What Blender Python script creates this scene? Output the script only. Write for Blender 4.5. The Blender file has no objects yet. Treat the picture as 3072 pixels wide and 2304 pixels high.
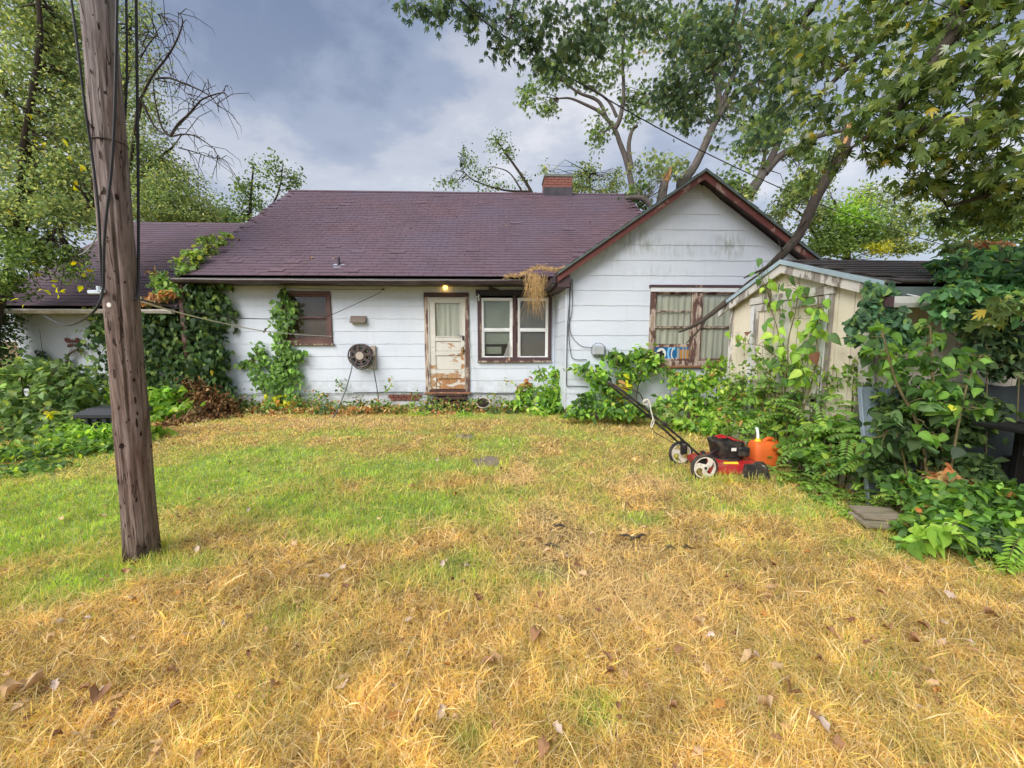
import bpy, math, random
import numpy as np
from mathutils import Vector, Matrix

# ------------------------------------------------------------------ camera, sky, sun, exposure
SC = bpy.context.scene
COL = SC.collection
F, CX, CY, H = 1200.0, 1536.0, 1152.0, 1.5          # focal length in pixels of the 3072 px wide photograph
PIT, YAW = math.radians(6.2), math.radians(-1.8)
cam = bpy.data.cameras.new('camera'); camo = bpy.data.objects.new('camera', cam); COL.objects.link(camo)
camo.location = (0, 0, H); camo.rotation_euler = (math.radians(90) - PIT, 0, YAW)
cam.sensor_width = 36; cam.lens = 36 * F / 3072; cam.clip_start = 0.05; cam.clip_end = 2000
SC.camera = camo
SUN_EL, SUN_DIR = math.radians(40), (-0.66, -0.75)     # the sun stands behind the camera, to the left
world = bpy.data.worlds.new('World'); SC.world = world; world.use_nodes = True
wn = world.node_tree.nodes; wl = world.node_tree.links; wn.clear()
def N(nodes, t, **kw):
    n = nodes.new(t)
    for k, v in kw.items(): setattr(n, k, v)
    return n
wo = N(wn, 'ShaderNodeOutputWorld'); wb = N(wn, 'ShaderNodeBackground'); wb.inputs[1].default_value = 0.088
sky = N(wn, 'ShaderNodeTexSky', sky_type='NISHITA', sun_disc=False)
sky.sun_elevation = SUN_EL; sky.sun_rotation = math.atan2(SUN_DIR[0], SUN_DIR[1]); sky.air_density = 1.0; sky.dust_density = 1.0
tc = N(wn, 'ShaderNodeTexCoord'); sep = N(wn, 'ShaderNodeSeparateXYZ'); wl.new(tc.outputs['Generated'], sep.inputs[0])
# cloud deck: the view direction projected on a high flat layer
zz = N(wn, 'ShaderNodeMath', operation='ADD'); zz.inputs[1].default_value = 0.35; wl.new(sep.outputs[2], zz.inputs[0])
zm = N(wn, 'ShaderNodeMath', operation='MAXIMUM'); zm.inputs[1].default_value = 0.12; wl.new(zz.outputs[0], zm.inputs[0])
dx = N(wn, 'ShaderNodeMath', operation='DIVIDE'); wl.new(sep.outputs[0], dx.inputs[0]); wl.new(zm.outputs[0], dx.inputs[1])
dy = N(wn, 'ShaderNodeMath', operation='DIVIDE'); wl.new(sep.outputs[1], dy.inputs[0]); wl.new(zm.outputs[0], dy.inputs[1])
cmb = N(wn, 'ShaderNodeCombineXYZ'); wl.new(dx.outputs[0], cmb.inputs[0]); wl.new(dy.outputs[0], cmb.inputs[1])
mp = N(wn, 'ShaderNodeMapping'); mp.inputs['Rotation'].default_value = (0, 0, math.radians(35)); mp.inputs['Scale'].default_value = (2.3, 2.9, 1); mp.inputs['Location'].default_value = (5.35, 3.0, 0)
wl.new(cmb.outputs[0], mp.inputs[0])
n1 = N(wn, 'ShaderNodeTexNoise'); n1.inputs['Scale'].default_value = 0.8; n1.inputs['Detail'].default_value = 7; n1.inputs['Roughness'].default_value = 0.56; n1.inputs['Distortion'].default_value = 0.12
wl.new(mp.outputs[0], n1.inputs['Vector'])
rp = N(wn, 'ShaderNodeValToRGB'); rp.color_ramp.interpolation = 'EASE'
CLOUD = [(0.33, (0.72, 0.95, 1.48)), (0.45, (1.30, 1.55, 2.10)), (0.55, (2.25, 2.38, 2.72)), (0.66, (3.35, 3.32, 3.45))]
el = rp.color_ramp.elements
el[0].position, el[0].color = CLOUD[0][0], (*CLOUD[0][1], 1); el[1].position, el[1].color = CLOUD[1][0], (*CLOUD[1][1], 1)
for p_, c_ in CLOUD[2:]:
    e_ = el.new(p_); e_.color = (*c_, 1)
wl.new(n1.outputs['Fac'], rp.inputs[0])
hz = N(wn, 'ShaderNodeMapRange'); hz.inputs[1].default_value = 0.62; hz.inputs[2].default_value = 0.0; hz.inputs[3].default_value = 0.0; hz.inputs[4].default_value = 0.62; wl.new(sep.outputs[2], hz.inputs[0])
hzm = N(wn, 'ShaderNodeMix', data_type='RGBA'); wl.new(hz.outputs[0], hzm.inputs[0]); wl.new(rp.outputs[0], hzm.inputs[6]); hzm.inputs[7].default_value = (2.75, 2.80, 2.98, 1)   # an overcast sky pales towards the horizon
mxs = N(wn, 'ShaderNodeMix', data_type='RGBA'); mxs.inputs[0].default_value = 0.80
skm = N(wn, 'ShaderNodeMix', data_type='RGBA', blend_type='MULTIPLY'); skm.inputs[0].default_value = 1; skm.inputs[7].default_value = (0.55, 0.55, 0.55, 1)
wl.new(sky.outputs[0], skm.inputs[6])
wl.new(skm.outputs[2], mxs.inputs[6]); wl.new(hzm.outputs[2], mxs.inputs[7])
wl.new(mxs.outputs[2], wb.inputs[0]); wl.new(wb.outputs[0], wo.inputs[0])
sl = bpy.data.lights.new('sun', 'SUN'); sl.energy = 1.5; sl.angle = math.radians(45); sl.color = (1.0, 0.95, 0.88)
so = bpy.data.objects.new('sun', sl); COL.objects.link(so)
_s = Vector((SUN_DIR[0], SUN_DIR[1], 0)).normalized() * math.cos(SUN_EL) + Vector((0, 0, math.sin(SUN_EL)))
so.rotation_euler = _s.to_track_quat('Z', 'Y').to_euler()
SC.view_settings.view_transform = 'Standard'; SC.view_settings.look = 'None'
SC.view_settings.exposure = 1.68; SC.view_settings.gamma = 1; SC.view_settings.use_curve_mapping = False
SC.cycles.max_bounces = 5; SC.cycles.diffuse_bounces = 3; SC.cycles.caustics_reflective = False; SC.cycles.caustics_refractive = False; SC.cycles.glossy_bounces = 3; SC.cycles.transmission_bounces = 4
SC.cycles.transparent_max_bounces = 6; SC.cycles.use_denoising = True; SC.cycles.use_adaptive_sampling = True; SC.cycles.adaptive_threshold = 0.03

# ------------------------------------------------------------------ measuring helpers
_fw = np.array([math.sin(-YAW) * math.cos(PIT), math.cos(YAW) * math.cos(PIT), -math.sin(PIT)])
_rt = np.array([math.cos(YAW), math.sin(YAW), 0.0]); _up = np.cross(_rt, _fw)
def P(u, v, X=None, Y=None, Z=None):
    """the point of the place that the photograph shows at pixel (u, v), on the plane X, Y or Z = const"""
    d = _fw + _rt * (u - CX) / F - _up * (v - CY) / F
    t = X / d[0] if X is not None else (Y / d[1] if Y is not None else (Z - H) / d[2])
    return np.array([0, 0, H]) + d * t
def in_view(p, m=0):
    q = np.asarray(p, float) - np.array([0, 0, H]); z = q @ _fw
    u = CX + F * (q @ _rt) / z; v = CY - F * (q @ _up) / z
    return z > 0 and -m < u < 3072 + m and -m < v < 2304 + m
R0 = random.Random(7)

# ------------------------------------------------------------------ building helpers
WT = {}
def tag(o, label=None, cat=None, group=None, kind=None):
    if label: o['label'] = label
    if cat: o['category'] = cat
    if group: o['group'] = group
    if kind: o['kind'] = kind
    return o
def link(name, data, parent=None, loc=(0, 0, 0)):
    o = bpy.data.objects.new(name, data); COL.objects.link(o)
    b = WT.get(parent.name, Vector((0, 0, 0))) if parent else Vector((0, 0, 0))
    o.location = Vector(loc) - b; WT[o.name] = Vector(loc)
    if parent: o.parent = parent
    return o
def thing(name, loc, label, cat, group=None):
    o = link(name, None, None, loc); o.empty_display_size = 0.2
    return tag(o, label, cat, group)
class MB:
    def __init__(s): s.v = []; s.f = []
    def add(s, vs, fs):
        n = len(s.v); s.v.extend([tuple(map(float, p)) for p in vs]); s.f.extend([tuple(n + i for i in f) for f in fs]); return s
    def box(s, x0, x1, y0, y1, z0, z1, c=0.0):
        x0, x1 = min(x0, x1), max(x0, x1); y0, y1 = min(y0, y1), max(y0, y1); z0, z1 = min(z0, z1), max(z0, z1)
        return s.obox(((x0 + x1) / 2, (y0 + y1) / 2, (z0 + z1) / 2), (x1 - x0, y1 - y0, z1 - z0), c=c)
    def obox(s, ctr, size, M=None, c=0.0):
        """box of a given size, optionally turned by matrix M, with chamfered edges c"""
        h = [q / 2 for q in size]; vs = []; fs = []
        if c <= 0:
            vs = [(sx * h[0], sy * h[1], sz * h[2]) for sx in (-1, 1) for sy in (-1, 1) for sz in (-1, 1)]
            fs = [(0, 1, 3, 2), (4, 6, 7, 5), (0, 4, 5, 1), (2, 3, 7, 6), (0, 2, 6, 4), (1, 5, 7, 3)]
        else:
            c = min(c, min(h) * 0.9); idx = {}
            for a in range(3):
                for sx in (-1, 1):
                    for sy in (-1, 1):
                        for sz in (-1, 1):
                            sg = (sx, sy, sz); p = [sg[k] * (h[k] if k == a else h[k] - c) for k in range(3)]
                            idx[(a, sx, sy, sz)] = len(vs); vs.append(tuple(p))
            for a in range(3):
                b, d = [k for k in range(3) if k != a]
                for sgn in (-1, 1):
                    q = []
                    for t1, t2 in ((-1, -1), (1, -1), (1, 1), (-1, 1)):
                        g = [0, 0, 0]; g[a] = sgn; g[b] = t1; g[d] = t2; q.append(idx[(a, *g)])
                    fs.append(tuple(q))
            for a in range(3):
                b, d = [k for k in range(3) if k != a]
                for t1 in (-1, 1):
                    for t2 in (-1, 1):
                        def k_(ax, e):
                            g = [0, 0, 0]; g[a] = e; g[b] = t1; g[d] = t2; return idx[(ax, *g)]
                        fs.append((k_(b, -1), k_(b, 1), k_(d, 1), k_(d, -1)))
            for sx in (-1, 1):
                for sy in (-1, 1):
                    for sz in (-1, 1): fs.append((idx[(0, sx, sy, sz)], idx[(1, sx, sy, sz)], idx[(2, sx, sy, sz)]))
        if M is not None: vs = [M @ Vector(p) for p in vs]
        return s.add([(p[0] + ctr[0], p[1] + ctr[1], p[2] + ctr[2]) for p in vs], fs)
    def prism(s, poly, y0, y1, ax=1):
        """extrude a polygon of (a, b) along axis ax; for ax=1 the polygon lies in x, z"""
        n = len(poly)
        def mk(p, y): return {0: (y, p[0], p[1]), 1: (p[0], y, p[1]), 2: (p[0], p[1], y)}[ax]
        return s.add([mk(p, y0) for p in poly] + [mk(p, y1) for p in poly],
                     [tuple(range(n)), tuple(range(2 * n - 1, n - 1, -1))] + [(i, (i + 1) % n, n + (i + 1) % n, n + i) for i in range(n)])
    def tube(s, pts, rad, n=8, cap=True):
        pts = [Vector(p) for p in pts]
        if not hasattr(rad, '__len__'): rad = [rad] * len(pts)
        vs = []; fs = []; ref = None
        for i, p in enumerate(pts):
            t = (pts[min(i + 1, len(pts) - 1)] - pts[max(i - 1, 0)])
            t = t.normalized() if t.length > 1e-9 else Vector((0, 0, 1))
            if ref is None: ref = t.orthogonal().normalized()
            ref = (ref - t * ref.dot(t)); ref = ref.normalized() if ref.length > 1e-6 else t.orthogonal().normalized()
            b = t.cross(ref)
            for k in range(n):
                a = 2 * math.pi * k / n; vs.append(p + (ref * math.cos(a) + b * math.sin(a)) * rad[i])
        for i in range(len(pts) - 1):
            for k in range(n): fs.append((i * n + k, i * n + (k + 1) % n, (i + 1) * n + (k + 1) % n, (i + 1) * n + k))
        if cap: fs.append(tuple(range(n - 1, -1, -1))); fs.append(tuple((len(pts) - 1) * n + k for k in range(n)))
        return s.add(vs, fs)
    def disc(s, c, ax, r, t, n=20, r2=None):
        """flat cylinder (or ring when r2 is given) centred on c along axis vector ax"""
        ax = Vector(ax).normalized(); c = Vector(c); e1 = ax.orthogonal().normalized(); e2 = ax.cross(e1); vs = []; fs = []
        rr = [r] if r2 is None else [r, r2]
        for q in rr:
            for sg in (-1, 1):
                for k in range(n):
                    a = 2 * math.pi * k / n; vs.append(c + ax * sg * t / 2 + (e1 * math.cos(a) + e2 * math.sin(a)) * q)
        for k in range(n):
            j = (k + 1) % n; fs.append((k, j, n + j, n + k))
            if r2 is not None:
                fs += [(2 * n + k, 3 * n + k, 3 * n + j, 2 * n + j), (k, 2 * n + k, 2 * n + j, j), (n + k, n + j, 3 * n + j, 3 * n + k)]
        if r2 is None: fs += [tuple(range(n - 1, -1, -1)), tuple(n + k for k in range(n))]
        return s.add(vs, fs)
    def torus(s, c, ax, R, r, n=28, m=8):
        ax = Vector(ax).normalized(); c = Vector(c); e1 = ax.orthogonal().normalized(); e2 = ax.cross(e1); vs = []; fs = []
        for i in range(n):
            a = 2 * math.pi * i / n; d = e1 * math.cos(a) + e2 * math.sin(a)
            for j in range(m):
                b = 2 * math.pi * j / m; vs.append(c + d * (R + r * math.cos(b)) + ax * r * math.sin(b))
        for i in range(n):
            for j in range(m): fs.append((i * m + j, ((i + 1) % n) * m + j, ((i + 1) % n) * m + (j + 1) % m, i * m + (j + 1) % m))
        return s.add(vs, fs)
    def lathe(s, c, prof, n=20):
        vs = []; fs = []
        for r, z in prof:
            for k in range(n):
                a = 2 * math.pi * k / n; vs.append((c[0] + r * math.cos(a), c[1] + r * math.sin(a), c[2] + z))
        for i in range(len(prof) - 1):
            for k in range(n): fs.append((i * n + k, i * n + (k + 1) % n, (i + 1) * n + (k + 1) % n, (i + 1) * n + k))
        fs += [tuple(range(n - 1, -1, -1)), tuple((len(prof) - 1) * n + k for k in range(n))]
        return s.add(vs, fs)
    def mesh(s, name, mat, smooth=False):
        m = bpy.data.meshes.new(name); m.from_pydata(s.v, [], s.f); m.materials.append(mat)
        if smooth:
            m.polygons.foreach_set('use_smooth', [True] * len(m.polygons))
            try: m.set_sharp_from_angle(angle=math.radians(38))
            except Exception: pass
        m.update(); return m
    def build(s, name, mat, parent=None, label=None, cat=None, group=None, kind=None, smooth=False):
        return tag(link(name, s.mesh(name, mat, smooth), parent), label, cat, group, kind)
def curve(pts, n=6):
    """Catmull-Rom through pts"""
    p = [np.array(q, float) for q in pts]; p = [2 * p[0] - p[1]] + p + [2 * p[-1] - p[-2]]; out = []
    for i in range(1, len(p) - 2):
        for k in range(n):
            t = k / n; out.append(0.5 * ((2 * p[i]) + (-p[i-1] + p[i+1]) * t + (2*p[i-1] - 5*p[i] + 4*p[i+1] - p[i+2]) * t*t + (-p[i-1] + 3*p[i] - 3*p[i+1] + p[i+2]) * t**3))
    out.append(p[-2]); return out
def lerp(a, b, t): return a + (b - a) * t
def rot(x=0, y=0, z=0): return Matrix.Rotation(z, 3, 'Z') @ Matrix.Rotation(y, 3, 'Y') @ Matrix.Rotation(x, 3, 'X')

# ------------------------------------------------------------------ materials
def newmat(name):
    m = bpy.data.materials.new(name); m.use_nodes = True; nt = m.node_tree; return m, nt.nodes, nt.links, nt.nodes['Principled BSDF']
def vec(ns, ls, stretch=(1, 1, 1)):
    g = N(ns, 'ShaderNodeNewGeometry'); mpn = N(ns, 'ShaderNodeMapping'); mpn.inputs['Scale'].default_value = stretch
    ls.new(g.outputs['Position'], mpn.inputs[0]); return mpn.outputs[0]
def noise(ns, ls, v, scale, detail=4, rough=0.55, dist=0.0):
    t = N(ns, 'ShaderNodeTexNoise'); t.inputs['Scale'].default_value = scale; t.inputs['Detail'].default_value = detail
    t.inputs['Roughness'].default_value = rough; t.inputs['Distortion'].default_value = dist; ls.new(v, t.inputs['Vector']); return t.outputs['Fac']
def ramp(ns, ls, f, stops):
    r = N(ns, 'ShaderNodeValToRGB'); e = r.color_ramp.elements
    while len(e) < len(stops): e.new(0.5)
    for i, (p_, c_) in enumerate(stops):
        e[i].position = p_; e[i].color = (*c_, 1) if hasattr(c_, '__len__') else (c_, c_, c_, 1)
    ls.new(f, r.inputs[0]); return r.outputs[0]
def mixc(ns, ls, f, a, b, mode='MIX'):
    m = N(ns, 'ShaderNodeMix', data_type='RGBA', blend_type=mode)
    for sock, val in ((m.inputs[0], f), (m.inputs[6], a), (m.inputs[7], b)):
        if isinstance(val, (int, float)): sock.default_value = val
        elif isinstance(val, tuple): sock.default_value = (*val, 1)
        else: ls.new(val, sock)
    return m.outputs[2]
def math_(ns, ls, op, a, b):
    m = N(ns, 'ShaderNodeMath', operation=op)
    for sock, val in ((m.inputs[0], a), (m.inputs[1], b)):
        if isinstance(val, (int, float)): sock.default_value = val
        else: ls.new(val, sock)
    return m.outputs[0]
def bump(ns, ls, bs, h, strength=0.4, dist=0.01):
    b = N(ns, 'ShaderNodeBump'); b.inputs['Strength'].default_value = strength; b.inputs['Distance'].default_value = dist
    ls.new(h, b.inputs['Height']); ls.new(b.outputs[0], bs.inputs['Normal'])
def plain(name, c, rough=0.6, var=0.15, scale=6.0, stretch=(1, 1, 1), bmp=0.2, metal=0.0, spec=0.4, dirt=None, dscale=3.0, damt=0.6):
    """a coloured surface with uneven tone, fine relief and optional dirt patches"""
    m, ns, ls, bs = newmat(name); v = vec(ns, ls, stretch); f = noise(ns, ls, v, scale, 5)
    lo = tuple(x * (1 - var) for x in c); hi = tuple(min(1, x * (1 + var)) for x in c)
    col = ramp(ns, ls, f, [(0.3, lo), (0.7, hi)])
    if dirt:
        d = ramp(ns, ls, noise(ns, ls, v, dscale, 6, 0.65), [(0.48, 0.0), (0.72, damt)]); col = mixc(ns, ls, d, col, dirt)
    ls.new(col, bs.inputs['Base Color']); bs.inputs['Roughness'].default_value = rough; bs.inputs['Metallic'].default_value = metal
    bs.inputs['Specular IOR Level'].default_value = spec
    if bmp: bump(ns, ls, bs, noise(ns, ls, v, scale * 6, 4), bmp, 0.004)
    return m
def peel(name, paint, wood, thr=0.55, scale=5.0, stretch=(1, 1, 0.25), zlo=None, zhi=None, zamt=0.0, rough=0.65, wood2=None):
    """old paint flaking off wood; the flaking may grow towards height zlo"""
    m, ns, ls, bs = newmat(name); v = vec(ns, ls, stretch); v1 = vec(ns, ls, (1, 1, 1))
    f = noise(ns, ls, v, scale, 7, 0.62, 0.3)
    if zlo is not None:
        sp = N(ns, 'ShaderNodeSeparateXYZ'); ls.new(v1, sp.inputs[0])
        mr = N(ns, 'ShaderNodeMapRange'); mr.inputs[1].default_value = zhi; mr.inputs[2].default_value = zlo; mr.inputs[3].default_value = 0; mr.inputs[4].default_value = zamt
        ls.new(sp.outputs[2], mr.inputs[0]); f = math_(ns, ls, 'ADD', f, mr.outputs[0])
    k = ramp(ns, ls, f, [(thr, 0.0), (thr + 0.035, 1.0)])
    g = noise(ns, ls, vec(ns, ls, (14, 14, 1.2)), 3.0, 4)
    wc = ramp(ns, ls, g, [(0.3, tuple(x * 0.55 for x in wood)), (0.7, wood2 or tuple(x * 1.25 for x in wood))])
    pc = ramp(ns, ls, noise(ns, ls, v1, 4.0, 5), [(0.3, tuple(x * 0.84 for x in paint)), (0.7, paint)])
    ls.new(mixc(ns, ls, k, pc, wc), bs.inputs['Base Color']); bs.inputs['Roughness'].default_value = rough
    inv = math_(ns, ls, 'SUBTRACT', 1.0, k); bump(ns, ls, bs, math_(ns, ls, 'ADD', inv, math_(ns, ls, 'MULTIPLY', g, 0.4)), 0.6, 0.003)
    return m
def leafmat(name, trans=0.5, rough=0.5, spec=0.35):
    m, ns, ls, bs = newmat(name); at = N(ns, 'ShaderNodeAttribute', attribute_name='col')
    ls.new(at.outputs['Color'], bs.inputs['Base Color']); bs.inputs['Roughness'].default_value = rough; bs.inputs['Specular IOR Level'].default_value = spec
    tr = N(ns, 'ShaderNodeBsdfTranslucent'); hs = N(ns, 'ShaderNodeHueSaturation'); hs.inputs['Value'].default_value = 1.25; hs.inputs['Saturation'].default_value = 1.1; hs.inputs['Hue'].default_value = 0.49
    ls.new(at.outputs['Color'], hs.inputs['Color']); ls.new(hs.outputs[0], tr.inputs[0])
    mx = N(ns, 'ShaderNodeMixShader'); mx.inputs[0].default_value = trans; ls.new(bs.outputs[0], mx.inputs[1]); ls.new(tr.outputs[0], mx.inputs[2])
    ls.new(mx.outputs[0], ns['Material Output'].inputs[0]); return m
M = {}
def siding(name, stain):
    m, ns, ls, bs = newmat(name); v = vec(ns, ls); base = ramp(ns, ls, noise(ns, ls, v, 1.3, 5), [(0.3, (0.59, 0.65, 0.755)), (0.7, (0.655, 0.71, 0.80))])
    st = noise(ns, ls, vec(ns, ls, (5, 5, 0.5)), 2.2, 5)
    base = mixc(ns, ls, ramp(ns, ls, st, [(0.55, 0.0), (0.8, 0.22)]), base, (0.42, 0.42, 0.36))
    ch = noise(ns, ls, v, 38, 3); base = mixc(ns, ls, ramp(ns, ls, ch, [(0.735, 0.0), (0.76, 0.6)]), base, (0.35, 0.33, 0.32))
    spz = N(ns, 'ShaderNodeSeparateXYZ'); ls.new(v, spz.inputs[0])
    sm = N(ns, 'ShaderNodeMapRange'); sm.inputs[1].default_value = 0.75; sm.inputs[2].default_value = 0.05; sm.inputs[3].default_value = 0; sm.inputs[4].default_value = 1; ls.new(spz.outputs[2], sm.inputs[0])
    sp_ = math_(ns, ls, 'MULTIPLY', sm.outputs[0], ramp(ns, ls, noise(ns, ls, v, 7, 6, 0.65), [(0.40, 0.0), (0.68, 0.75)]))
    base = mixc(ns, ls, sp_, base, (0.30, 0.26, 0.19))
    if stain:                                                   # mildew on the gable, with its own places
        for (sx, sz, rx, rz, amt) in ((2.55, 3.30, 0.55, 0.30, 0.75), (4.25, 3.25, 0.42, 0.30, 0.85), (3.35, 3.15, 0.7, 0.2, 0.45), (1.95, 3.0, 0.5, 0.22, 0.3), (3.0, 2.75, 0.9, 0.15, 0.3)):
            cx_ = math_(ns, ls, 'MULTIPLY', math_(ns, ls, 'SUBTRACT', spz.outputs[0], sx), 1 / rx); cz_ = math_(ns, ls, 'MULTIPLY', math_(ns, ls, 'SUBTRACT', spz.outputs[2], sz), 1 / rz)
            d2 = math_(ns, ls, 'ADD', math_(ns, ls, 'MULTIPLY', cx_, cx_), math_(ns, ls, 'MULTIPLY', cz_, cz_))
            k = math_(ns, ls, 'MAXIMUM', math_(ns, ls, 'SUBTRACT', 1.0, d2), 0.0)
            k = math_(ns, ls, 'MULTIPLY', k, ramp(ns, ls, noise(ns, ls, vec(ns, ls, (9, 9, 2.2)), 1.6, 6, 0.65), [(0.42, 0.0), (0.66, amt)]))
            base = mixc(ns, ls, k, base, (0.25, 0.28, 0.23))
    ls.new(base, bs.inputs['Base Color']); bs.inputs['Roughness'].default_value = 0.55; bs.inputs['Specular IOR Level'].default_value = 0.3
    bump(ns, ls, bs, noise(ns, ls, vec(ns, ls, (60, 60, 3)), 1.5, 3), 0.25, 0.003); return m
M['siding'] = siding('white_siding', False); M['siding_gable'] = siding('white_siding_mildew', True)
def roofmat(name, c, c2, dark):
    m, ns, ls, bs = newmat(name); v = vec(ns, ls)
    sn = N(ns, 'ShaderNodeVectorMath', operation='SNAP'); sn.inputs[1].default_value = (0.152, 5.0, 0.0797); ls.new(v, sn.inputs[0])
    wnz = N(ns, 'ShaderNodeTexWhiteNoise', noise_dimensions='3D'); ls.new(sn.outputs[0], wnz.inputs['Vector'])
    oi = N(ns, 'ShaderNodeObjectInfo')
    col = ramp(ns, ls, wnz.outputs['Value'], [(0.0, tuple(x * 0.86 for x in c)), (1.0, tuple(x * 1.12 for x in c))])
    col = mixc(ns, ls, ramp(ns, ls, noise(ns, ls, v, 0.55, 5), [(0.35, 0.0), (0.68, 1.0)]), col, c2)
    col = mixc(ns, ls, ramp(ns, ls, noise(ns, ls, vec(ns, ls, (1.2, 1, 0.4)), 1.2, 6, 0.6), [(0.5, 0.0), (0.75, 0.55)]), col, dark)
    gr = noise(ns, ls, v, 190, 2); col = mixc(ns, ls, 0.35, col, ramp(ns, ls, gr, [(0.35, 0.35), (0.65, 1.0)]), 'MULTIPLY')
    ls.new(col, bs.inputs['Base Color']); bs.inputs['Roughness'].default_value = 0.8; bs.inputs['Specular IOR Level'].default_value = 0.25
    bump(ns, ls, bs, gr, 0.5, 0.004); return m
M['shingle'] = roofmat('purple_brown_shingle', (0.150, 0.096, 0.116), (0.140, 0.106, 0.145), (0.100, 0.075, 0.094))
M['shed_shingle'] = roofmat('dark_grey_shingle', (0.11, 0.095, 0.09), (0.08, 0.07, 0.07), (0.04, 0.035, 0.035))
M['brown_trim'] = peel('brown_trim', (0.075, 0.042, 0.048), (0.42, 0.27, 0.17), 0.64, 6, (1, 1, 0.3))
M['worn_trim'] = peel('worn_brown_trim', (0.12, 0.06, 0.05), (0.34, 0.20, 0.12), 0.49, 8, (1, 1, 0.3), wood2=(0.58, 0.50, 0.43))
M['grill'] = plain('shaded_black_metal', (0.008, 0.008, 0.009), 0.55, 0.3, 6, spec=0.25)  # grill black set darker, the shade around the grill is in its colour
M['rust_trim'] = peel('rusty_brown_sill', (0.26, 0.12, 0.06), (0.45, 0.26, 0.13), 0.6, 7, (1, 1, 1))
M['window_brown'] = plain('brown_window_paint', (0.115, 0.058, 0.052), 0.5, 0.25, 5, dirt=(0.25, 0.17, 0.13), damt=0.3)
M['rake_red'] = peel('red_rake_board', (0.15, 0.042, 0.036), (0.30, 0.20, 0.16), 0.58, 6, (0.8, 1, 0.8))
M['gutter'] = plain('dark_brown_gutter', (0.036, 0.022, 0.026), 0.45, 0.2, 4, spec=0.5, dirt=(0.16, 0.13, 0.11), damt=0.35)
M['fascia_black'] = plain('black_fascia', (0.022, 0.02, 0.024), 0.6, 0.4, 6, dirt=(0.18, 0.17, 0.17), dscale=5, damt=0.25)
M['straw'] = plain('dry_straw', (0.60, 0.41, 0.19), 0.85, 0.35, 14, bmp=0)
M['gutter_lip'] = plain('pale_gutter_lip', (0.45, 0.43, 0.42), 0.5, 0.15, 8, dirt=(0.2, 0.16, 0.12), damt=0.6)
M['cream_gutter'] = plain('cream_gutter', (0.52, 0.48, 0.44), 0.5, 0.15, 5, dirt=(0.12, 0.09, 0.07), damt=0.75)
M['vinyl'] = plain('white_vinyl', (0.78, 0.80, 0.82), 0.4, 0.05, 4, bmp=0.05, dirt=(0.4, 0.36, 0.3), dscale=6, damt=0.25)
M['door'] = peel('peeling_white_door', (0.66, 0.645, 0.60), (0.42, 0.22, 0.10), 0.66, 4.2, (0.7, 0.7, 2.2), 0.35, 1.75, 0.20, wood2=(0.55, 0.33, 0.17))
M['door_low'] = peel('worn_door_bottom', (0.68, 0.66, 0.60), (0.42, 0.19, 0.075), 0.45, 5, (0.7, 0.7, 1.6), wood2=(0.5, 0.27, 0.12))
M['curtain'] = plain('cream_curtain', (0.84, 0.81, 0.73), 0.85, 0.12, 3, (4, 4, 0.3), 0.0)
M['curtain_b'] = plain('white_lace_curtain', (0.86, 0.83, 0.75), 0.85, 0.12, 3, (6, 6, 0.3), 0.0)
M['blind'] = plain('grey_blind', (0.40, 0.43, 0.37), 0.7, 0.1, 3, bmp=0)
M['blind_dark'] = plain('dark_grey_blind', (0.24, 0.22, 0.215), 0.7, 0.12, 3, bmp=0)
M['brownboard'] = plain('brown_board_behind_glass', (0.13, 0.075, 0.055), 0.6, 0.35, 2.5, bmp=0)
M['dark'] = plain('dark_interior', (0.03, 0.028, 0.026), 0.9, 0.3, 2, bmp=0)
def glass():
    m, ns, ls, bs = newmat('window_glass')
    tr = N(ns, 'ShaderNodeBsdfTransparent'); tr.inputs[0].default_value = (0.93, 0.95, 0.93, 1); gl = N(ns, 'ShaderNodeBsdfGlossy'); gl.inputs['Roughness'].default_value = 0.06; gl.inputs['Color'].default_value = (0.8, 0.85, 0.9, 1)
    fr = N(ns, 'ShaderNodeFresnel'); fr.inputs[0].default_value = 1.5
    k = math_(ns, ls, 'ADD', math_(ns, ls, 'MULTIPLY', fr.outputs[0], 0.55), 0.015); mx = N(ns, 'ShaderNodeMixShader')
    ls.new(k, mx.inputs[0]); ls.new(tr.outputs[0], mx.inputs[1]); ls.new(gl.outputs[0], mx.inputs[2]); ls.new(mx.outputs[0], ns['Material Output'].inputs[0]); return m
M['glass'] = glass()
M['brick'] = plain('red_chimney_brick', (0.24, 0.095, 0.075), 0.85, 0.35, 3.0, bmp=0.5, dirt=(0.10, 0.05, 0.05), damt=0.6)
M['brick_dark'] = plain('dark_foundation_brick', (0.20, 0.075, 0.055), 0.85, 0.3, 6, bmp=0.5)
M['mortar'] = plain('mortar', (0.17, 0.11, 0.095), 0.9, 0.2, 8)
M['concrete'] = plain('weathered_concrete', (0.22, 0.175, 0.145), 0.9, 0.25, 6, bmp=0.5, dirt=(0.10, 0.09, 0.06), damt=0.7)
M['cap'] = plain('green_grey_chimney_cap', (0.15, 0.17, 0.15), 0.8, 0.2, 6)
M['flash'] = plain('dark_lead_flashing', (0.05, 0.045, 0.055), 0.5, 0.3, 4)
M['galv'] = plain('galvanised_metal', (0.52, 0.58, 0.65), 0.42, 0.12, 5, metal=0.6)
M['grey_box'] = plain('grey_plastic_box', (0.36, 0.39, 0.42), 0.5, 0.1, 5)
M['vent'] = plain('brown_metal_vent', (0.16, 0.125, 0.10), 0.45, 0.1, 5)
M['black'] = plain('black_metal', (0.018, 0.018, 0.02), 0.5, 0.3, 6, spec=0.4, dirt=(0.16, 0.12, 0.08), dscale=12, damt=0.5)
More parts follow.
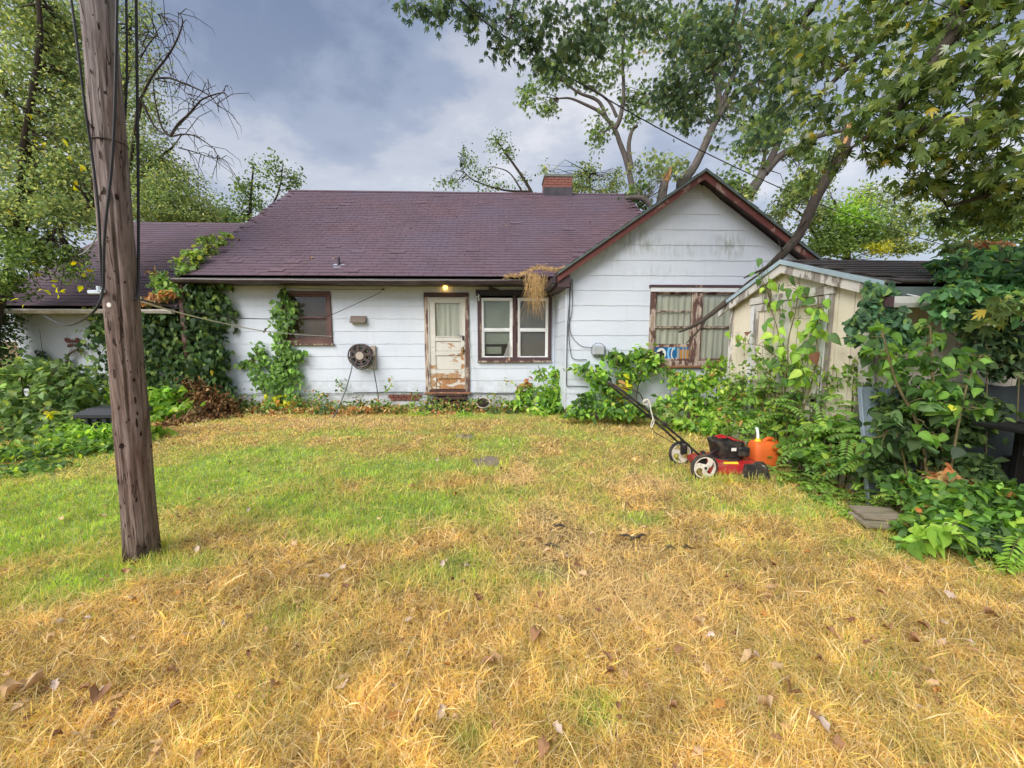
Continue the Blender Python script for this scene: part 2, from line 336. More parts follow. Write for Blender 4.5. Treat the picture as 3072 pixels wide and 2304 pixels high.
M['black_cable'] = plain('black_cable', (0.02, 0.02, 0.022), 0.55, 0.2, 6, bmp=0)
M['rope'] = plain('white_rope', (0.62, 0.60, 0.52), 0.9, 0.15, 40)
M['rubber'] = plain('rubber', (0.025, 0.024, 0.024), 0.75, 0.3, 12, dirt=(0.20, 0.16, 0.10), dscale=14, damt=0.5)
M['red'] = plain('red_mower_paint', (0.38, 0.015, 0.018), 0.5, 0.15, 5, spec=0.5, dirt=(0.28, 0.18, 0.09), dscale=8, damt=0.85)
M['orange'] = plain('orange_plastic', (0.62, 0.12, 0.02), 0.6, 0.14, 6, bmp=0.1, dirt=(0.35, 0.10, 0.03), damt=0.35)
M['wheel_white'] = plain('dirty_white_plastic', (0.66, 0.62, 0.55), 0.55, 0.12, 9, dirt=(0.30, 0.22, 0.13), dscale=16, damt=0.6)
M['yellow'] = plain('yellow_plastic', (0.75, 0.52, 0.03), 0.5, 0.1, 6)
M['wood_grey'] = plain('weathered_grey_wood', (0.30, 0.27, 0.25), 0.85, 0.35, 3, (10, 10, 1), 0.6)
M['board_grey'] = plain('weathered_ground_board', (0.23, 0.19, 0.145), 0.85, 0.3, 4, (1, 6, 6), 0.6, dirt=(0.12, 0.13, 0.05), damt=0.5)
M['step_wood'] = plain('dark_red_wet_wood', (0.065, 0.032, 0.026), 0.7, 0.45, 4, (1, 8, 8), 0.6)
M['shed_cream'] = plain('cream_shed_paint', (0.74, 0.675, 0.56), 0.7, 0.07, 2, bmp=0.15, dirt=(0.60, 0.53, 0.38), dscale=1.6, damt=0.4)
M['shed_trim'] = peel('peeling_shed_trim', (0.68, 0.66, 0.63), (0.25, 0.215, 0.19), 0.50, 6, (1, 1, 0.35), wood2=(0.40, 0.36, 0.33))
M['shed_white'] = peel('white_shed_trim', (0.74, 0.76, 0.80), (0.3, 0.26, 0.22), 0.64, 6, (1, 1, 0.35))
M['drip'] = plain('blue_grey_drip_edge', (0.36, 0.47, 0.55), 0.5, 0.15, 4)
M['shed_fascia'] = plain('green_grey_fascia', (0.10, 0.135, 0.13), 0.6, 0.2, 5)
M['panel'] = plain('blue_grey_sheet_metal', (0.25, 0.315, 0.39), 0.5, 0.1, 3, metal=0.15, dirt=(0.14, 0.16, 0.17), damt=0.5)
M['teal'] = plain('dark_teal_tarp', (0.018, 0.028, 0.029), 0.6, 0.3, 4)
M['bin'] = plain('black_bin_plastic', (0.022, 0.024, 0.032), 0.42, 0.2, 5, spec=0.5)
M['reel'] = plain('dark_brown_plastic', (0.085, 0.062, 0.062), 0.45, 0.15, 6)
M['reel_hub'] = plain('tan_plastic', (0.42, 0.37, 0.32), 0.5, 0.1, 6)
M['hose'] = plain('green_grey_hose', (0.10, 0.125, 0.115), 0.5, 0.15, 9)
M['butterfly'] = plain('rusty_butterfly', (0.14, 0.05, 0.04), 0.6, 0.4, 20)
M['label_white'] = plain('white_label', (0.72, 0.70, 0.66), 0.5, 0.05, 5, bmp=0)
M['blue'] = plain('blue_print', (0.03, 0.24, 0.62), 0.5, 0.1, 9, bmp=0); M['light_blue'] = plain('light_blue_print', (0.22, 0.50, 0.78), 0.5, 0.1, 9, bmp=0)
M['tan_print'] = plain('tan_print', (0.45, 0.22, 0.05), 0.5, 0.1, 9, bmp=0)
M['torn_wood'] = plain('torn_orange_wood', (0.46, 0.25, 0.11), 0.8, 0.35, 4, (12, 12, 1), 0.6)
def barkmat(name, c, c2, sx=6.0):
    m, ns, ls, bs = newmat(name); f = noise(ns, ls, vec(ns, ls, (sx, sx, sx * 0.25)), 2.5, 6, 0.6)
    g = noise(ns, ls, vec(ns, ls), 1.1, 4)
    col = mixc(ns, ls, ramp(ns, ls, g, [(0.4, 0.0), (0.65, 0.8)]), ramp(ns, ls, f, [(0.3, tuple(x * 0.5 for x in c)), (0.7, c)]), c2)
    ls.new(col, bs.inputs['Base Color']); bs.inputs['Roughness'].default_value = 0.9; bs.inputs['Specular IOR Level'].default_value = 0.15; bump(ns, ls, bs, f, 0.8, 0.02); return m
M['bark'] = barkmat('grey_maple_bark', (0.155, 0.135, 0.125), (0.105, 0.10, 0.09)); M['bark_limb'] = barkmat('brown_limb_bark', (0.10, 0.082, 0.068), (0.055, 0.045, 0.038)); M['bark_dark'] = barkmat('dark_bark', (0.075, 0.06, 0.05), (0.05, 0.045, 0.035))
M['twig'] = plain('green_brown_stem', (0.13, 0.11, 0.05), 0.8, 0.3, 8, bmp=0); M['dead_stem'] = plain('dry_stem', (0.36, 0.24, 0.12), 0.85, 0.35, 8, bmp=0)
def polemat():
    m, ns, ls, bs = newmat('utility_pole_wood'); f = noise(ns, ls, vec(ns, ls, (9, 9, 0.7)), 5.0, 8, 0.66); g = noise(ns, ls, vec(ns, ls, (3, 3, 0.5)), 1.8, 5)
    col = ramp(ns, ls, f, [(0.30, (0.055, 0.038, 0.031)), (0.45, (0.165, 0.120, 0.103)), (0.57, (0.24, 0.185, 0.165)), (0.74, (0.38, 0.32, 0.295))])
    spz = N(ns, 'ShaderNodeSeparateXYZ'); ls.new(vec(ns, ls), spz.inputs[0]); mr = N(ns, 'ShaderNodeMapRange'); mr.inputs[1].default_value = 1.6; mr.inputs[2].default_value = 4.2; ls.new(spz.outputs[2], mr.inputs[0])
    grey = ramp(ns, ls, f, [(0.30, (0.14, 0.13, 0.135)), (0.55, (0.34, 0.325, 0.345)), (0.75, (0.50, 0.47, 0.48))])
    col = mixc(ns, ls, math_(ns, ls, 'MULTIPLY', mr.outputs[0], 0.85), col, grey)          # the old wood has silvered higher up
    col = mixc(ns, ls, ramp(ns, ls, g, [(0.52, 0.0), (0.72, 0.5)]), col, (0.15, 0.085, 0.07))
    cr = noise(ns, ls, vec(ns, ls, (7, 7, 0.30)), 2.2, 3, 0.5, 0.4); ab = N(ns, 'ShaderNodeMath', operation='ABSOLUTE'); ls.new(math_(ns, ls, 'SUBTRACT', cr, 0.5), ab.inputs[0])
    crack = ramp(ns, ls, ab.outputs[0], [(0.002, 1.0), (0.008, 0.0)])
    pit = ramp(ns, ls, noise(ns, ls, vec(ns, ls, (1, 1, 0.5)), 26, 3, 0.5), [(0.66, 0.0), (0.70, 1.0)]); dk = math_(ns, ls, 'MAXIMUM', pit, math_(ns, ls, 'MULTIPLY', crack, 0.85))
    col = mixc(ns, ls, dk, col, (0.03, 0.02, 0.016))
    rot_ = N(ns, 'ShaderNodeMapRange'); rot_.inputs[1].default_value = 0.30; rot_.inputs[2].default_value = 0.0; rot_.inputs[3].default_value = 0; rot_.inputs[4].default_value = 0.42; ls.new(spz.outputs[2], rot_.inputs[0])
    col = mixc(ns, ls, ramp(ns, ls, math_(ns, ls, 'ADD', noise(ns, ls, vec(ns, ls, (5, 5, 1)), 2.5, 6, 0.6), rot_.outputs[0]), [(0.74, 0.0), (0.86, 0.8)]), col, (0.03, 0.02, 0.016))      # rotten, charred foot
    ls.new(col, bs.inputs['Base Color']); bs.inputs['Roughness'].default_value = 0.9; bs.inputs['Specular IOR Level'].default_value = 0.12
    bump(ns, ls, bs, math_(ns, ls, 'SUBTRACT', f, math_(ns, ls, 'MULTIPLY', dk, 0.8)), 1.0, 0.012); return m
M['pole'] = polemat()
M['knot'] = plain('dark_wood_gouge', (0.035, 0.022, 0.017), 0.9, 0.3, 20)
def soil():
    m, ns, ls, bs = newmat('lawn_soil_and_thatch'); v = vec(ns, ls); a = noise(ns, ls, v, 30, 6, 0.65); b = noise(ns, ls, v, 0.9, 5)
    c = ramp(ns, ls, a, [(0.36, (0.085, 0.05, 0.022)), (0.52, (0.30, 0.19, 0.075)), (0.68, (0.58, 0.43, 0.18))])
    at = N(ns, 'ShaderNodeAttribute', attribute_name='col'); gg = ramp(ns, ls, a, [(0.32, (0.09, 0.12, 0.03)), (0.50, (0.26, 0.33, 0.07)), (0.68, (0.44, 0.50, 0.12))]); c = mixc(ns, ls, at.outputs['Fac'], c, gg); ls.new(c, bs.inputs['Base Color']); bs.inputs['Roughness'].default_value = 0.95
    bump(ns, ls, bs, a, 0.8, 0.02); return m
M['soil'] = soil(); M['leaf'] = leafmat('foliage'); M['grass'] = leafmat('grass_blades', 0.5, 0.9, 0.08); M['dry'] = leafmat('dry_leaves', 0.15, 0.75, 0.2)
def emis(name, c, s):
    m, ns, ls, bs = newmat(name); bs.inputs['Base Color'].default_value = (*c, 1); bs.inputs['Emission Color'].default_value = (*c, 1); bs.inputs['Emission Strength'].default_value = s; return m
M['bulb'] = emis('lit_bulb', (1.0, 0.55, 0.12), 1.6)

# ------------------------------------------------------------------ ground
YM, YG, SL = 8.96, 7.50, 0.69                     # front wall planes of the house and its gable wing, roof slope
_rng = np.random.default_rng(5)
_lat = _rng.random((64, 64))
def vn(x, y, s=1.0, o=0.0):
    """smooth value noise 0..1"""
    x = np.asarray(x) * s + o + 1000; y = np.asarray(y) * s + o * 1.7 + 1000
    xi = np.floor(x).astype(int); yi = np.floor(y).astype(int); fx = x - xi; fy = y - yi; fx = fx * fx * (3 - 2 * fx); fy = fy * fy * (3 - 2 * fy)
    g = lambda a, b: _lat[a % 64, b % 64]
    return lerp(lerp(g(xi, yi), g(xi + 1, yi), fx), lerp(g(xi, yi + 1), g(xi + 1, yi + 1), fx), fy)
def gz(x, y):
    """height of the lawn"""
    k = np.clip((10 - np.abs(np.asarray(y) - 4)) / 4, 0, 1) * np.clip((16 - np.abs(np.asarray(x))) / 4, 0, 1)
    return k * (0.03 * (vn(x, y, 0.7) - 0.5) + 0.012 * (vn(x, y, 3.1, 5) - 0.5))
def axis_(lo, hi, st, far): return np.concatenate([[-far, -90, -40, lo - 8], np.arange(lo, hi + 1e-6, st), [hi + 8, 40, 90, far]])
gx, gy = axis_(-16, 10, 0.25, 700), axis_(-3, 14, 0.2, 700)
GX, GY = np.meshgrid(gx, gy); gv = np.stack([GX, GY, gz(GX, GY)], -1).reshape(-1, 3); nx = len(gx)
mb = MB(); mb.v = [tuple(map(float, p)) for p in gv]
mb.f = [(j * nx + i, j * nx + i + 1, (j + 1) * nx + i + 1, (j + 1) * nx + i) for j in range(len(gy) - 1) for i in range(nx - 1)]
lawn = mb.build('ground', M['soil'], kind='structure', smooth=True)
GROUND_XY = (GX.ravel(), GY.ravel())

# ------------------------------------------------------------------ house
HOUSE = thing('house', (-1.5, 9.0, 0), 'low white sided house with purple-brown shingle roofs and one gable facing the yard', 'house')
def hp(mbx, name, m, parent=HOUSE, **k): return mbx.build(name, M[m] if isinstance(m, str) else m, parent, **k)
def holes_split(x0, x1, z0, z1, holes):
    """rectangles that fill x0..x1, z0..z1 except for the holes (a, b, c, d) in x and z"""
    out = [(x0, x1, z0, z1)]
    for (a, b, c, d) in holes:
        nxt = []
        for (p, q, r, s) in out:
            if b <= p or a >= q or d <= r or c >= s: nxt.append((p, q, r, s)); continue
            if a > p: nxt.append((p, a, r, s))
            if b < q: nxt.append((b, q, r, s))
            pa, qb = max(a, p), min(b, q)
            if c > r + 0.015: nxt.append((pa, qb, r, c))
            if d < s - 0.015: nxt.append((pa, qb, d, s))
        out = nxt
    return out
def course_strip(mbx, x0, x1, z0, z1, zc, e, y, seed, sx=0.0, ax=1, sgn=-1, wavy=True, x0t=None, x1t=None):
    """one strip of lapped siding: thick, wavy lower edge, thin upper edge. zc is the bottom of the whole course, e its exposure"""
    n = max(2, int(abs(x1 - x0) / 0.06)); x0t = x0 if x0t is None else x0t; x1t = x1 if x1t is None else x1t
    th = lambda z: 0.0135 - 0.009 * min(1, max(0, (z - zc) / e))
    vs = []
    for i in range(n + 1):
        t = i / n; xb, xt = lerp(x0, x1, t), lerp(x0t, x1t, t)
        w = (0.0038 * math.sin(xb * 21 + seed * 3.7) + 0.0025 * math.sin(xb * 9.3 + seed * 1.3) + 0.002 * math.sin(xb * 47 + seed)) if wavy else 0
        zb = z0 + w
        for (a, b, c) in ((xb, zb, 0.0), (xb, zb, th(z0)), (xt, z1 + 0.004, th(z1))):
            p = y + sgn * c; vs.append((a, p, b) if ax == 1 else (p, a, b))
    fs = []
    for i in range(n):
        k = 3 * i; fs += [(k, k + 3, k + 4, k + 1), (k + 1, k + 4, k + 5, k + 2)]
    fs += [(0, 1, 2), (3 * n, 3 * n + 2, 3 * n + 1)]
    mbx.add(vs, fs)
def clad(parent, x0, x1, zb, zt, y, holes, matk, e=0.273, ax=1, sgn=-1, seed0=0, clip=None):
    k = 0; z = zb
    while z < zt - 0.02:
        z1 = min(z + e, zt); mbx = MB()
        cuts = []
        for (p, q, r, s) in holes_split(x0, x1, z, z1, holes):
            t = p; o_ = x0 + .61 * ((k % 2) * .5) + .07 * math.sin(k * 5.1)
            nxt = [o_ + .61 * i for i in range(40) if p + .12 < o_ + .61 * i < q - .12]
            for c_ in nxt + [q]: cuts.append((t, c_ - (.0008 if c_ < q else 0), r, s)); t = c_
        for (p, q, r, s) in cuts:
            if clip and s > clip[1]:
                (cx_, zr, sl) = clip[0]
                l = lambda zq: cx_ - (zr - zq) / sl; rr = lambda zq: cx_ + (zr - zq) / sl
                pb, qb = max(p, l(r)), min(q, rr(r)); pt, qt = max(p, l(s)), min(q, rr(s))
                if qb - pb < 0.05: continue
                if qt < pt: pt = qt = (pt + qt) / 2
                course_strip(mbx, pb, qb, r, s, z, e, y + sgn * R0.uniform(0, .0006), k + seed0, ax=ax, sgn=sgn, wavy=(r == z), x0t=pt, x1t=qt)
            else: course_strip(mbx, p, q, r, s, z, e, y + sgn * R0.uniform(0, .0006), k + seed0, ax=ax, sgn=sgn, wavy=(r == z))
            if mbx.v: mbx.build('siding_shingle', M[matk], parent)
            mbx = MB()
        z = z1; k += 1
def rc(u0, v0, u1, v1, Y):
    a, b = P(u0, v0, Y=Y), P(u1, v1, Y=Y); a2, b2 = P(u0, v1, Y=Y), P(u1, v0, Y=Y)
    return ((a[0] + a2[0]) / 2, (b[0] + b2[0]) / 2, (a2[2] + b[2]) / 2, (a[2] + b2[2]) / 2)
DOOR = rc(1275, 878, 1408, 1176, YM); W1 = rc(851, 874, 996, 1031, YM); W2 = rc(1433, 874, 1654, 1087, YM); W3 = rc(1947, 856, 2232, 1097, YG)
XL, XR, XC = -6.95, 4.10, 1.25                      # main body's left and right walls, wing's left wall
ZE, YE, YR = 2.82, 8.50, 13.3; ZR = ZE + SL * (YR - YE)
XLW = -10.33; ZEL, YEL, YRL = 2.20, 8.48, 12.45; ZRL = ZEL + SL * (YRL - YEL)
AX, AZ = 3.61, 4.45; WXR = AX + (AX - XC)          # wing: apex of the gable and right wall
YB = 2 * YR - YE - 0.4                              # back wall
mainholes = [(DOOR[0] + .06, DOOR[1] - .06, DOOR[2], DOOR[3] - .06), (W1[0] + .05, W1[1] - .05, W1[2] + .05, W1[3] - .05), (W2[0] + .05, W2[1] - .05, W2[2] + .05, W2[3] - .05)]
def wall(x0, x1, z0, z1, holes, y0, y1):
    b = MB()
    for (p, q, r, s) in holes_split(x0, x1, z0, z1, holes): b.box(p, q, y0, y1, r, s)
    return hp(b, 'wall', 'siding')
wm = wall(XL, XC + 0.05, 0.30, 2.72, mainholes, YM + 0.003, YM + 0.15)
clad(wm, XL, XC - 0.02, 0.335, 2.70, YM, mainholes, 'siding')
wl_ = wall(XLW, XL, 0.05, 2.16, [], YM + 0.003, YM + 0.15); clad(wl_, XLW, XL, 0.08, 2.14, YM, [], 'siding', seed0=20)
gh = [(W3[0] + .05, W3[1] - .05, W3[2] + .05, W3[3] - .05)]
wg = wall(XC, WXR, 0.20, AZ - SL * (AX - XC) - 0.10, gh, YG + 0.003, YG + 0.15)
tri = MB().prism([(XC, AZ - SL * (AX - XC) - 0.10), (WXR, AZ - SL * (AX - XC) - 0.10), (AX, AZ - 0.10)], YG + 0.003, YG + 0.15); hp(tri, 'wall', 'siding_gable')
clad(wg, XC, WXR, 0.225, AZ - 0.12, YG, gh, 'siding_gable', e=0.2745, seed0=40, clip=((AX, AZ - 0.10, SL), AZ - SL * (AX - XC) - 0.12))
wr = hp(MB().box(XC + 0.003, XC + 0.15, YG + 0.15, YM, 0.2, 2.72), 'wall', 'siding'); clad(wr, YG, YM - 0.02, 0.225, 2.70, XC, [], 'siding', e=0.2745, ax=0, sgn=-1, seed0=60)
hp(MB().box(XC - 0.022, XC + 0.004, YG - 0.022, YG + 0.003, 0.2, 2.6), 'corner_board', 'siding')
# hidden sides close the rooms
for args in ((XL, XL + .12, YM + .15, YB, 0, ZE), (XR - .12, XR, YM + .15, YB, 0, ZE), (XL, XR, YB, YB + .12, 0, ZE), (XLW, XLW + .12, YM + .15, 15.9, 0, ZEL), (XLW, XL, 15.9, 16.0, 0, ZEL), (WXR - .12, WXR, YG + .15, 13.0, 0, 2.7), (XR, WXR, 12.9, 13.0, 0, 2.7)):
    hp(MB().box(*args), 'wall', 'siding')
for (xa, ya, yb, ze, zr) in ((XL, YM, YB, ZE, ZR), (XR - .1, YM, YB, ZE, ZR), (XLW, YM, 15.9, ZEL, ZRL)):
    hp(MB().prism([(ya, ze - .1), (yb, ze - .1), ((ya + yb) / 2, zr - .25)], xa, xa + .1, ax=0), 'wall', 'siding')
hp(MB().box(XL, XC, YM + 0.02, YM + 0.14, -0.1, 0.30), 'foundation', plain('whitewashed_foundation', (0.58, 0.61, 0.66), 0.8, 0.12, 4, dirt=(0.20, 0.17, 0.13), damt=0.7))
hp(MB().box(XC + 0.02, WXR, YG + 0.02, YG + 0.14, -0.1, 0.20), 'foundation', 'concrete')
for i in range(6):                                  # bare foundation bricks left of the door
    a = P(1172 + i * 17, 1188, Y=YM)
    hp(MB().box(a[0] - .055, a[0] + .055, YM - .012, YM + .05, a[2] - .035, a[2] + .03, .006), 'brick', 'brick_dark')
    if i < 5: hp(MB().box(a[0], a[0] + .11, YM - .010, YM + .05, a[2] - .105, a[2] - .04, .006), 'brick', 'brick_dark')

# roofs: deck slab > shingles one by one near the eave, the rest joined
EXP, TAB = 0.140, 0.305
def shingle_mesh(matk, w=TAB - .006, l=EXP + .03, t=.014):
    return MB().add([(-w/2, 0, 0), (w/2, 0, 0), (w/2, l, 0), (-w/2, l, 0), (-w/2, 0, t), (w/2, 0, t), (w/2, l, .003), (-w/2, l, .003)],
                    [(0, 3, 2, 1), (4, 5, 6, 7), (0, 1, 5, 4), (1, 2, 6, 5), (2, 3, 7, 6), (3, 0, 4, 7)]).mesh('shingle', M[matk])
SHM = shingle_mesh('shingle'); SHS = shingle_mesh('shed_shingle')
def shingles(parent, me, x0, x1, yE, zE, yR, sl, nsep, skip=None, mk='shingle', jit=.004):
    ang = math.atan(sl); L = (yR - yE) / math.cos(ang); rows = int(L / EXP); pos = []
    rg = random.Random(int(x0 * 100) + rows)
    for r in range(rows):
        s = r * EXP; off = (r % 2) * TAB / 2 + rg.uniform(-.02, .02); n = int((x1 - x0) / TAB) + 1
        for k in range(n):
            x = x0 + TAB / 2 + k * TAB + off - TAB / 2
            if x - TAB / 2 < x0 - .01 or x + TAB / 2 > x1 + .01: continue
            j = rg.uniform(-jit, jit); y = yE + (s + j) * math.cos(ang); z = zE + (s + j) * math.sin(ang) + 0.012
            if skip and skip(x, y, z): continue
            pos.append((x, y, z + (rg.uniform(.004, .014) if rg.random() < .02 else 0), rg.uniform(-.016, .016)))
    sep = 0; V = np.array([v.co[:] for v in me.vertices]); Fc = [tuple(p.vertices) for p in me.polygons]; rest = MB()
    for (x, y, z, a) in pos:
        if sep < nsep and in_view((x, y, z)):
            o = link('shingle', me, parent, (x, y, z)); o.rotation_euler = (ang + a * .5, 0, a); sep += 1
        else:
            m3 = np.array(rot(x=ang + a * .5) ) @ V.T; rest.add((m3.T + np.array([x, y, z])), Fc)
    rest.build('shingle_field', M[mk], parent, kind='stuff')
def slab(yE, zE, yR, sl, x0, x1, t=.05):
    b = MB(); zR = zE + sl * (yR - yE); b.prism([(yE, zE), (yR, zR), (yR, zR - t), (yE, zE - t)], x0, x1, ax=0); return b
wing_z = lambda x: AZ - SL * abs(AX - x)
rm = hp(slab(YE, ZE, YR, SL, XL + .40, XR + .05).prism([(YR, ZR), (2*YR - YE, ZE), (2*YR - YE, ZE - .05), (YR, ZR - .05)], XL + .40, XR + .05, ax=0), 'roof', 'shingle')
shingles(rm, SHM, XL + .38, XR + .06, YE - .03, ZE - .02, YR, SL, 300, skip=lambda x, y, z: x > XC - .25 and wing_z(x) > z + .02)
hp(MB().tube([(XL + .38, YR, ZR + .005), (XR + .06, YR, ZR + .005)], .05, 8), 'ridge_cap', 'shingle', rm)
rlw = hp(slab(YEL, ZEL, YRL, SL, XLW - .32, XL + .38).prism([(YRL, ZRL), (2*YRL - YEL, ZEL), (2*YRL - YEL, ZEL - .05), (YRL, ZRL - .05)], XLW - .32, XL + .38, ax=0), 'roof', 'shingle')
shingles(rlw, SHM, XLW - .33, XL + .34, YEL - .03, ZEL - .02, YRL, SL, 150)
# wing roof: two slabs running back from the gable
b = MB(); y0, y1 = 7.22, 13.0
ex = 0.22
for sg in (-1, 1):
    xe = AX + sg * (AX - XC + ex); ze = AZ - SL * (AX - XC + ex)
    b.prism([(AX, AZ + .03), (xe, ze + .03), (xe, ze - .02), (AX, AZ - .02)], y0, y1)
rw = hp(b, 'roof', 'shed_shingle')
def wing_field():
    b2 = MB(); L = math.hypot(AX - XC + ex, SL * (AX - XC + ex)); ca, sa = math.cos(math.atan(SL)), math.sin(math.atan(SL)); rg = random.Random(3)
    for sg in (-1, 1):
        for r in range(int(L / EXP)):
            for k in range(12):
                s = L - r * EXP; yy = y0 - .02 + k * TAB + (r % 2) * .15; x = AX + sg * s * ca; z = AZ - s * sa + .035
                dx_, dz_ = -sg * EXP * 1.15 * ca, EXP * 1.15 * sa; w = TAB - .008; nx_, nz_ = sg * sa * .008, ca * .008
                b2.add([(x, yy, z), (x, yy + w, z), (x + dx_, yy + w, z + dz_), (x + dx_, yy, z + dz_), (x + nx_, yy, z + nz_), (x + nx_, yy + w, z + nz_), (x + dx_ + nx_*.3, yy + w, z + dz_ + nz_*.3), (x + dx_ + nx_*.3, yy, z + dz_ + nz_*.3)],
                       [(0, 3, 2, 1), (4, 5, 6, 7), (0, 1, 5, 4), (1, 2, 6, 5), (2, 3, 7, 6), (3, 0, 4, 7)])
    return b2
wing_field().build('shingle_field', M['shed_shingle'], rw, kind='stuff')
for sg in (-1, 1):                                   # red rake boards with a drip edge, and the soffit behind
    xe = AX + sg * (AX - XC + ex - .01); ze = AZ - SL * (AX - XC + ex - .01); d = .118
    hp(MB().prism([(AX, AZ - .021), (xe, ze - .021), (xe, ze - .021 - d), (AX, AZ - .021 - d)], 7.245, 7.275), 'rake_board', 'rake_red', rw)
    hp(MB().prism([(AX, AZ + .036), (xe, ze + .036), (xe, ze - .014), (AX, AZ - .014)], 7.205, 7.218), 'drip_edge', 'shed_fascia', rw)
    hp(MB().prism([(AX, AZ - .05), (xe, ze - .05), (xe, ze - .075), (AX, AZ - .075)], 7.28, YG + .01), 'soffit', 'gutter', rw)
# eaves: black fascia, brown gutter with a pale lip
def gutter(x0, x1, y, z, parent, lipm='gutter_lip', gm='gutter', fm='fascia_black', sag=0.0):
    hp(MB().box(x0, x1, y + .02, y + .045, z - .09, z - .004), 'fascia', fm, parent)
    g = MB(); n = 14; pr = [(.018, -.075), (-.075, -.078), (-.085, -.10), (-.06, -.155), (.018, -.165)]
    vs = []
    for i in range(n + 1):
        x = lerp(x0, x1, i / n); dz = -sag * math.sin(math.pi * i / n) + .004 * math.sin(i * 2.1)
        vs += [(x, y + a, z + c + dz) for a, c in pr]
    fs = [(i*5 + k, i*5 + k + 1, i*5 + 6 + k, i*5 + 5 + k) for i in range(n) for k in range(1, 4)] + [(0, 1, 2, 3, 4), tuple(n*5 + k for k in (4, 3, 2, 1, 0))]
    fs += [(i*5 + 4, i*5, i*5 + 5, i*5 + 9) for i in range(n)]
    g.add(vs, fs); go = hp(g, 'gutter', gm, parent)
    l = MB(); l.tube([(lerp(x0, x1, i / n), y - .077, z - .077 - sag * math.sin(math.pi * i / n) + .004 * math.sin(i * 2.1)) for i in range(n + 1)], .003, 5); hp(l, 'gutter_lip', lipm, go)
gutter(XL + .36, XC - .22, YE - .02, ZE, HOUSE, sag=.012)
gutter(XLW - .33, XL + .34, YEL - .02, ZEL, HOUSE, lipm='label_white', gm='cream_gutter', sag=.0)
hp(MB().box(XL + .40, XC - .2, YE + .03, YM + .003, ZE - .15, ZE - .13), 'soffit', 'gutter')
hp(MB().box(XLW - .30, XL + .3, YEL + .03, YM + .003, ZEL - .13, ZEL - .11), 'soffit', 'gutter')
# boxed eave return of the wing
zr_ = AZ - SL * (AX - XC + ex)
hp(MB().prism([(XC + .02, zr_ + .01), (XC - ex + .02, zr_ - .12), (XC - ex + .02, zr_ - .21), (XC + .02, zr_ - .21)], 7.29, YE - .03), 'soffit', 'brown_trim', rw)
hp(MB().box(XC - ex - .10, XC - ex + .01, 7.30, YE - .08, zr_ - .16, zr_ - .05, .015), 'gutter', 'gutter')
# brown downspout at the left end of the main gutter
hp(MB().box(-6.56, -6.46, 8.52, 8.60, 1.45, ZE - .16, .012).tube(curve([(-6.51, 8.56, 1.46), (-6.53, 8.6, 1.2), (-6.5, 8.75, .3)]), .045, 8), 'downspout', 'window_brown')
# vent pipe through the roof
vp = P(1014, 800, Y=YE + .35); vz = ZE + SL * .35
hp(MB().disc((vp[0], YE + .38, vz + .035), (0, -SL, 1), .125, .012, 20), 'flashing', 'galv', rm)
hp(MB().tube([(vp[0], YE + .40, vz - .02), (vp[0], YE + .40, vz + .21)], .028, 10), 'vent_pipe', 'flash', rm)
# chimney
c0 = P(1634, 530, Y=13.2); c1 = P(1716, 590, Y=13.2); cx0, cx1, cy0, cy1 = c0[0], c1[0], 13.15, 13.9; cz1 = c0[2]; chd = .10; rowh = .077
chim = hp(MB().box(cx0 + .012, cx1 - .012, cy0 + .012, cy1 - .012, ZR - .5, cz1), 'chimney', 'mortar')
hp(MB().box(cx0 - .02, cx1 + .02, cy0 - .02, cy1 + .02, ZR - .45, ZR + .17), 'flashing', 'flash', chim)
hp(MB().box(cx0 - .02, cx1 + .02, cy0 - .02, cy1 + .02, cz1 - .02, cz1 + .065, .012), 'cap', 'cap', chim)
z = ZR + .175; r = 0; bl = .205
while z + .066 < cz1:
    n = int((cx1 - cx0) / (bl + .01))
    for k in range(-1, n + 1):
        a = cx0 + k * (bl + .012) + (r % 2) * bl / 2; b_ = min(a + bl, cx1); a = max(a, cx0)
        if b_ - a > .03: hp(MB().box(a, b_, cy0, cy0 + .08, z, z + .066, .004), 'brick', 'brick', chim)
    for k in range(-1, 4):
        a = cy0 + .085 + k * (bl + .012) + (r % 2) * bl / 2; b_ = min(a + bl, cy1); a = max(a, cy0 + .085)
        if b_ - a > .03: hp(MB().box(cx0, cx0 + .08, a, b_, z, z + .066, .004), 'brick', 'brick', chim)
    z += rowh; r += 1

# windows and door
def frame_box(b, x0, x1, z0, z1, w, y0, y1, c=.004):
    b.box(x0, x1, y0, y1, z1 - w, z1, c); b.box(x0, x1, y0, y1, z0, z0 + w, c); b.box(x0, x0 + w, y0, y1, z0 + w, z1 - w, c); b.box(x1 - w, x1, y0, y1, z0 + w, z1 - w, c); return b
def pleat(x0, x1, z0, z1, y, n=9, amp=.02, seed=0):
    rg = random.Random(seed); m = n * 8; vs = []
    for i in range(m + 1):
        t = i / m; ph = t * n * 2 * math.pi + .9 * math.sin(t * 7 + seed)
        for z, k in ((z0, 1.25), ((z0 + z1) / 2, 1.0), (z1, .6)): vs.append((lerp(x0, x1, t) + .006 * math.sin(z * 5 + i), y + amp * k * math.sin(ph) + .008 * math.sin(t * 31), z))
    return MB().add(vs, [(i*3 + k, i*3 + 3 + k, i*3 + 4 + k, i*3 + 1 + k) for i in range(m) for k in (0, 1)])
def blind(x0, x1, z0, z1, y, step=.032):
    b = MB(); z = z0
    while z < z1: b.obox(((x0 + x1) / 2, y, z), (x1 - x0, .026, .002), rot(x=math.radians(66))); z += step
    return b
def pane(x0, x1, z0, z1, y): return MB().box(x0, x1, y, y + .004, z0, z1)
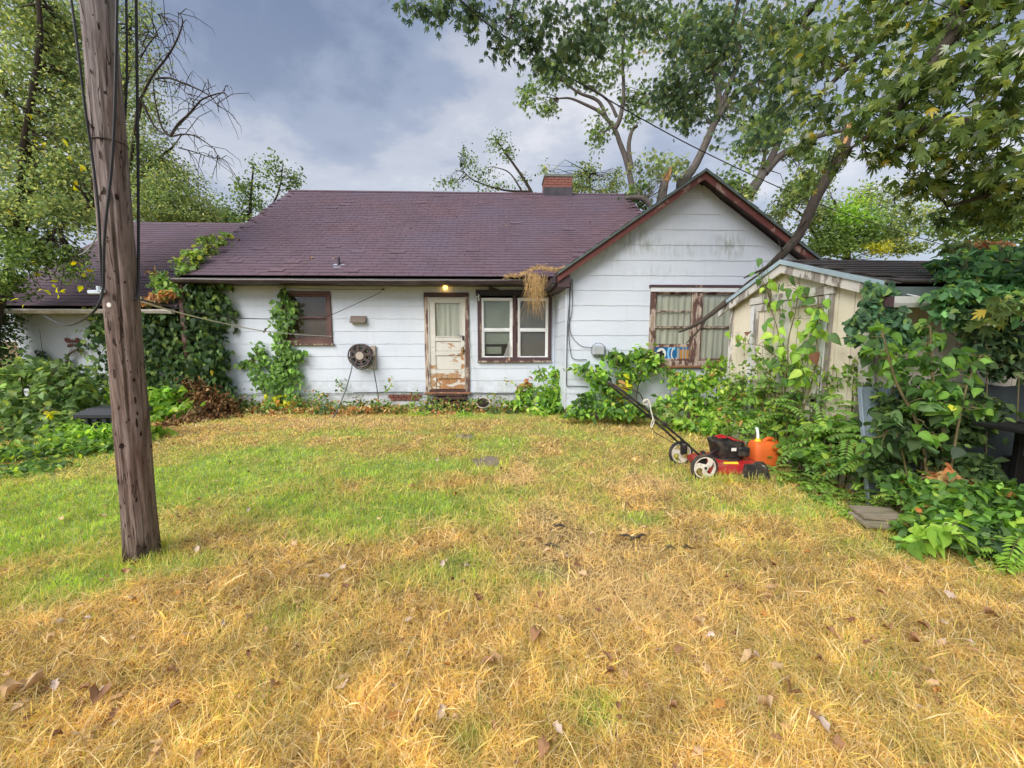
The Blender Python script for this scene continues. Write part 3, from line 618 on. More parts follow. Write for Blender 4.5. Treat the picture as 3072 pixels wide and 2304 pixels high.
# brown window, left
x0, x1, z0, z1 = W1; w = hp(frame_box(MB(), x0, x1, z0, z1, .075, YM - .045, YM + .05), 'window', 'window_brown')
hp(MB().box(x0 - .03, x1 + .03, YM - .07, YM + .02, z0 - .035, z0 + .001, .006), 'sill', 'worn_trim', w)
zi0, zi1 = z0 + .075, z1 - .075; zm_ = lerp(zi0, zi1, .50)
for (a, b_, yy) in ((zm_ - .02, zi1, YM - .01), (zi0, zm_ + .02, YM + .012)):
    s_ = hp(frame_box(MB(), x0 + .076, x1 - .076, a, b_, .045 if a > zi0 else .06, yy, yy + .03), 'sash', 'window_brown', w)
    hp(pane(x0 + .12, x1 - .12, a + .04, b_ - .04, yy + .013), 'pane', 'glass', w)
hp(MB().box(x0 + .08, x1 - .08, YM + .045, YM + .05, zm_, zi1), 'blind', plain('dark_maroon_blind', (0.10, 0.062, 0.062), .7, .15, 3, bmp=0), w)
hp(MB().box(x0 + .08, x1 - .08, YM + .055, YM + .06, zi0, zm_), 'board', 'brownboard', w)
# double white window right of the door
x0, x1, z0, z1 = W2; w = hp(frame_box(MB(), x0, x1, z0 + .04, z1, .075, YM - .05, YM + .05).box((x0+x1)/2 - .035, (x0+x1)/2 + .035, YM - .035, YM + .05, z0 + .1, z1 - .075, .004), 'window', 'brown_trim')
hp(MB().box(x0 - .01, x1 + .01, YM - .075, YM + .02, z0, z0 + .039, .006), 'sill', 'worn_trim', w)
hp(MB().box(x0 - .03, x1 + .03, YM - .06, YM - .051, z1 - .10, z1 + .02).prism([(x0 + .25, z1 + .02), (x0 + .5, z1 + .02), (x0 + .26, z1 + .10)], YM - .06, YM - .054), 'torn_flashing', 'fascia_black', w)
for i, (ua, ub) in enumerate(((1444, 1538), (1552, 1645))):
    a, b_, c, d = rc(ua, 894, ub, 1078, YM); yy = YM - .03
    hp(MB().box(a - .012, a + .003, YM - .049, YM - .02, c, d - .02).box(b_ - .003, b_ + .012, YM - .049, YM - .02, c, d - .02), 'stop', 'worn_trim', w)
    hp(frame_box(MB(), a, b_, c, d, .05, yy, yy + .06), 'frame', 'vinyl', w)
    zm_ = lerp(c, d, .485)
    hp(MB().box(a + .05, b_ - .05, yy + .004, yy + .05, zm_ - .022, zm_ + .022, .004), 'meeting_rail', 'vinyl', w)
    hp(MB().box((a + b_)/2 - .035, (a + b_)/2 + .035, yy - .006, yy + .01, zm_ + .018, zm_ + .034, .004), 'latch', 'vinyl', w)
    hp(frame_box(MB(), a + .051, b_ - .051, zm_ + .023, d - .051, .014, yy + .02, yy + .045, .002), 'sash', 'vinyl', w); hp(frame_box(MB(), a + .051, b_ - .051, c + .051, zm_ - .023, .018, yy + .012, yy + .04, .002), 'sash', 'vinyl', w)
    hp(pane(a + .06, b_ - .06, zm_ + .03, d - .06, yy + .03), 'pane', 'glass', w); hp(pane(a + .06, b_ - .06, c + .06, zm_ - .03, yy + .024), 'pane', 'glass', w)
    if i == 0: hp(blind(a + .03, b_ - .03, lerp(c, d, .26), d - .03, YM + .045, .019), 'blind', 'blind', w); hp(blind(a + .06, b_ - .25, lerp(c, d, .10), lerp(c, d, .20), YM + .07, .026), 'blind', 'blind', w)
    else: hp(blind(a + .03, b_ - .03, c + .02, d - .03, YM + .045, .021), 'blind', 'blind_dark', w)
    if i == 0:      # a torn screen hangs from the sash
        t_ = MB().add([(b_ - .22, yy - .012, c + .03), (b_ - .06, yy - .015, c + .01), (b_ - .03, yy - .02, c + .25), (b_ - .08, yy - .018, c + .42), (b_ - .15, yy - .014, c + .22)], [(0, 1, 2, 3, 4)])
        mm, ns, ls, bs = newmat('torn_insect_screen'); tr = N(ns, 'ShaderNodeBsdfTransparent'); mx = N(ns, 'ShaderNodeMixShader'); mx.inputs[0].default_value = .42; bs.inputs['Base Color'].default_value = (.5, .5, .48, 1)
        ls.new(tr.outputs[0], mx.inputs[1]); ls.new(bs.outputs[0], mx.inputs[2]); ls.new(mx.outputs[0], ns['Material Output'].inputs[0]); hp(t_, 'screen', mm, w)
# gable window
x0, x1, z0, z1 = W3; w = hp(frame_box(MB(), x0, x1, z0, z1 - .05, .095, YG - .05, YG + .05), 'window', M['worn_trim'])
hp(MB().box(x0 - .03, x1 + .03, YG - .075, YG + .02, z1 - .049, z1, .006), 'head_trim', 'brown_trim', w); hp(MB().box(x0 - .01, x1 + .01, YG - .062, YG - .051, z1 - .125, z1 - .05), 'head_trim', 'shed_white', w)
hp(MB().box(x0 - .04, x1 + .04, YG - .085, YG + .02, z0 - .035, z0 + .002, .006), 'sill', 'rust_trim', w)
um = (2075 + 2101) / 2; mxx = P(um, 980, Y=YG)[0]; hp(MB().box(mxx - .075, mxx + .075, YG - .045, YG + .05, z0 + .095, z1 - .145, .006), 'mullion', 'worn_trim', w)
for i, (a, b_) in enumerate(((x0 + .096, mxx - .076), (mxx + .076, x1 - .096))):
    c, d = z0 + .096, z1 - .146; yy = YG - .015; zm_ = lerp(c, d, .50)
    for (p_, q_, dy_) in ((zm_ - .02, d, 0), (c, zm_ + .02, .02)):
        hp(frame_box(MB(), a, b_, p_, q_, .03 if p_ > c else .04, yy + dy_, yy + dy_ + .018), 'sash', 'worn_trim', w); hp(pane(a + .025, b_ - .025, p_ + .03, q_ - .025, yy + dy_ + .006), 'pane', 'glass', w)
    if i == 0:
        zz_ = lerp(c, d, .735); hp(MB().box(a + .03, b_ - .03, yy + .001, yy + .016, zz_ - .012, zz_ + .012), 'muntin', 'worn_trim', w); zz_ = lerp(c, d, .235); hp(MB().box(a + .03, b_ - .03, yy + .022, yy + .036, zz_ - .04, zz_ + .022), 'rail', 'worn_trim', w)
    hp(pleat(a + .01, b_ - .01, lerp(c, d, .20) if i == 0 else c, d - .01, YG + .032, 6, .009, i + 2), 'curtain', 'curtain_b', w)
    hp(MB().box(a, b_, YG + .058, YG + .062, d - .07, d), 'valance', 'blind', w)
    if i == 0:      # a printed carton on the sill behind the glass
        zt = lerp(c, d, .20); yb = YG + .012
        box_ = thing('printed_carton', ((a + b_) / 2, yb, c), 'bright blue printed carton standing on the sill inside the gable window', 'carton')
        MB().box(a + .01, b_ - .01, yb, yb + .02, c + .03, zt).build('carton_board', M['blue'], box_)
        W_ = b_ - a; hz = zt - c - .03; X_ = lambda t: a + W_ * t; Z_ = lambda t: c + .03 + hz * t; q = yb - .002
        def blob(name, mk, cx_, cz_, rx, rz, a0=0, a1=2*math.pi, inner=0, dq=0):
            n = 20; o_ = [(X_(cx_) + rx*W_*math.cos(lerp(a0, a1, k/n)), Z_(cz_) + rz*hz*math.sin(lerp(a0, a1, k/n))) for k in range(n + 1)]
            i_ = [(X_(cx_) + rx*inner*W_*math.cos(lerp(a0, a1, k/n)), Z_(cz_) + rz*inner*hz*math.sin(lerp(a0, a1, k/n))) for k in range(n + 1)]
            vs = [(p[0], q - dq, p[1]) for p in o_ + i_]; MB().add(vs, [(k, k + 1, n + 2 + k, n + 1 + k) for k in range(n)]).build(name, M[mk], box_)
        blob('printed_spot', 'label_white', .22, .45, .13, .5); blob('printed_spot', 'black', .24, .33, .07, .26, dq=.001); blob('printed_swirl', 'light_blue', .50, .5, .12, .75, .6, 4.6, .6); blob('printed_swirl', 'label_white', .58, .45, .10, .6, 2.0, 5.6, .72, dq=.001); blob('printed_swirl', 'light_blue', .12, .8, .16, .35, 2.6, 6.0, .6)
        MB().box(X_(.64), X_(.70), q - .001, q + .003, Z_(.02), Z_(.98)).build('printed_stripe', M['galv'], box_); MB().box(X_(.71), X_(.97), q - .001, q + .003, Z_(.02), Z_(.8)).build('printed_panel', M['tan_print'], box_)
        for k in (.78, .86): MB().box(X_(k), X_(k + .03), q - .003, q - .001, Z_(.05), Z_(.98)).build('printed_stripe', M['galv'], box_)
# back door
x0, x1, z0, z1 = DOOR; fw_ = .085
hp(MB().box(x0, x1, YM - .045, YM + .05, z1 - .095, z1, .004), 'door_frame', 'brown_trim')
df = hp(MB().box(x0, x0 + fw_, YM - .045, YM + .05, z0, z1 - .095, .004).box(x1 - fw_, x1, YM - .045, YM + .05, z0, z1 - .095, .004), 'door_frame', 'worn_trim')
hp(MB().box(x0 - .02, x1 + .02, YM - .10, YM + .05, z0 - .045, z0 + .001, .008), 'threshold', 'rust_trim'); hp(MB().box(x0 + fw_, x1 - fw_, YM - .03, YM + .05, z0 + .002, z0 + .06), 'threshold', 'step_wood')
dx0, dx1, dz0, dz1 = x0 + fw_ + .005, x1 - fw_ - .005, z0 + .065, z1 - .10; dyy = YM - .02
hp(MB().box(x0 + fw_, x0 + fw_ + .022, YM - .04, YM - .021, z0 + .06, z1 - .095).box(x1 - fw_ - .022, x1 - fw_, YM - .04, YM - .021, z0 + .06, z1 - .095), 'door_stop', 'shed_trim')
ga, gb, gc, gd = rc(1305, 908, 1382, 1010, YM)
door = hp(MB().box(dx0, ga, dyy, dyy + .042, dz0, dz1, .003).box(gb, dx1, dyy, dyy + .042, gc - .25, dz1, .003).box(ga, gb, dyy, dyy + .042, gd, dz1, .003), 'door', 'door')
hp(MB().box(gb, dx1, dyy, dyy + .042, dz0, gc - .252, .003), 'stile', 'door_low', door)
zs = [gc] + [P(1340, v, Y=YM)[2] for v in (1024, 1053, 1067, 1108, 1136)] + [dz0]
for k in range(len(zs) - 1):
    rail = k in (0, 2, 4); hp(MB().box(ga + .002, gb - .002, dyy + (.002 if rail else .020), dyy + .038, zs[k + 1] + .003, zs[k] - .003, .004), 'rail' if rail else 'panel', 'door_low' if k == 5 else 'door', door)
hp(frame_box(MB(), ga - .012, gb + .012, gc - .012, gd + .012, .02, dyy - .008, dyy + .01), 'glazing_bead', 'door', door)
hp(pane(ga, gb, gc, gd, dyy + .02), 'pane', 'glass', door); hp(pleat(ga - .03, gb + .03, gc - .05, gd + .03, dyy + .045, 7, .005, 5), 'curtain', 'curtain', door)
lk = P(1390, 1014, Y=YM); hp(MB().box(lk[0] - .022, lk[0] + .022, dyy - .03, dyy, lk[2] - .05, lk[2] + .05, .012).disc((lk[0], dyy - .034, lk[2]), (0, 1, 0), .014, .012, 12), 'deadbolt', 'black', door)
hp(MB().tube([(lk[0] - .015, dyy - .02, lk[2] + .05), (lk[0] - .14, dyy - .045, lk[2] + .075), (lk[0] - .17, dyy - .04, lk[2] + .062)], .008, 6), 'lever', 'galv', door)
kb = P(1390, 1050, Y=YM); hp(MB().box(kb[0] - .018, kb[0] + .018, dyy - .008, dyy, kb[2] - .10, kb[2] + .08, .006).lathe((kb[0], dyy - .04, kb[2] - .028), [(.006, 0), (.026, .01), (.03, .028), (.02, .05), (.006, .056)], 14), 'knob', plain('tarnished_brass', (.22, .16, .08), .4, .3, 20, metal=.8), door)
# light over the door, hood vent
lb = P(1336, 863, Y=YM - .07); pl_ = hp(MB().disc((lb[0], YM - .005, lb[2] + .02), (0, 1, 0), .06, .025, 20).tube([(lb[0], YM, lb[2] + .02), (lb[0], YM - .06, lb[2])], .022, 12), 'porch_light', 'galv')
bm_ = MB(); bm_.lathe((lb[0], YM - .09, lb[2] - .05), [(.008, 0), (.035, .012), (.052, .045), (.044, .078), (.02, .1)], 18); hp(bm_, 'bulb', 'bulb', pl_, smooth=True)
a, b_, c, d = rc(1054, 948, 1100, 969, YM); hp(MB().prism([(YM, c), (YM, d), (YM - .04, d), (YM - .12, c + .02), (YM - .12, c)], a, b_, ax=0), 'vent_hood', 'vent')
# wooden step, boards under the door
for k, (ua, ub, va, yy) in enumerate(((1296, 1398, 1192, 8.76), (1290, 1404, 1206, 8.70), (1304, 1388, 1181, 8.82))):
    a = P(ua, va, Y=yy); b_ = P(ub, va, Y=yy); hp(MB().obox(((a[0] + b_[0]) / 2, yy + .1, a[2] - .03), (b_[0] - a[0], .26, .055), rot(z=.03 * (k - 1), y=.03 * (k - 1)), .008), 'step', 'step_wood')

# ------------------------------------------------------------------ utility pole and lines
pb = P(428, 1672, Z=0.0); pt = P(290, -40, Y=2.62); pdir = (pt - pb) / (pt[2] - pb[2])
pax = lambda z: pb + pdir * z
prad = lambda z: .094 - .0048 * z
POLE = thing('utility_pole', pb, 'thick weathered wooden utility pole leaning left in the front of the yard', 'utility pole')
b = MB(); nn = 40; zsn = np.concatenate([[-.3, 0], np.linspace(.06, 7.5, 90)]); vs = []
for z in zsn:
    c = pax(z)
    for k in range(nn):
        a = 2 * math.pi * k / nn
        crack = 0
        for (ac, wd, dp, z0c, z1c) in ((4.35, .07, .014, .05, 1.15), (4.9, .08, .010, .2, 1.5), (5.35, .06, .012, .9, 3.2), (4.6, .06, .009, 1.9, 4.2), (3.6, .05, .015, .3, 2.5), (4.05, .04, .012, 2.5, 5), (5.6, .05, .018, 0, .9)):
            aa = ac + .05 * math.sin(z * 2.3 + ac * 5)
            if z0c < z < z1c: crack += dp * math.exp(-((a - aa) / wd) ** 2) * min(1, (z - z0c) * 4, (z1c - z) * 4)
        rr = prad(z) + .002 * math.sin(3 * a + 1 + .4 * z) + .0012 * math.sin(11 * a + 2 * math.sin(z)) + .0015 * math.sin(7 * z + 2 * a) - crack + (.008 * math.exp(-z * 8))
        vs.append((c[0] + rr * math.cos(a), c[1] + rr * math.sin(a), c[2]))
b.add(vs, [(i * nn + k, i * nn + (k + 1) % nn, (i + 1) * nn + (k + 1) % nn, (i + 1) * nn + k) for i in range(len(zsn) - 1) for k in range(nn)])
b.build('pole_shaft', M['pole'], POLE, smooth=False)
rg = random.Random(11)
for i in range(30):                                  # climbing-spike gouges and knots on the side towards the camera
    z = rg.uniform(.25, 3.6); a = rg.uniform(3.9, 5.9); c = pax(z); r_ = prad(z) - .002
    p = Vector((c[0] + r_ * math.cos(a), c[1] + r_ * math.sin(a), z)); s = rg.uniform(.003, .009)
    asp = rg.uniform(1.2, 4.5); n_ = Vector((math.cos(a), math.sin(a), 0)); t_ = Vector((-math.sin(a), math.cos(a), 0)); vs = []
    for k in range(8):
        q = 2 * math.pi * k / 8; vs.append(p + n_ * .004 + t_ * s * math.cos(q) * rg.uniform(.5, 1) + Vector((0, 0, 1)) * s * asp * rg.uniform(.8, 1.1) * math.sin(q))
    vs.append(p + n_ * .0035); MB().add(vs, [(k, (k + 1) % 8, 8) for k in range(8)]).build('gouge', M['knot'], POLE)
tg = P(330, 915, Y=2.52); MB().disc((tg[0], 2.515, tg[2]), (0.1, 1, 0), .014, .006, 16).build('tag', M['label_white'], POLE)
st = P(300, 396, Y=2.5)[2]; MB().torus((pax(st)[0], pax(st)[1], st), (0, 0, 1), prad(st) + .002, .004, 32, 6).build('wire_band', M['black'], POLE)
cl = P(308, 872, Y=2.5)[2]; cc = pax(cl); MB().box(cc[0] - .11, cc[0] - .03, cc[1] - .105, cc[1] - .07, cl - .012, cl + .012, .004).tube([(cc[0] - .11, cc[1] - .085, cl), (cc[0] - .01, cc[1] - .10, cl + .005)], .010, 8).disc((cc[0] - .04, cc[1] - .095, cl + .02), (0, 0, 1), .016, .03, 12).build('clamp', M['galv'], POLE)
def wire(name, pts, r, mk, label, cat, n=6, sm=8, group=None): return MB().tube(curve(pts, sm), r, n).build(name, M[mk], None, label, cat, group)
W = lambda lst: [P(u, v, Y=y) for (u, v, y) in lst]
wire('cable', W([(205, -60, 2.5), (222, 60, 2.48), (240, 200, 2.47), (256, 330, 2.48), (275, 460, 2.5), (296, 640, 2.5), (305, 860, 2.48)]), .006, 'black_cable', 'black cable running down the left edge of the wooden pole', 'cable')
wire('cable', W([(352, -60, 2.5), (345, 300, 2.49), (335, 500, 2.49), (314, 700, 2.48), (310, 865, 2.48)]), .007, 'black_cable', 'black cable stapled down the face of the wooden pole', 'cable')
wire('cable', W([(378, -60, 2.72), (381, 200, 2.72), (376, 340, 2.72), (370, 420, 2.74)]), .006, 'black_cable', 'thin black cable between the pole and the straight hanging cable', 'cable')
wire('cable', W([(408, -60, 2.75), (412, 300, 2.75), (415, 600, 2.74), (414, 868, 2.68), (404, 900, 2.62)]), .0075, 'black_cable', 'straight black cable hanging just right of the wooden pole', 'cable')
wire('cable', W([(308, 868, 2.5), (300, 905, 2.46), (270, 945, 2.5), (210, 975, 2.8), (165, 965, 3.2), (134, 948, 3.5)]), .0065, 'black_cable', 'looped cable sagging from the pole clamp across the left wing wall', 'cable')
wire('cable', W([(290, 708, 4.5), (275, 735, 4.7), (255, 755, 4.9), (236, 765, 5.0)]), .006, 'grey_box', 'short grey cable curling left of the pole before the roof', 'cable')
wire('power_line', [P(1340, -40, Y=5.2), P(1500, 100, Y=5.6), P(1800, 285, Y=6.6), P(2120, 460, Y=8.0), P(2450, 610, Y=9.6), P(2700, 695, Y=11), P(2830, 735, Y=12.2)], .010, 'black_cable', 'black service line slanting across the sky above the gable', 'power line')
wire('clothesline', [P(424, 900, Y=2.70), P(560, 930, Y=3.6), P(700, 953, Y=5.0), P(830, 957, Y=6.6), P(930, 954, Y=7.8), P(985, 948, Y=8.3), P(1145, 876, Y=8.9)], .006, 'black_cable', 'dark clothes wire sagging from the pole to a hook above the brown window', 'wire')
wire('clothesline', [P(424, 905, Y=2.70), P(530, 936, Y=3.4), P(662, 968, Y=4.6), P(790, 993, Y=6.3), P(900, 1004, Y=7.7), P(994, 1009, Y=8.85)], .007, 'rope', 'pale rope clothesline running from the pole to the brown window frame', 'rope')
wire('cable', [P(835, 862, Y=8.85), P(1000, 868, Y=8.9), P(1150, 868, Y=8.92)], .004, 'window_brown', 'thin brown wire tacked along the wall above the brown window', 'wire')
hk = P(1150, 868, Y=8.92); MB().disc(hk, (0, 1, 0), .02, .05, 10).tube([hk, (hk[0] - .02, hk[1] - .05, hk[2] - .03)], .008, 6).build('hook', M['window_brown'], None, 'small rusty hook on the white wall holding the clothes wire', 'hook')
cp = P(795, 991, Y=6.36)
CPN = thing('clothespin', cp, 'dark clothespin clipped on the pale rope left of the window vine', 'clothespin')
for sg in (-1, 1): MB().obox((cp[0] + sg * .008, cp[1], cp[2]), (.011, .014, .085), rot(y=.55 + sg * .08), .002).build('peg_arm', M['brown_trim'], CPN)
# cables on the gable corner
for lab, pts, r in (('black cable running down the gable corner to the ground', [(1710, 838), (1708, 900), (1702, 1000), (1700, 1100), (1700, 1155), (1715, 1158), (1765, 1160)], .007),
                    ('thin cable looping from the gable corner to the grey utility box', [(1714, 835), (1708, 920), (1712, 1000), (1740, 1035), (1765, 1042), (1778, 1042)], .005),
                    ('slack black cable bowing right at the gable corner above the weeds', [(1717, 838), (1716, 930), (1706, 980), (1712, 1060), (1725, 1078), (1760, 1079)], .006)):
    MB().tube(curve([P(u, v, Y=YG - .035) for u, v in pts], 6), r, 6).build('cable', M['black_cable'], None, lab, 'cable')
wire('cable', W([(1060, 1178, YM - .03), (1200, 1176, YM - .03), (1270, 1178, YM - .03)]), .007, 'black_cable', 'dark cable along the wall foot left of the door', 'cable'); wire('cable', W([(1410, 1178, YM - .03), (1500, 1181, YM - .03), (1640, 1178, YM - .03)]), .007, 'black_cable', 'dark cable along the wall foot right of the door', 'cable')
wire('broken_string', W([(1405, 1010, YM - .04), (1414, 1070, YM - .06), (1424, 1130, YM - .1), (1432, 1180, YM - .15)]), .004, 'rope', 'thin white cord slanting down the wall right of the door', 'cord')

# ------------------------------------------------------------------ things on the house wall
a, b_, c, d = rc(1777, 1036, 1812, 1066, YG - .05)
UB = thing('utility_box', (a, YG, c), 'small grey plastic utility box on the gable wall above the weeds', 'utility box')
MB().box(a, b_, YG - .11, YG - .02, c, d, .015).build('box_body', M['grey_box'], UB); MB().box(a + .015, b_ - .015, YG - .122, YG - .111, c + .02, d - .02, .006).build('box_cover', M['grey_box'], UB); MB().torus(((a + b_) / 2, YG - .07, (c + d) / 2), (.1, 1, 0), .135, .005, 26, 5).build('coiled_wire', M['black_cable'], UB)
sc_ = P(1434, 886, Y=YM - .12)
SCM = thing('security_camera', sc_, 'small white security camera at the upper left corner of the double window', 'camera')
MB().box(sc_[0] - .035, sc_[0] + .03, YM - .16, YM - .07, sc_[2] - .03, sc_[2] + .03, .02).build('camera_body', M['vinyl'], SCM); MB().disc((sc_[0] - .015, YM - .163, sc_[2]), (0, 1, 0), .02, .012, 14).build('lens', M['black'], SCM); MB().tube([(sc_[0] + .01, YM - .09, sc_[2] - .02), (sc_[0] + .015, YM - .06, sc_[2] - .11)], .012, 8).build('mount', M['vinyl'], SCM)
bt = P(219, 1027, Y=YM - .03); BF = thing('butterfly_ornament', bt, 'rust-red butterfly ornament on the left wing wall', 'ornament')
for sg in (-1, 1):
    for (oz, lx, lz) in ((.02, .14, .10), (-.05, .10, .07)):
        vs = []; n = 14
        for k in range(n):
            q = 2 * math.pi * k / n; rx = lx * (.5 + .5 * math.cos(q)) ; vs.append((bt[0] + sg * (.008 + rx), YM - .03 - .025 * rx / lx, bt[2] + oz + (lz * .75 * math.sin(q) * (.35 + .65 * rx / lx)) + rx * (.25 if oz > 0 else -.3)))
        MB().add(vs + [(v[0], v[1] + .006, v[2]) for v in vs], [tuple(range(n)), tuple(range(2*n - 1, n - 1, -1))] + [(k, (k + 1) % n, n + (k + 1) % n, n + k) for k in range(n)]).build('wing', M['butterfly'], BF)
MB().tube([(bt[0], YM - .035, bt[2] - .09), (bt[0], YM - .035, bt[2] + .06)], [.006, .011], 8).build('body', M['butterfly'], BF)
# hose reel
rcx = P(1081, 1067, Y=YM - .16); RX, RZ = rcx[0], rcx[2]; RR = .245; ry = YM - .2
REEL = thing('hose_reel', (RX, YM, RZ - .3), 'round dark brown hose reel mounted on the white wall left of the door', 'hose reel')
MB().torus((RX, ry, RZ), (0, 1, 0), RR, .017, 36, 8).build('rim', M['reel'], REEL); MB().torus((RX, ry + .13, RZ), (0, 1, 0), RR, .017, 36, 8).build('rim', M['reel'], REEL)
MB().disc((RX, ry, RZ), (0, 1, 0), .085, .03, 24).build('hub', M['reel_hub'], REEL); MB().disc((RX, ry + .075, RZ), (0, 1, 0), .12, .12, 24).build('drum', M['reel'], REEL)
MB().disc((RX, ry + .012, RZ), (0, 1, 0), .135, .012, 28, .08).build('inner_ring', M['reel'], REEL); MB().disc((RX, ry + .135, RZ), (0, 1, 0), .24, .006, 28).build('back_plate', M['reel'], REEL)
for k in range(8):
    q = math.pi * k / 4 + .2; d0, d1 = .08, RR; w0, w1 = .018, .034; e = Vector((math.cos(q), 0, math.sin(q))); t_ = Vector((-math.sin(q), 0, math.cos(q))); o_ = Vector((RX, ry, RZ))
    vs = [o_ + e * d_ + t_ * s_ * w_ + Vector((0, yy, 0)) for yy in (-.006, .008) for (d_, w_) in ((d0, w0), (d1, w1)) for s_ in (-1, 1)]
    MB().add(vs, [(0, 2, 3, 1), (4, 5, 7, 6), (0, 1, 5, 4), (2, 6, 7, 3), (0, 4, 6, 2), (1, 3, 7, 5)]).build('spoke', M['reel'], REEL)
MB().box(RX + .18, RX + .30, YM - .07, YM - .018, RZ - .30, RZ + .22, .01).box(RX + .10, RX + .29, ry + .09, YM - .05, RZ - .03, RZ + .03, .008).build('bracket', M['reel_hub'], REEL)
hs = MB()
for i in range(5): hs.torus((RX + .01 * i, ry + .03 + .022 * i, RZ - .012 * (i % 3)), (0, 1, .03 * (i - 2)), .19 + .008 * (i % 2), .011, 30, 6)
hs.torus((RX + .01, ry + .05, RZ - .075), (.05, 1, .05), .225, .011, 30, 6).build('coiled_hose', M['hose'], REEL)
MB().tube(curve([(RX - .20, ry + .05, RZ - .06), P(1056, 1100, Y=8.72), P(1046, 1140, Y=8.6), P(1036, 1172, Y=8.42), P(1016, 1222, Y=8.0), P(998, 1256, Y=7.62), P(975, 1280, Y=7.3)], 6), .012, 8).build('hose_end', M['hose'], REEL)
MB().tube(curve([(RX + .23, ry + .05, RZ + .02), P(1121, 1110, Y=8.8), P(1130, 1160, Y=8.82), P(1135, 1198, Y=8.8)], 6), .012, 8).build('hose_end', M['hose'], REEL)
# dry grass hanging out of the gutter
DG = thing('dry_grass_bundle', P(1605, 820, Y=8.35), 'straw-coloured dry grass hanging out of the gutter before the double window', 'dry grass')
b = MB(); rg = random.Random(5); top = P(1605, 838, Y=8.33)
for i in range(170):
    sx = rg.gauss(0, .09); L = rg.uniform(.2, .85) * (1.0 if abs(sx) < .1 else .7); p0 = Vector((top[0] + sx, top[1] + rg.uniform(-.05, .03), top[2] + rg.uniform(-.04, .08)))
    dxx = rg.gauss(.03, .07); pts = [p0 + Vector((0, .03, .06)), p0, p0 + Vector((dxx * .6, -.02, -L * .5)), p0 + Vector((dxx * 1.6 + rg.uniform(-.02, .02), rg.uniform(-.04, .02), -L))]
    b.tube(pts, [.004, .004, .003, .0015], 3, False)
b.build('hanging_strands', M['straw'], DG, kind='stuff')
b = MB()
for i in range(420):
    t = rg.random(); c = np.array(lerp(P(1510, 836, Y=8.42), P(1705, 808, Y=8.1), t)) + np.array([0, rg.uniform(-.05, .2), rg.uniform(-.01, .06) + .10 * math.exp(-((t - .55) / .18) ** 2)])
    a = rg.uniform(0, 6.28); L = rg.uniform(.05, .22); d_ = Vector((math.cos(a), math.sin(a) * .5, rg.uniform(-.4, .6))).normalized()
    c = Vector(c); b.tube([c - d_ * L / 2, c + Vector((0, 0, .015)), c + d_ * L / 2], [.003, .003, .0015], 3, False)
b.build('gutter_litter', M['straw'], DG, kind='stuff')

# ------------------------------------------------------------------ shed
SX, SY0, SY1, SZE, SZR = 3.50, 3.70, 6.00, 2.02, 2.40; SYM = (SY0 + SY1) / 2; SXE = 7.6
SHED = thing('shed', (SX, SYM, 0), 'cream wooden garden shed with double doors, overgrown with vines', 'shed')
sp = lambda mbx, name, mk, parent=SHED, **k: mbx.build(name, M[mk] if isinstance(mk, str) else mk, parent, **k)
ztop = lambda y: lerp(SZE, SZR, 1 - abs(y - SYM) / (SYM - SY0))
sw = sp(MB().prism([(SY0, 0), (SY1, 0), (SY1, SZE), (SYM, SZR), (SY0, SZE)], SX + .014, SX + .06, ax=0), 'wall', plain('shed_groove', (.20, .16, .15), .8, .2, 4))
n = 12; pw = (SY1 - SY0) / n
for i in range(n):
    a, b_ = SY0 + i * pw + .005, SY0 + (i + 1) * pw - .005; poly = [(a, .02), (b_, .02), (b_, ztop(b_) - .01)]
    if a < SYM < b_: poly.append((SYM, SZR - .01))
    sp(MB().prism(poly + [(a, ztop(a) - .01)], SX, SX + .013, ax=0), 'plank', 'shed_cream', sw)
sw2 = sp(MB().box(SX + .06, SXE, SY0 + .014, SY0 + .06, 0, SZE), 'wall', 'shed_trim')
for i in range(20):
    a = SX + .06 + i * .2; sp(MB().box(a + .004, a + .196, SY0, SY0 + .013, .02, SZE - .01), 'plank', 'shed_cream', sw2)
sp(MB().box(SX + .06, SXE, SY1 - .06, SY1, 0, SZE), 'wall', 'shed_cream'); sp(MB().prism([(SY0, 0), (SY1, 0), (SY1, SZE), (SYM, SZR), (SY0, SZE)], SXE, SXE + .05, ax=0), 'wall', 'shed_cream')
for yy in (SY0 - .012, SY1 - .075): sp(MB().box(SX - .02, SX - .001, yy, yy + .085, 0, SZE + .0, .003), 'corner_trim', 'shed_trim')
sp(MB().box(SX - .02, SX + .09, SY0 - .03, SY0 - .013, 0, SZE - .02, .003), 'corner_trim', 'shed_trim')
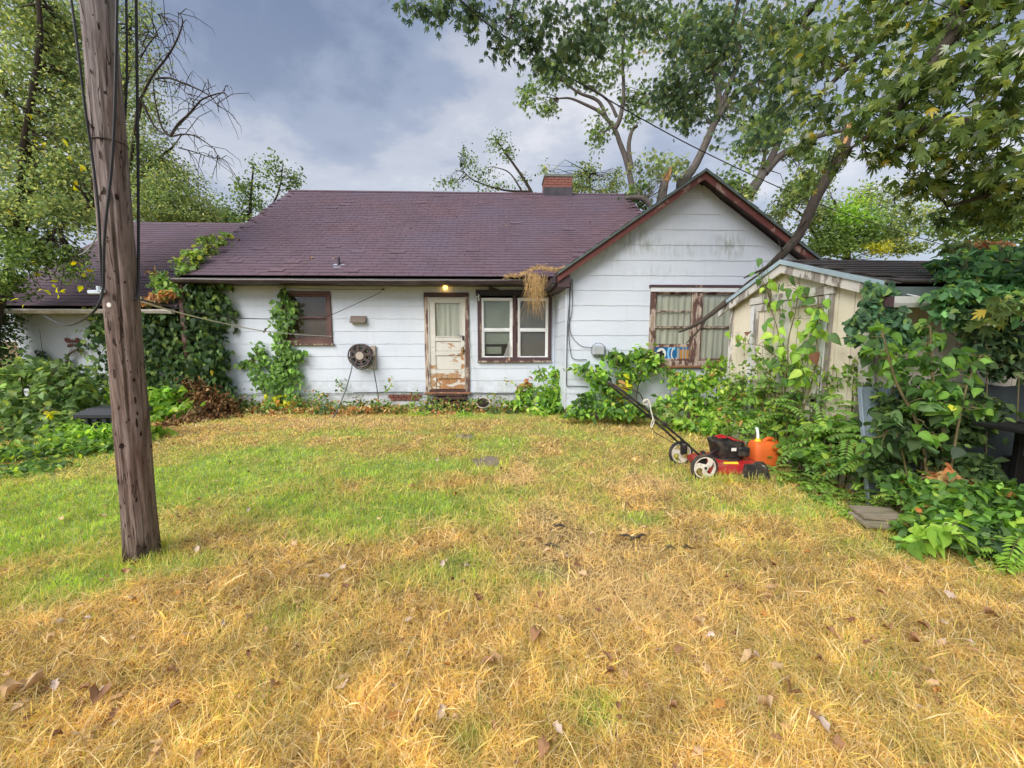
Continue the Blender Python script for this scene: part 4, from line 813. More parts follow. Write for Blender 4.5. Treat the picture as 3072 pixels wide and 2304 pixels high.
# roof
sslope = (SZR - SZE) / (SYM - SY0); ov = .20
rs = MB()
for sg in (-1, 1):
    ye = SYM + sg * (SYM - SY0 + ov); ze = SZR - sslope * (SYM - SY0 + ov); rs.prism([(SYM, SZR + .06), (ye, ze + .06), (ye, ze + .02), (SYM, SZR + .02)], SX - .10, SXE + .1, ax=0)
sr = sp(rs, 'roof', 'shed_shingle'); EXP_ = EXP
shingles(sr, SHS, SX - .11, SXE + .1, SY0 - ov - .02, SZE - sslope * ov + .05, SYM, sslope, 160, mk='shed_shingle', jit=.012)
for sg in (-1, 1):
    ye = SYM + sg * (SYM - SY0 + ov); ze = SZR - sslope * (SYM - SY0 + ov)
    sp(MB().prism([(SYM, SZR + .018), (ye, ze + .018), (ye, ze - .085), (SYM, SZR - .085)], SX - .095, SX - .065, ax=0), 'rake_board', 'shed_trim', sr); sp(MB().prism([(SYM, SZR + .070), (ye, ze + .070), (ye, ze + .019), (SYM, SZR + .019)], SX - .118, SX - .103, ax=0), 'drip_edge', 'drip', sr)
    sp(MB().prism([(SYM, SZR - .0), (ye, ze - .0), (ye, ze - .02), (SYM, SZR - .02)], SX - .064, SX + .0, ax=0), 'soffit', 'wood_grey', sr)
yf = SY0 - ov; zf = SZE - sslope * ov
sp(MB().box(SX - .09, SXE, yf + .0, yf + .02, zf - .07, zf + .05), 'fascia', 'shed_fascia')
# short white K-style gutter, open end towards the doors
gx0, gx1 = P(2672, 860, Y=yf - .06)[0], P(2860, 860, Y=yf - .06)[0] + 1.2
g_ = MB(); pr = [(-.002, -.07), (-.002, -.16), (-.06, -.165), (-.085, -.13), (-.105, -.075), (-.098, -.075), (-.078, -.128), (-.057, -.157), (-.008, -.153), (-.008, -.07)]
g_.prism([(yf + a, zf + c) for a, c in pr], gx0, gx1, ax=0); go = sp(g_, 'gutter', M['vinyl']); sp(MB().box(gx0 - .004, gx0 + .001, yf - .105, yf - .002, zf - .165, zf - .075), 'end_cap', 'brown_trim', go)
for xx in (gx0 + .22, gx0 + .95): sp(MB().obox((xx, yf - .05, zf - .06), (.02, .11, .006), rot(x=.3)), 'hanger', 'vinyl', go)
# doors in a peeling frame
dy = lambda u, v: P(u, v, X=SX)[1]
dyl, dyr = 5.41, 4.215; dzt = 1.985
dfz = sp(MB().box(SX - .045, SX - .001, dyr - .10, dyl + .10, dzt + .0, dzt + .09, .004), 'door_frame', 'shed_trim')
sp(MB().box(SX - .028, SX - .001, dyl, dyl + .085, .05, dzt, .004), 'door_frame', 'shed_white'); sp(MB().box(SX - .03, SX - .001, dyr - .085, dyr - .035, .05, dzt, .004), 'door_frame', 'wood_grey'); sp(MB().box(SX - .034, SX - .001, dyr - .034, dyr + .03, .05, dzt, .004), 'door_frame', 'shed_white')
ymid = (dyl + dyr) / 2
for (a, b_, lab) in ((ymid + .006, dyl - .006, None), (dyr + .006, ymid - .006, None)):
    dr = sp(MB().box(SX - .016, SX - .002, a, b_, .10, dzt - .008), 'door', 'shed_cream')
    for (p, q, r, s) in ((a, b_, dzt - .10, dzt - .01), (a, b_, .10, .19), (a, b_, .78, .86), (a, a + .085, .19, dzt - .10), (b_ - .085, b_, .19, dzt - .10)):
        sp(MB().box(SX - .038, SX - .0165, p + .001, q - .001, r + .001, s - .001, .003), 'rail' if q - p > .3 else 'stile', 'shed_trim', dr)
    for k in range(1, 3):
        yy = lerp(a, b_, k / 3); sp(MB().box(SX - .0175, SX - .0163, yy - .004, yy + .004, .2, dzt - .1), 'groove', 'wood_grey', dr)

# fallen broken limb lying over the shed roof
FB = thing('fallen_limb', P(2400, 720, Y=5.9), 'long broken tree limb hanging down over the shed corner before the gable window', 'broken limb')
main = curve([P(2548, 380, Y=6.75), P(2520, 470, Y=6.65), P(2455, 580, Y=6.5), P(2405, 690, Y=6.35), P(2372, 735, Y=6.25), P(2310, 800, Y=6.15), P(2240, 868, Y=6.05), P(2180, 905, Y=6.0), P(2130, 945, Y=5.95), P(2085, 975, Y=5.9), P(2037, 996, Y=5.9)], 5)
MB().tube(main, [lerp(.085, .016, (i / (len(main) - 1)) ** 1.35) for i in range(len(main))], 9).build('limb', M['bark_limb'], FB, smooth=True)
for pts, r0 in (([(2120, 948, 5.95), (2105, 980, 5.88), (2078, 1010, 5.85), (2058, 1030, 5.85)], .02), ([(2360, 745, 6.2), (2300, 800, 6.1), (2250, 825, 6.0), (2232, 834, 5.98)], .03), ([(2300, 810, 6.1), (2240, 850, 6.0), (2200, 888, 5.95)], .025), ([(2350, 760, 6.2), (2340, 735, 6.1), (2333, 715, 6.1)], .012), ([(2420, 660, 6.3), (2380, 700, 6.2)], .012), ([(2235, 870, 6.05), (2190, 905, 6.0), (2160, 930, 6.05)], .018), ([(2420, 770, 6.0), (2520, 800, 5.3), (2620, 790, 5.0)], .012), ([(2470, 775, 5.6), (2600, 795, 5.2)], .01)):
    c_ = curve(W(pts), 4); MB().tube(c_, [lerp(r0, r0 * .35, i / (len(c_) - 1)) for i in range(len(c_))], 6).build('twig', M['bark_dark'], FB)
tw = P(2540, 400, Y=6.62); MB().tube([P(2552, 372, Y=6.68), P(2530, 440, Y=6.60)], [.05, .02], 7).build('torn_end', M['torn_wood'], FB)

# ------------------------------------------------------------------ lawn mower, gas can
MX, MY = 2.19, 4.38
MOW = thing('lawn_mower', (MX + .3, MY, 0), 'red push lawn mower with black engine and white spoked wheels beside the shed weeds', 'lawn mower')
mp_ = lambda mbx, name, mk, parent=MOW, **k: mbx.build(name, M[mk], parent, **k)
WR = .148
def wheel(x, y, r, face):
    ty = MB().torus((x, y, r), (0, 1, 0), r - .02, .021, 36, 8); w_ = mp_(ty, 'wheel', 'rubber', smooth=True)
    mp_(MB().disc((x, y, r), (0, 1, 0), r - .022, .034, 36, r - .042), 'rim', 'wheel_white', w_)
    mp_(MB().disc((x, y + face * .006, r), (0, 1, 0), .034, .05, 18), 'hub', 'wheel_white', w_); mp_(MB().disc((x, y + face * .033, r), (0, 1, 0), .016, .006, 14), 'axle_nut', 'black', w_)
    for k in range(3):                               # curved blade-like spokes
        a0 = 2 * math.pi * k / 3 + .5; n = 6; vs = []
        for i in range(n + 1):
            t = i / n; rr = lerp(.025, r - .035, t); aa = a0 + .75 * t * t; ww = lerp(.022, .040, t ** 1.5)
            for sgn in (-1, 1):
                for yy in (-.008, .008): vs.append((x + rr * math.cos(aa) - sgn * ww * math.sin(aa), y + face * .012 + yy, r + rr * math.sin(aa) + sgn * ww * math.cos(aa)))
        fs = []
        for i in range(n):
            q = 4 * i; fs += [(q, q + 4, q + 6, q + 2), (q + 1, q + 3, q + 7, q + 5), (q, q + 1, q + 5, q + 4), (q + 2, q + 6, q + 7, q + 3)]
        mp_(MB().add(vs, fs + [(0, 2, 3, 1), (4*n, 4*n + 1, 4*n + 3, 4*n + 2)]), 'spoke', 'wheel_white', w_)
wheel(MX, MY - .28, WR, -1); wheel(MX, MY + .28, WR, -1); wheel(MX + .62, MY - .25, .10, -1); wheel(MX + .62, MY + .25, .10, -1)
prof = [(-.02, .10), (-.03, .17), (.06, .205), (.14, .215), (.52, .21), (.62, .18), (.66, .12), (.66, .07), (-.0, .07)]
def loft(b, secs):
    n = len(secs[0]); vs = [p for s in secs for p in s]
    fs = [(i * n + k, i * n + (k + 1) % n, (i + 1) * n + (k + 1) % n, (i + 1) * n + k) for i in range(len(secs) - 1) for k in range(n)] + [tuple(range(n - 1, -1, -1)), tuple((len(secs) - 1) * n + k for k in range(n))]
    return b.add(vs, fs)
secs = []
for (yy, k) in ((-.255, .72), (-.245, .86), (-.20, 1), (.20, 1), (.245, .86), (.255, .72)): secs.append([(MX + .08 + .3 + (px_ - .3) * (.9 + .1 * k), MY + yy, .06 + (pz - .07) * k * .80) for px_, pz in prof])
mp_(loft(MB(), secs), 'deck', 'red', smooth=True)
mp_(MB().disc((MX + .40, MY, .182), (0, 0, 1), .16, .025, 28), 'deck_ring', 'black'); mp_(MB().obox((MX + .33, MY - .222, .166), (.16, .05, .004), rot(x=.6)), 'label', 'yellow'); mp_(MB().box(MX + .44, MX + .66, MY - .40, MY - .245, .05, .06).prism([(MX + .45, .175), (MX + .62, .175), (MX + .68, .06), (MX + .43, .06)], MY - .30, MY - .26), 'discharge_chute', 'rubber')
mp_(MB().prism([(MX + .44, .165), (MX + .64, .165), (MX + .69, .05), (MX + .41, .05)], MY - .345, MY - .315), 'chute_flap', 'rubber')
en = MB(); secs = []
for (z, xa, xb, hw) in ((.185, .27, .55, .12), (.225, .25, .56, .135), (.30, .235, .555, .14), (.345, .215, .55, .14), (.375, .20, .54, .135), (.392, .225, .50, .11)):
    s_ = []
    for k in range(20):
        q = 2 * math.pi * k / 20; cq, sq = math.cos(q), math.sin(q); s_.append((MX + (xa + xb) / 2 + (xb - xa) / 2 * math.copysign(abs(cq) ** .4, cq), MY + hw * math.copysign(abs(sq) ** .4, sq), z))
    secs.append(s_)
eng = mp_(loft(en, secs), 'engine', 'black', smooth=True)
mp_(MB().disc((MX + .30, MY - .02, .402), (0, 0, 1), .085, .03, 24), 'recoil_cover', 'black', eng); mp_(MB().box(MX + .24, MX + .34, MY - .10, MY + .0, .417, .43, .006).tube([(MX + .24, MY - .05, .43), (MX + .29, MY - .05, .447), (MX + .34, MY - .05, .43)], .010, 6), 'starter_grip', 'red', eng)
mp_(MB().obox((MX + .47, MY - .01, .385), (.15, .20, .022), rot(y=.28), .008), 'air_filter_cover', 'red', eng); mp_(MB().box(MX + .44, MX + .57, MY - .17, MY - .11, .22, .33, .015), 'muffler', 'black', eng); mp_(MB().box(MX + .37, MX + .425, MY - .1425, MY - .1395, .285, .32), 'label', 'label_white', eng); mp_(MB().tube([(MX + .24, MY - .1, .30), (MX + .18, MY - .12, .28), (MX + .12, MY - .1, .22)], .008, 6), 'throttle_cable', 'black_cable', eng)
for sg in (-1, 1):
    mp_(MB().box(MX - .03, MX + .05, MY + sg * .225 - .015, MY + sg * .225 + .015, .15, .26, .006).disc((MX + .0, MY + sg * .245, .30), (0, 1, 0), .022, .03, 10), 'handle_bracket', 'black')
hx = lambda t: (lerp(MX - .0, 1.235, t), lerp(.24, 1.02, t))
for sg in (-1, 1):
    p_ = [(hx(t)[0], MY + sg * lerp(.225, .20, t), hx(t)[1] + .05 * math.sin(math.pi * t) * .4) for t in (0, .25, .5, .75, .93)]
    mp_(MB().tube(p_ + [(hx(.98)[0], MY + sg * .17, hx(.98)[1]), (hx(1)[0], MY + sg * .12, hx(1)[1])], .0125, 10), 'handle_tube', 'black', smooth=True)
    mp_(MB().disc((hx(.45)[0], MY + sg * .24, hx(.45)[1] + .02), (0, 1, 0), .026, .03, 10), 'handle_knob', 'black')
mp_(MB().tube([(hx(1)[0], MY - .12, hx(1)[1]), (hx(1)[0], MY + .12, hx(1)[1])], .0145, 10), 'grip', 'black'); mp_(MB().tube(curve([(hx(.62)[0], MY - .21, hx(.62)[1] + .02), (hx(.60)[0] - .01, MY, hx(.60)[1] + .06), (hx(.62)[0], MY + .21, hx(.62)[1] + .02)], 6), .010, 8), 'cross_bar', 'black')
mp_(MB().tube(curve([(hx(.93)[0] + .02, MY - .2, hx(.93)[1] + .03), (hx(.8)[0] + .06, MY - .20, hx(.8)[1] + .08), (hx(.66)[0], MY - .2, hx(.66)[1] + .03)], 6), .006, 6), 'brake_bail', 'black')
cord = P(1945, 1205, Y=MY - .22); STR = thing('knotted_cord', cord, 'white knotted cord dangling from the lawn mower handle', 'cord')
pc = lambda l: curve([P(u, v, Y=MY - .24) for u, v in l], 6)
MB().tube(pc([(1932, 1206), (1940, 1198), (1950, 1206), (1953, 1235), (1962, 1262), (1957, 1278), (1954, 1284)]), .0055, 6).build('cord_strand', M['rope'], STR); MB().tube(pc([(1946, 1203), (1952, 1225), (1958, 1255), (1953, 1275), (1954, 1282)]), .005, 6).build('cord_strand', M['rope'], STR); MB().torus((cord[0] - .035, MY - .24, cord[2] - .0), (.3, 1, 0), .028, .005, 16, 6).build('cord_knot', M['rope'], STR)
MB().tube(pc([(1956, 1285), (1965, 1297), (1995, 1315), (2022, 1330), (2035, 1338)]), .004, 5).build('cable', M['black_cable'], None, 'thin control cable drooping under the mower handle to its deck', 'cable')
# gas can
gc_ = P(2285, 1402, Z=0.0); gX, gY = P(2290, 1350, Y=4.42)[0], 4.42
CAN = thing('gas_can', (gX, gY, 0), 'orange plastic gas can with a white ribbed spout behind the mower', 'gas can')
cw, cd, chh = .155, .11, .33; zb = -.118
secs = []
for (z, kx, ky, ox) in ((zb, .92, .92, 0), (zb + .02, 1, 1, 0), (zb + .10, 1, 1, 0), (zb + .17, .985, .985, 0), (zb + .24, .98, .97, 0), (zb + .29, .90, .85, -.005), (zb + .315, .72, .62, -.02), (zb + .325, .5, .45, -.03)):
    s_ = []
    for k in range(24):
        q = 2 * math.pi * k / 24; cq, sq = math.cos(q), math.sin(q); e = .45
        s_.append((gX + ox + cw * kx * math.copysign(abs(cq) ** e, cq), gY + cd * ky * math.copysign(abs(sq) ** e, sq), z + .15))
    secs.append(s_)
loft(MB(), secs).build('can_body', M['orange'], CAN, smooth=True)
MB().tube(curve([(gX - .02, gY - .01, zb + .46), (gX + .05, gY - .01, zb + .50), (gX + .14, gY - .01, zb + .45), (gX + .16, gY - .01, zb + .36)], 6), .022, 10).build('handle', M['orange'], CAN, smooth=True); MB().tube(curve([(gX + .03, gY - .125, zb + .42), (gX + .09, gY - .135, zb + .40), (gX + .13, gY - .125, zb + .34)], 6), .02, 8).build('handle_rib', M['orange'], CAN, smooth=True)
MB().lathe((gX - .085, gY - .02, zb + .445), [(.035, 0), (.036, .03), (.028, .045), (.022, .06)], 18).build('spout_collar', M['yellow'], CAN)
b = MB(); prev = None; pts = curve([(gX - .085, gY - .02, zb + .49), (gX - .095, gY - .02, zb + .58), (gX - .112, gY - .02, zb + .63)], 14)
b.tube(pts, [.0165 if i % 2 else .0125 for i in range(len(pts))], 12).build('spout', M['vinyl'], CAN)
MB().box(gX - .16, gX + .16, gY - .10, gY + .10, .0, .030, .02).build('support_block', M['red'], CAN, label='red crate-like base under the orange can')
# ------------------------------------------------------------------ bin, basket, slabs, boards, sheets, grill
bx = P(292, 1225, Y=5.75); BIN = thing('storage_bin', (bx[0], 5.95, 0), 'black plastic bin with a domed lid in the weeds behind the pole', 'bin')
X0, X1 = P(236, 1240, Y=5.7)[0], P(236, 1240, Y=5.7)[0] + .50
loft(MB(), [[(X0 + .07, 5.72, 0), (X1 - .07, 5.72, 0), (X1 - .07, 6.2, 0), (X0 + .07, 6.2, 0)], [(X0 + .02, 5.68, .44), (X1 - .02, 5.68, .44), (X1 - .02, 6.24, .44), (X0 + .02, 6.24, .44)]]).build('bin_body', M['bin'], BIN)
loft(MB(), [[(X0 - .02, 5.64, .43), (X1 + .02, 5.64, .43), (X1 + .02, 6.28, .43), (X0 - .02, 6.28, .43)], [(X0 - .02, 5.64, .475), (X1 + .02, 5.64, .475), (X1 + .02, 6.28, .475), (X0 - .02, 6.28, .475)], [(X0 + .08, 5.74, .55), (X1 - .08, 5.74, .55), (X1 - .08, 6.18, .55), (X0 + .08, 6.18, .55)], [(X0 + .14, 5.8, .562), (X1 - .14, 5.8, .562), (X1 - .14, 6.12, .562), (X0 + .14, 6.12, .562)]]).build('lid', M['bin'], BIN)
for k in range(3): MB().box(lerp(X0, X1, .25 + .25 * k) - .03, lerp(X0, X1, .25 + .25 * k) + .03, 5.655, 5.68, .05, .42, .01).build('rib', M['bin'], BIN)
bk = P(1450, 1236, Z=0.0); BAS = thing('basket', bk, 'tipped round basket full of dark sticks at the wall right of the door', 'basket')
T_ = rot(x=.75); cb = Vector((bk[0], bk[1] + .05, .15))
def tlathe(c, prof, n, T): 
    b = MB().lathe((0, 0, 0), prof, n); b.v = [tuple(T @ Vector(p) + c) for p in b.v]; return b
bb = tlathe(cb, [(.10, -.12), (.125, -.05), (.14, .06), (.128, .06), (.112, -.04), (.09, -.10)], 22, T_); bb.f = bb.f[:-1]; bb.build('basket_body', M['board_grey'], BAS)
rim = MB().torus((0, 0, .06), (0, 0, 1), .136, .012, 28, 6); rim.v = [tuple(T_ @ Vector(p) + cb) for p in rim.v]; rim.build('rim', M['reel_hub'], BAS)
rg = random.Random(4)
for i in range(16):
    q = rg.uniform(0, 6.28); o_ = Vector((rg.uniform(-.05, .05), rg.uniform(-.05, .05), .05 + rg.uniform(-.02, .03))); d_ = Vector((math.cos(q), math.sin(q), rg.uniform(-.1, .25))) * .095
    MB().tube([T_ @ (o_ - d_) + cb, T_ @ (o_ + d_) + cb], rg.uniform(.007, .013), 5).build('stick', M['bark_dark'], BAS)
def slab_(name, label, cat, u, v, sx, sy, rz, mk='concrete', h=.025, seed=0, z0=-.02):
    c = P(u, v, Z=0.0); rg = random.Random(seed); n = 14; poly = []
    for k in range(n):
        q = 2 * math.pi * k / n; e = .6; x = sx * math.copysign(abs(math.cos(q)) ** e, math.cos(q)) * rg.uniform(.68, 1.08); y = sy * math.copysign(abs(math.sin(q)) ** e, math.sin(q)) * rg.uniform(.68, 1.08)
        poly.append((c[0] + x * math.cos(rz) - y * math.sin(rz), c[1] + x * math.sin(rz) + y * math.cos(rz)))
    zt = float(gz(c[0], c[1])) + h; cc = (sum(p[0] for p in poly) / n, sum(p[1] for p in poly) / n)
    top = [(lerp(p[0], cc[0], .06), lerp(p[1], cc[1], .06)) for p in poly]; mbx = MB()
    loft(mbx, [[(*p, zt - .09) for p in poly], [(*p, zt - .012) for p in poly], [(*p, zt) for p in top]]).build(name, M[mk], None, label, cat)
slab_('paving_slab', 'worn grey paving slab sunk in the lawn on the way to the door', 'paving slab', 1462, 1385, .20, .22, .3, seed=1)
slab_('paving_slab', 'small half-buried slab nearer the door than the worn one', 'paving slab', 1395, 1312, .17, .14, .1, seed=2)
slab_('door_slab', 'concrete slab on the ground at the foot of the back door', 'slab', 1318, 1226, .52, .30, 0, seed=3)
for lab, u, v, rz, sz in (('weathered board lying flat at the edge of the right weeds', 2632, 1540, -.22, (.30, .20, .03)), ('second board under the flat one at the edge of the right weeds', 2640, 1562, -.15, (.34, .22, .03))):
    c = P(u, v, Z=.1 if 'flat at' in lab else .06); MB().obox((c[0], c[1], c[2]), sz, rot(z=rz, x=.06), .004).build('board', M['board_grey'], None, lab, 'board')
# blue-grey sheet leaning on the shed corner, darker tarp further right
a = P(2573, 1165, Y=3.52); b_ = P(2730, 1165, Y=3.55)
SHT = thing('metal_sheet', (a[0], 3.5, 0), 'blue-grey metal sheet leaning at the corner of the shed', 'metal sheet')
th_ = math.atan2(.20, 1.08); MB().obox(((a[0] + b_[0]) / 2, 3.42, .54), (b_[0] - a[0], .008, 1.10), rot(x=-th_)).build('sheet', M['panel'], SHT); MB().obox((a[0] + .008, 3.405, .54), (.014, .03, 1.10), rot(x=-th_), .003).build('folded_edge', M['panel'], SHT)
TP = MB(); n = 10; vs = []; x0_, x1_ = P(2860, 1200, Y=3.45)[0], P(3080, 1200, Y=3.3)[0] + .6
for i in range(n + 1):
    for j in range(n + 1):
        t, s = i / n, j / n; vs.append((lerp(x0_, x1_, t), 3.50 - .25 * (1 - s) + .03 * math.sin(7 * t + 3 * s), lerp(.05, 1.10, s) + .02 * math.sin(9 * t)))
TP.add(vs, [(i*(n+1) + j, (i+1)*(n+1) + j, (i+1)*(n+1) + j + 1, i*(n+1) + j + 1) for i in range(n) for j in range(n)]).build('tarp', M['teal'], None, 'dark teal tarp hung against the shed side behind the grill', 'tarp', smooth=True)
gl = P(3010, 1300, Y=2.62); gx_, gz_ = gl[0], gl[2]
GR = thing('barbecue_grill', (gx_ + .5, 2.75, 0), 'black barbecue grill with a side shelf at the right edge', 'grill')
gp = lambda mbx, name, mk='grill', **k: mbx.build(name, M[mk], GR, **k)
sx0 = P(2926, 1300, Y=2.90)[0]
gp(MB().obox((sx0 + .22, 2.72, gz_), (.46, .42, .03), rot(y=.03), .006), 'side_shelf'); fx0, fx1 = sx0 + .56, sx0 + 1.2
gp(loft(MB(), [[(fx0 + .06, 2.56, .62), (fx1 - .06, 2.56, .62), (fx1 - .06, 2.9, .62), (fx0 + .06, 2.9, .62)], [(fx0, 2.5, .88), (fx1, 2.5, .88), (fx1, 2.96, .88), (fx0, 2.96, .88)]]), 'firebox')
lid = [(2.5 + .23 - .24 * math.cos(q), .885 + .26 * math.sin(q)) for q in np.linspace(0, math.pi, 12)]; gp(MB().prism(lid, fx0, fx1, ax=0), 'lid'); gp(MB().tube([(fx0 + .1, 2.47, 1.0), (fx0 + .12, 2.43, 1.0), (fx1 - .12, 2.43, 1.0), (fx1 - .1, 2.47, 1.0)], .012, 8), 'lid_handle', 'galv')
for xx in (sx0 + .36, fx1 - .05):
    for yy in (2.55, 2.9): gp(MB().box(xx - .02, xx + .02, yy - .02, yy + .02, .0, .88, .003), 'leg')
gp(MB().box(sx0 + .3, fx1, 2.52, 2.94, .16, .19, .004), 'bottom_shelf'); gp(MB().box(sx0 + .30, fx1, 2.93, 2.95, .2, .6), 'back_panel'); gp(MB().tube([(sx0 + .05, 2.6, gz_ - .02), (sx0 + .33, 2.6, .5)], .015, 6), 'shelf_brace'); gp(MB().torus((fx1 - .1, 2.5, .09), (0, 1, 0), .07, .02, 20, 6), 'wheel', 'rubber')

# ------------------------------------------------------------------ foliage tools
RG = np.random.default_rng(21)
def tmpl_oval(w=.32, fold=.10, curl=.12):
    v = np.array([(0, 0, 0), (-w, .38, fold), (-w * .72, .72, fold * .6 - curl * .4), (0, 1, -curl), (w * .72, .72, fold * .6 - curl * .4), (w, .38, fold), (0, .5, 0)], float)
    return v, [(0, 6, 1), (1, 6, 2), (2, 6, 3), (3, 6, 4), (4, 6, 5), (5, 6, 0)]
def tmpl_small(w=.3):
    return np.array([(0, 0, 0), (-w, .45, .06), (0, 1, -.08), (w, .45, .06)], float), [(0, 3, 1), (1, 3, 2)]
def tmpl_maple(deep=.42, detail=True):
    """five deeply cut lobes with teeth, drooping tips"""
    tips = [(-1.05, .62), (-.52, .80), (0, 1.0), (.52, .80), (1.05, .62)]; out = [(0.0, 0.0)]
    pts = []
    for i, (a, r) in enumerate(tips):
        c = (r * math.sin(a), .22 + r * math.cos(a) * .78)
        nrm_ = (math.cos(a), -math.sin(a))
        k = .085 * r if detail else .1 * r
        m_ = (.62 * r * math.sin(a), .22 + .62 * r * math.cos(a) * .78)
        pts.append(((m_[0] - nrm_[0] * k * 1.3, m_[1] - nrm_[1] * k * 1.3), c, (m_[0] + nrm_[0] * k * 1.3, m_[1] + nrm_[1] * k * 1.3)))
    out = [(0, 0)]
    for i, (l, t, r) in enumerate(pts):
        out += [l, t, r]
        if i < 4:
            a = (tips[i][0] + tips[i + 1][0]) / 2; out.append((deep * .62 * math.sin(a), .22 + deep * .62 * math.cos(a)))
    V = [(x, y, -.22 * (x * x + (y - .22) ** 2)) for x, y in out]; V.append((0, .24, .03)); c = len(V) - 1; n = c
    return np.array(V, float), [(c, (i + 1) % n, i) for i in range(n)]
def tmpl_blade(ys, ws, fold=.16, curl=.22, wave=.03):
    """leaf with a folded, arching blade: half-widths ws at the heights ys along the midrib"""
    V = []; Fs = []
    for i, (y, w) in enumerate(zip(ys, ws)):
        zc = -curl * max(0, y - .25) ** 2 * 1.3; wv = wave * (1 if i % 2 else -1)
        V += [(-w, y - .06 * w, zc + fold * w * (1 - .9 * w) + wv * w), (0, y, zc), (w, y - .06 * w, zc + fold * w * (1 - .9 * w) - wv * w)]
    for i in range(len(ys) - 1):
        k = 3 * i
        for a, b_ in ((0, 1), (1, 2)): Fs += [(k + a, k + b_, k + 3 + b_), (k + a, k + 3 + b_, k + 3 + a)]
    return np.array(V, float), Fs
def tmpl_heart(): return tmpl_blade([-.05, .06, .22, .42, .64, .84, 1.03], [.13, .33, .40, .36, .25, .10, .0])
def tmpl_dead():
    o = [(0, 0), (-.3, .2), (-.22, .45), (-.38, .62), (-.14, .8), (0, 1.05), (.2, .78), (.36, .6), (.2, .42), (.3, .18)]
    V = [(x, y, .45 * abs(x) + .18 * math.sin(y * 5)) for x, y in o] + [(0, .45, .0)]; n = len(o)
    return np.array(V, float), [(n, (i + 1) % n, i) for i in range(n)]
T_OVAL, T_SMALL, T_MAPLE, T_HEART, T_DEAD = tmpl_oval(), tmpl_small(), tmpl_maple(), tmpl_heart(), tmpl_dead()
T_ROUND = tmpl_oval(.40, .08, .10)
def unit(a): return a / np.maximum(np.linalg.norm(a, axis=-1, keepdims=True), 1e-9)
def leaf_mesh(name, tm, pos, axs, nrm, size, col, mat):
    """one mesh of many leaves; axs is the direction of the tip, nrm the upper side"""
    tv, tf = tm; n = len(pos); axs = unit(axs); nrm = unit(nrm - axs * (nrm * axs).sum(-1, keepdims=True)); sd = np.cross(axs, nrm)
    sx = RG.uniform(.72, 1.12, (n, 1, 1)); sz = RG.uniform(-.2, 2.3, (n, 1, 1)); bend = RG.normal(0, .10, (n, 1, 1))     # every leaf a little different
    V = pos[:, None, :] + size[:, None, None] * ((tv[None, :, 0:1] * sx + bend * tv[None, :, 1:2] ** 2) * sd[:, None, :] + tv[None, :, 1:2] * axs[:, None, :] + tv[None, :, 2:3] * sz * nrm[:, None, :])
    tint = np.where(np.abs(tv[:, 0]) < 1e-6, 1.14, .93)[None, :, None] * RG.uniform(.92, 1.08, (n, len(tv), 1))
    Fa = (np.array(tf)[None] + (np.arange(n) * len(tv))[:, None, None]).reshape(-1, 3)
    return tri_mesh(name, V.reshape(-1, 3), Fa, (np.asarray(col)[:, None, :] * tint).reshape(-1, 3), mat)
def tri_mesh(name, V, Fa, C, mat):
    m = bpy.data.meshes.new(name); m.vertices.add(len(V)); m.vertices.foreach_set('co', V.astype(np.float32).ravel())
    m.loops.add(Fa.size); m.loops.foreach_set('vertex_index', Fa.astype(np.int32).ravel()); m.polygons.add(len(Fa))
    m.polygons.foreach_set('loop_start', np.arange(0, Fa.size, 3, dtype=np.int32)); 
    a = m.color_attributes.new('col', 'FLOAT_COLOR', 'POINT'); c4 = np.ones((len(V), 4), np.float32); c4[:, :3] = C; a.data.foreach_set('color', c4.ravel())
    m.polygons.foreach_set('use_smooth', np.ones(len(Fa), bool)); m.materials.append(mat); m.update(calc_edges=True); m.validate(); return m
def ball(n, rg=RG): return unit(rg.normal(size=(n, 3))) * rg.random((n, 1)) ** (1 / 2.4)
def pal_pick(pal, n, rg=RG):
    w = np.array([p[3] if len(p) > 3 else 1.0 for p in pal]); c = np.array([p[:3] for p in pal]); return c[rg.choice(len(pal), n, p=w / w.sum())]
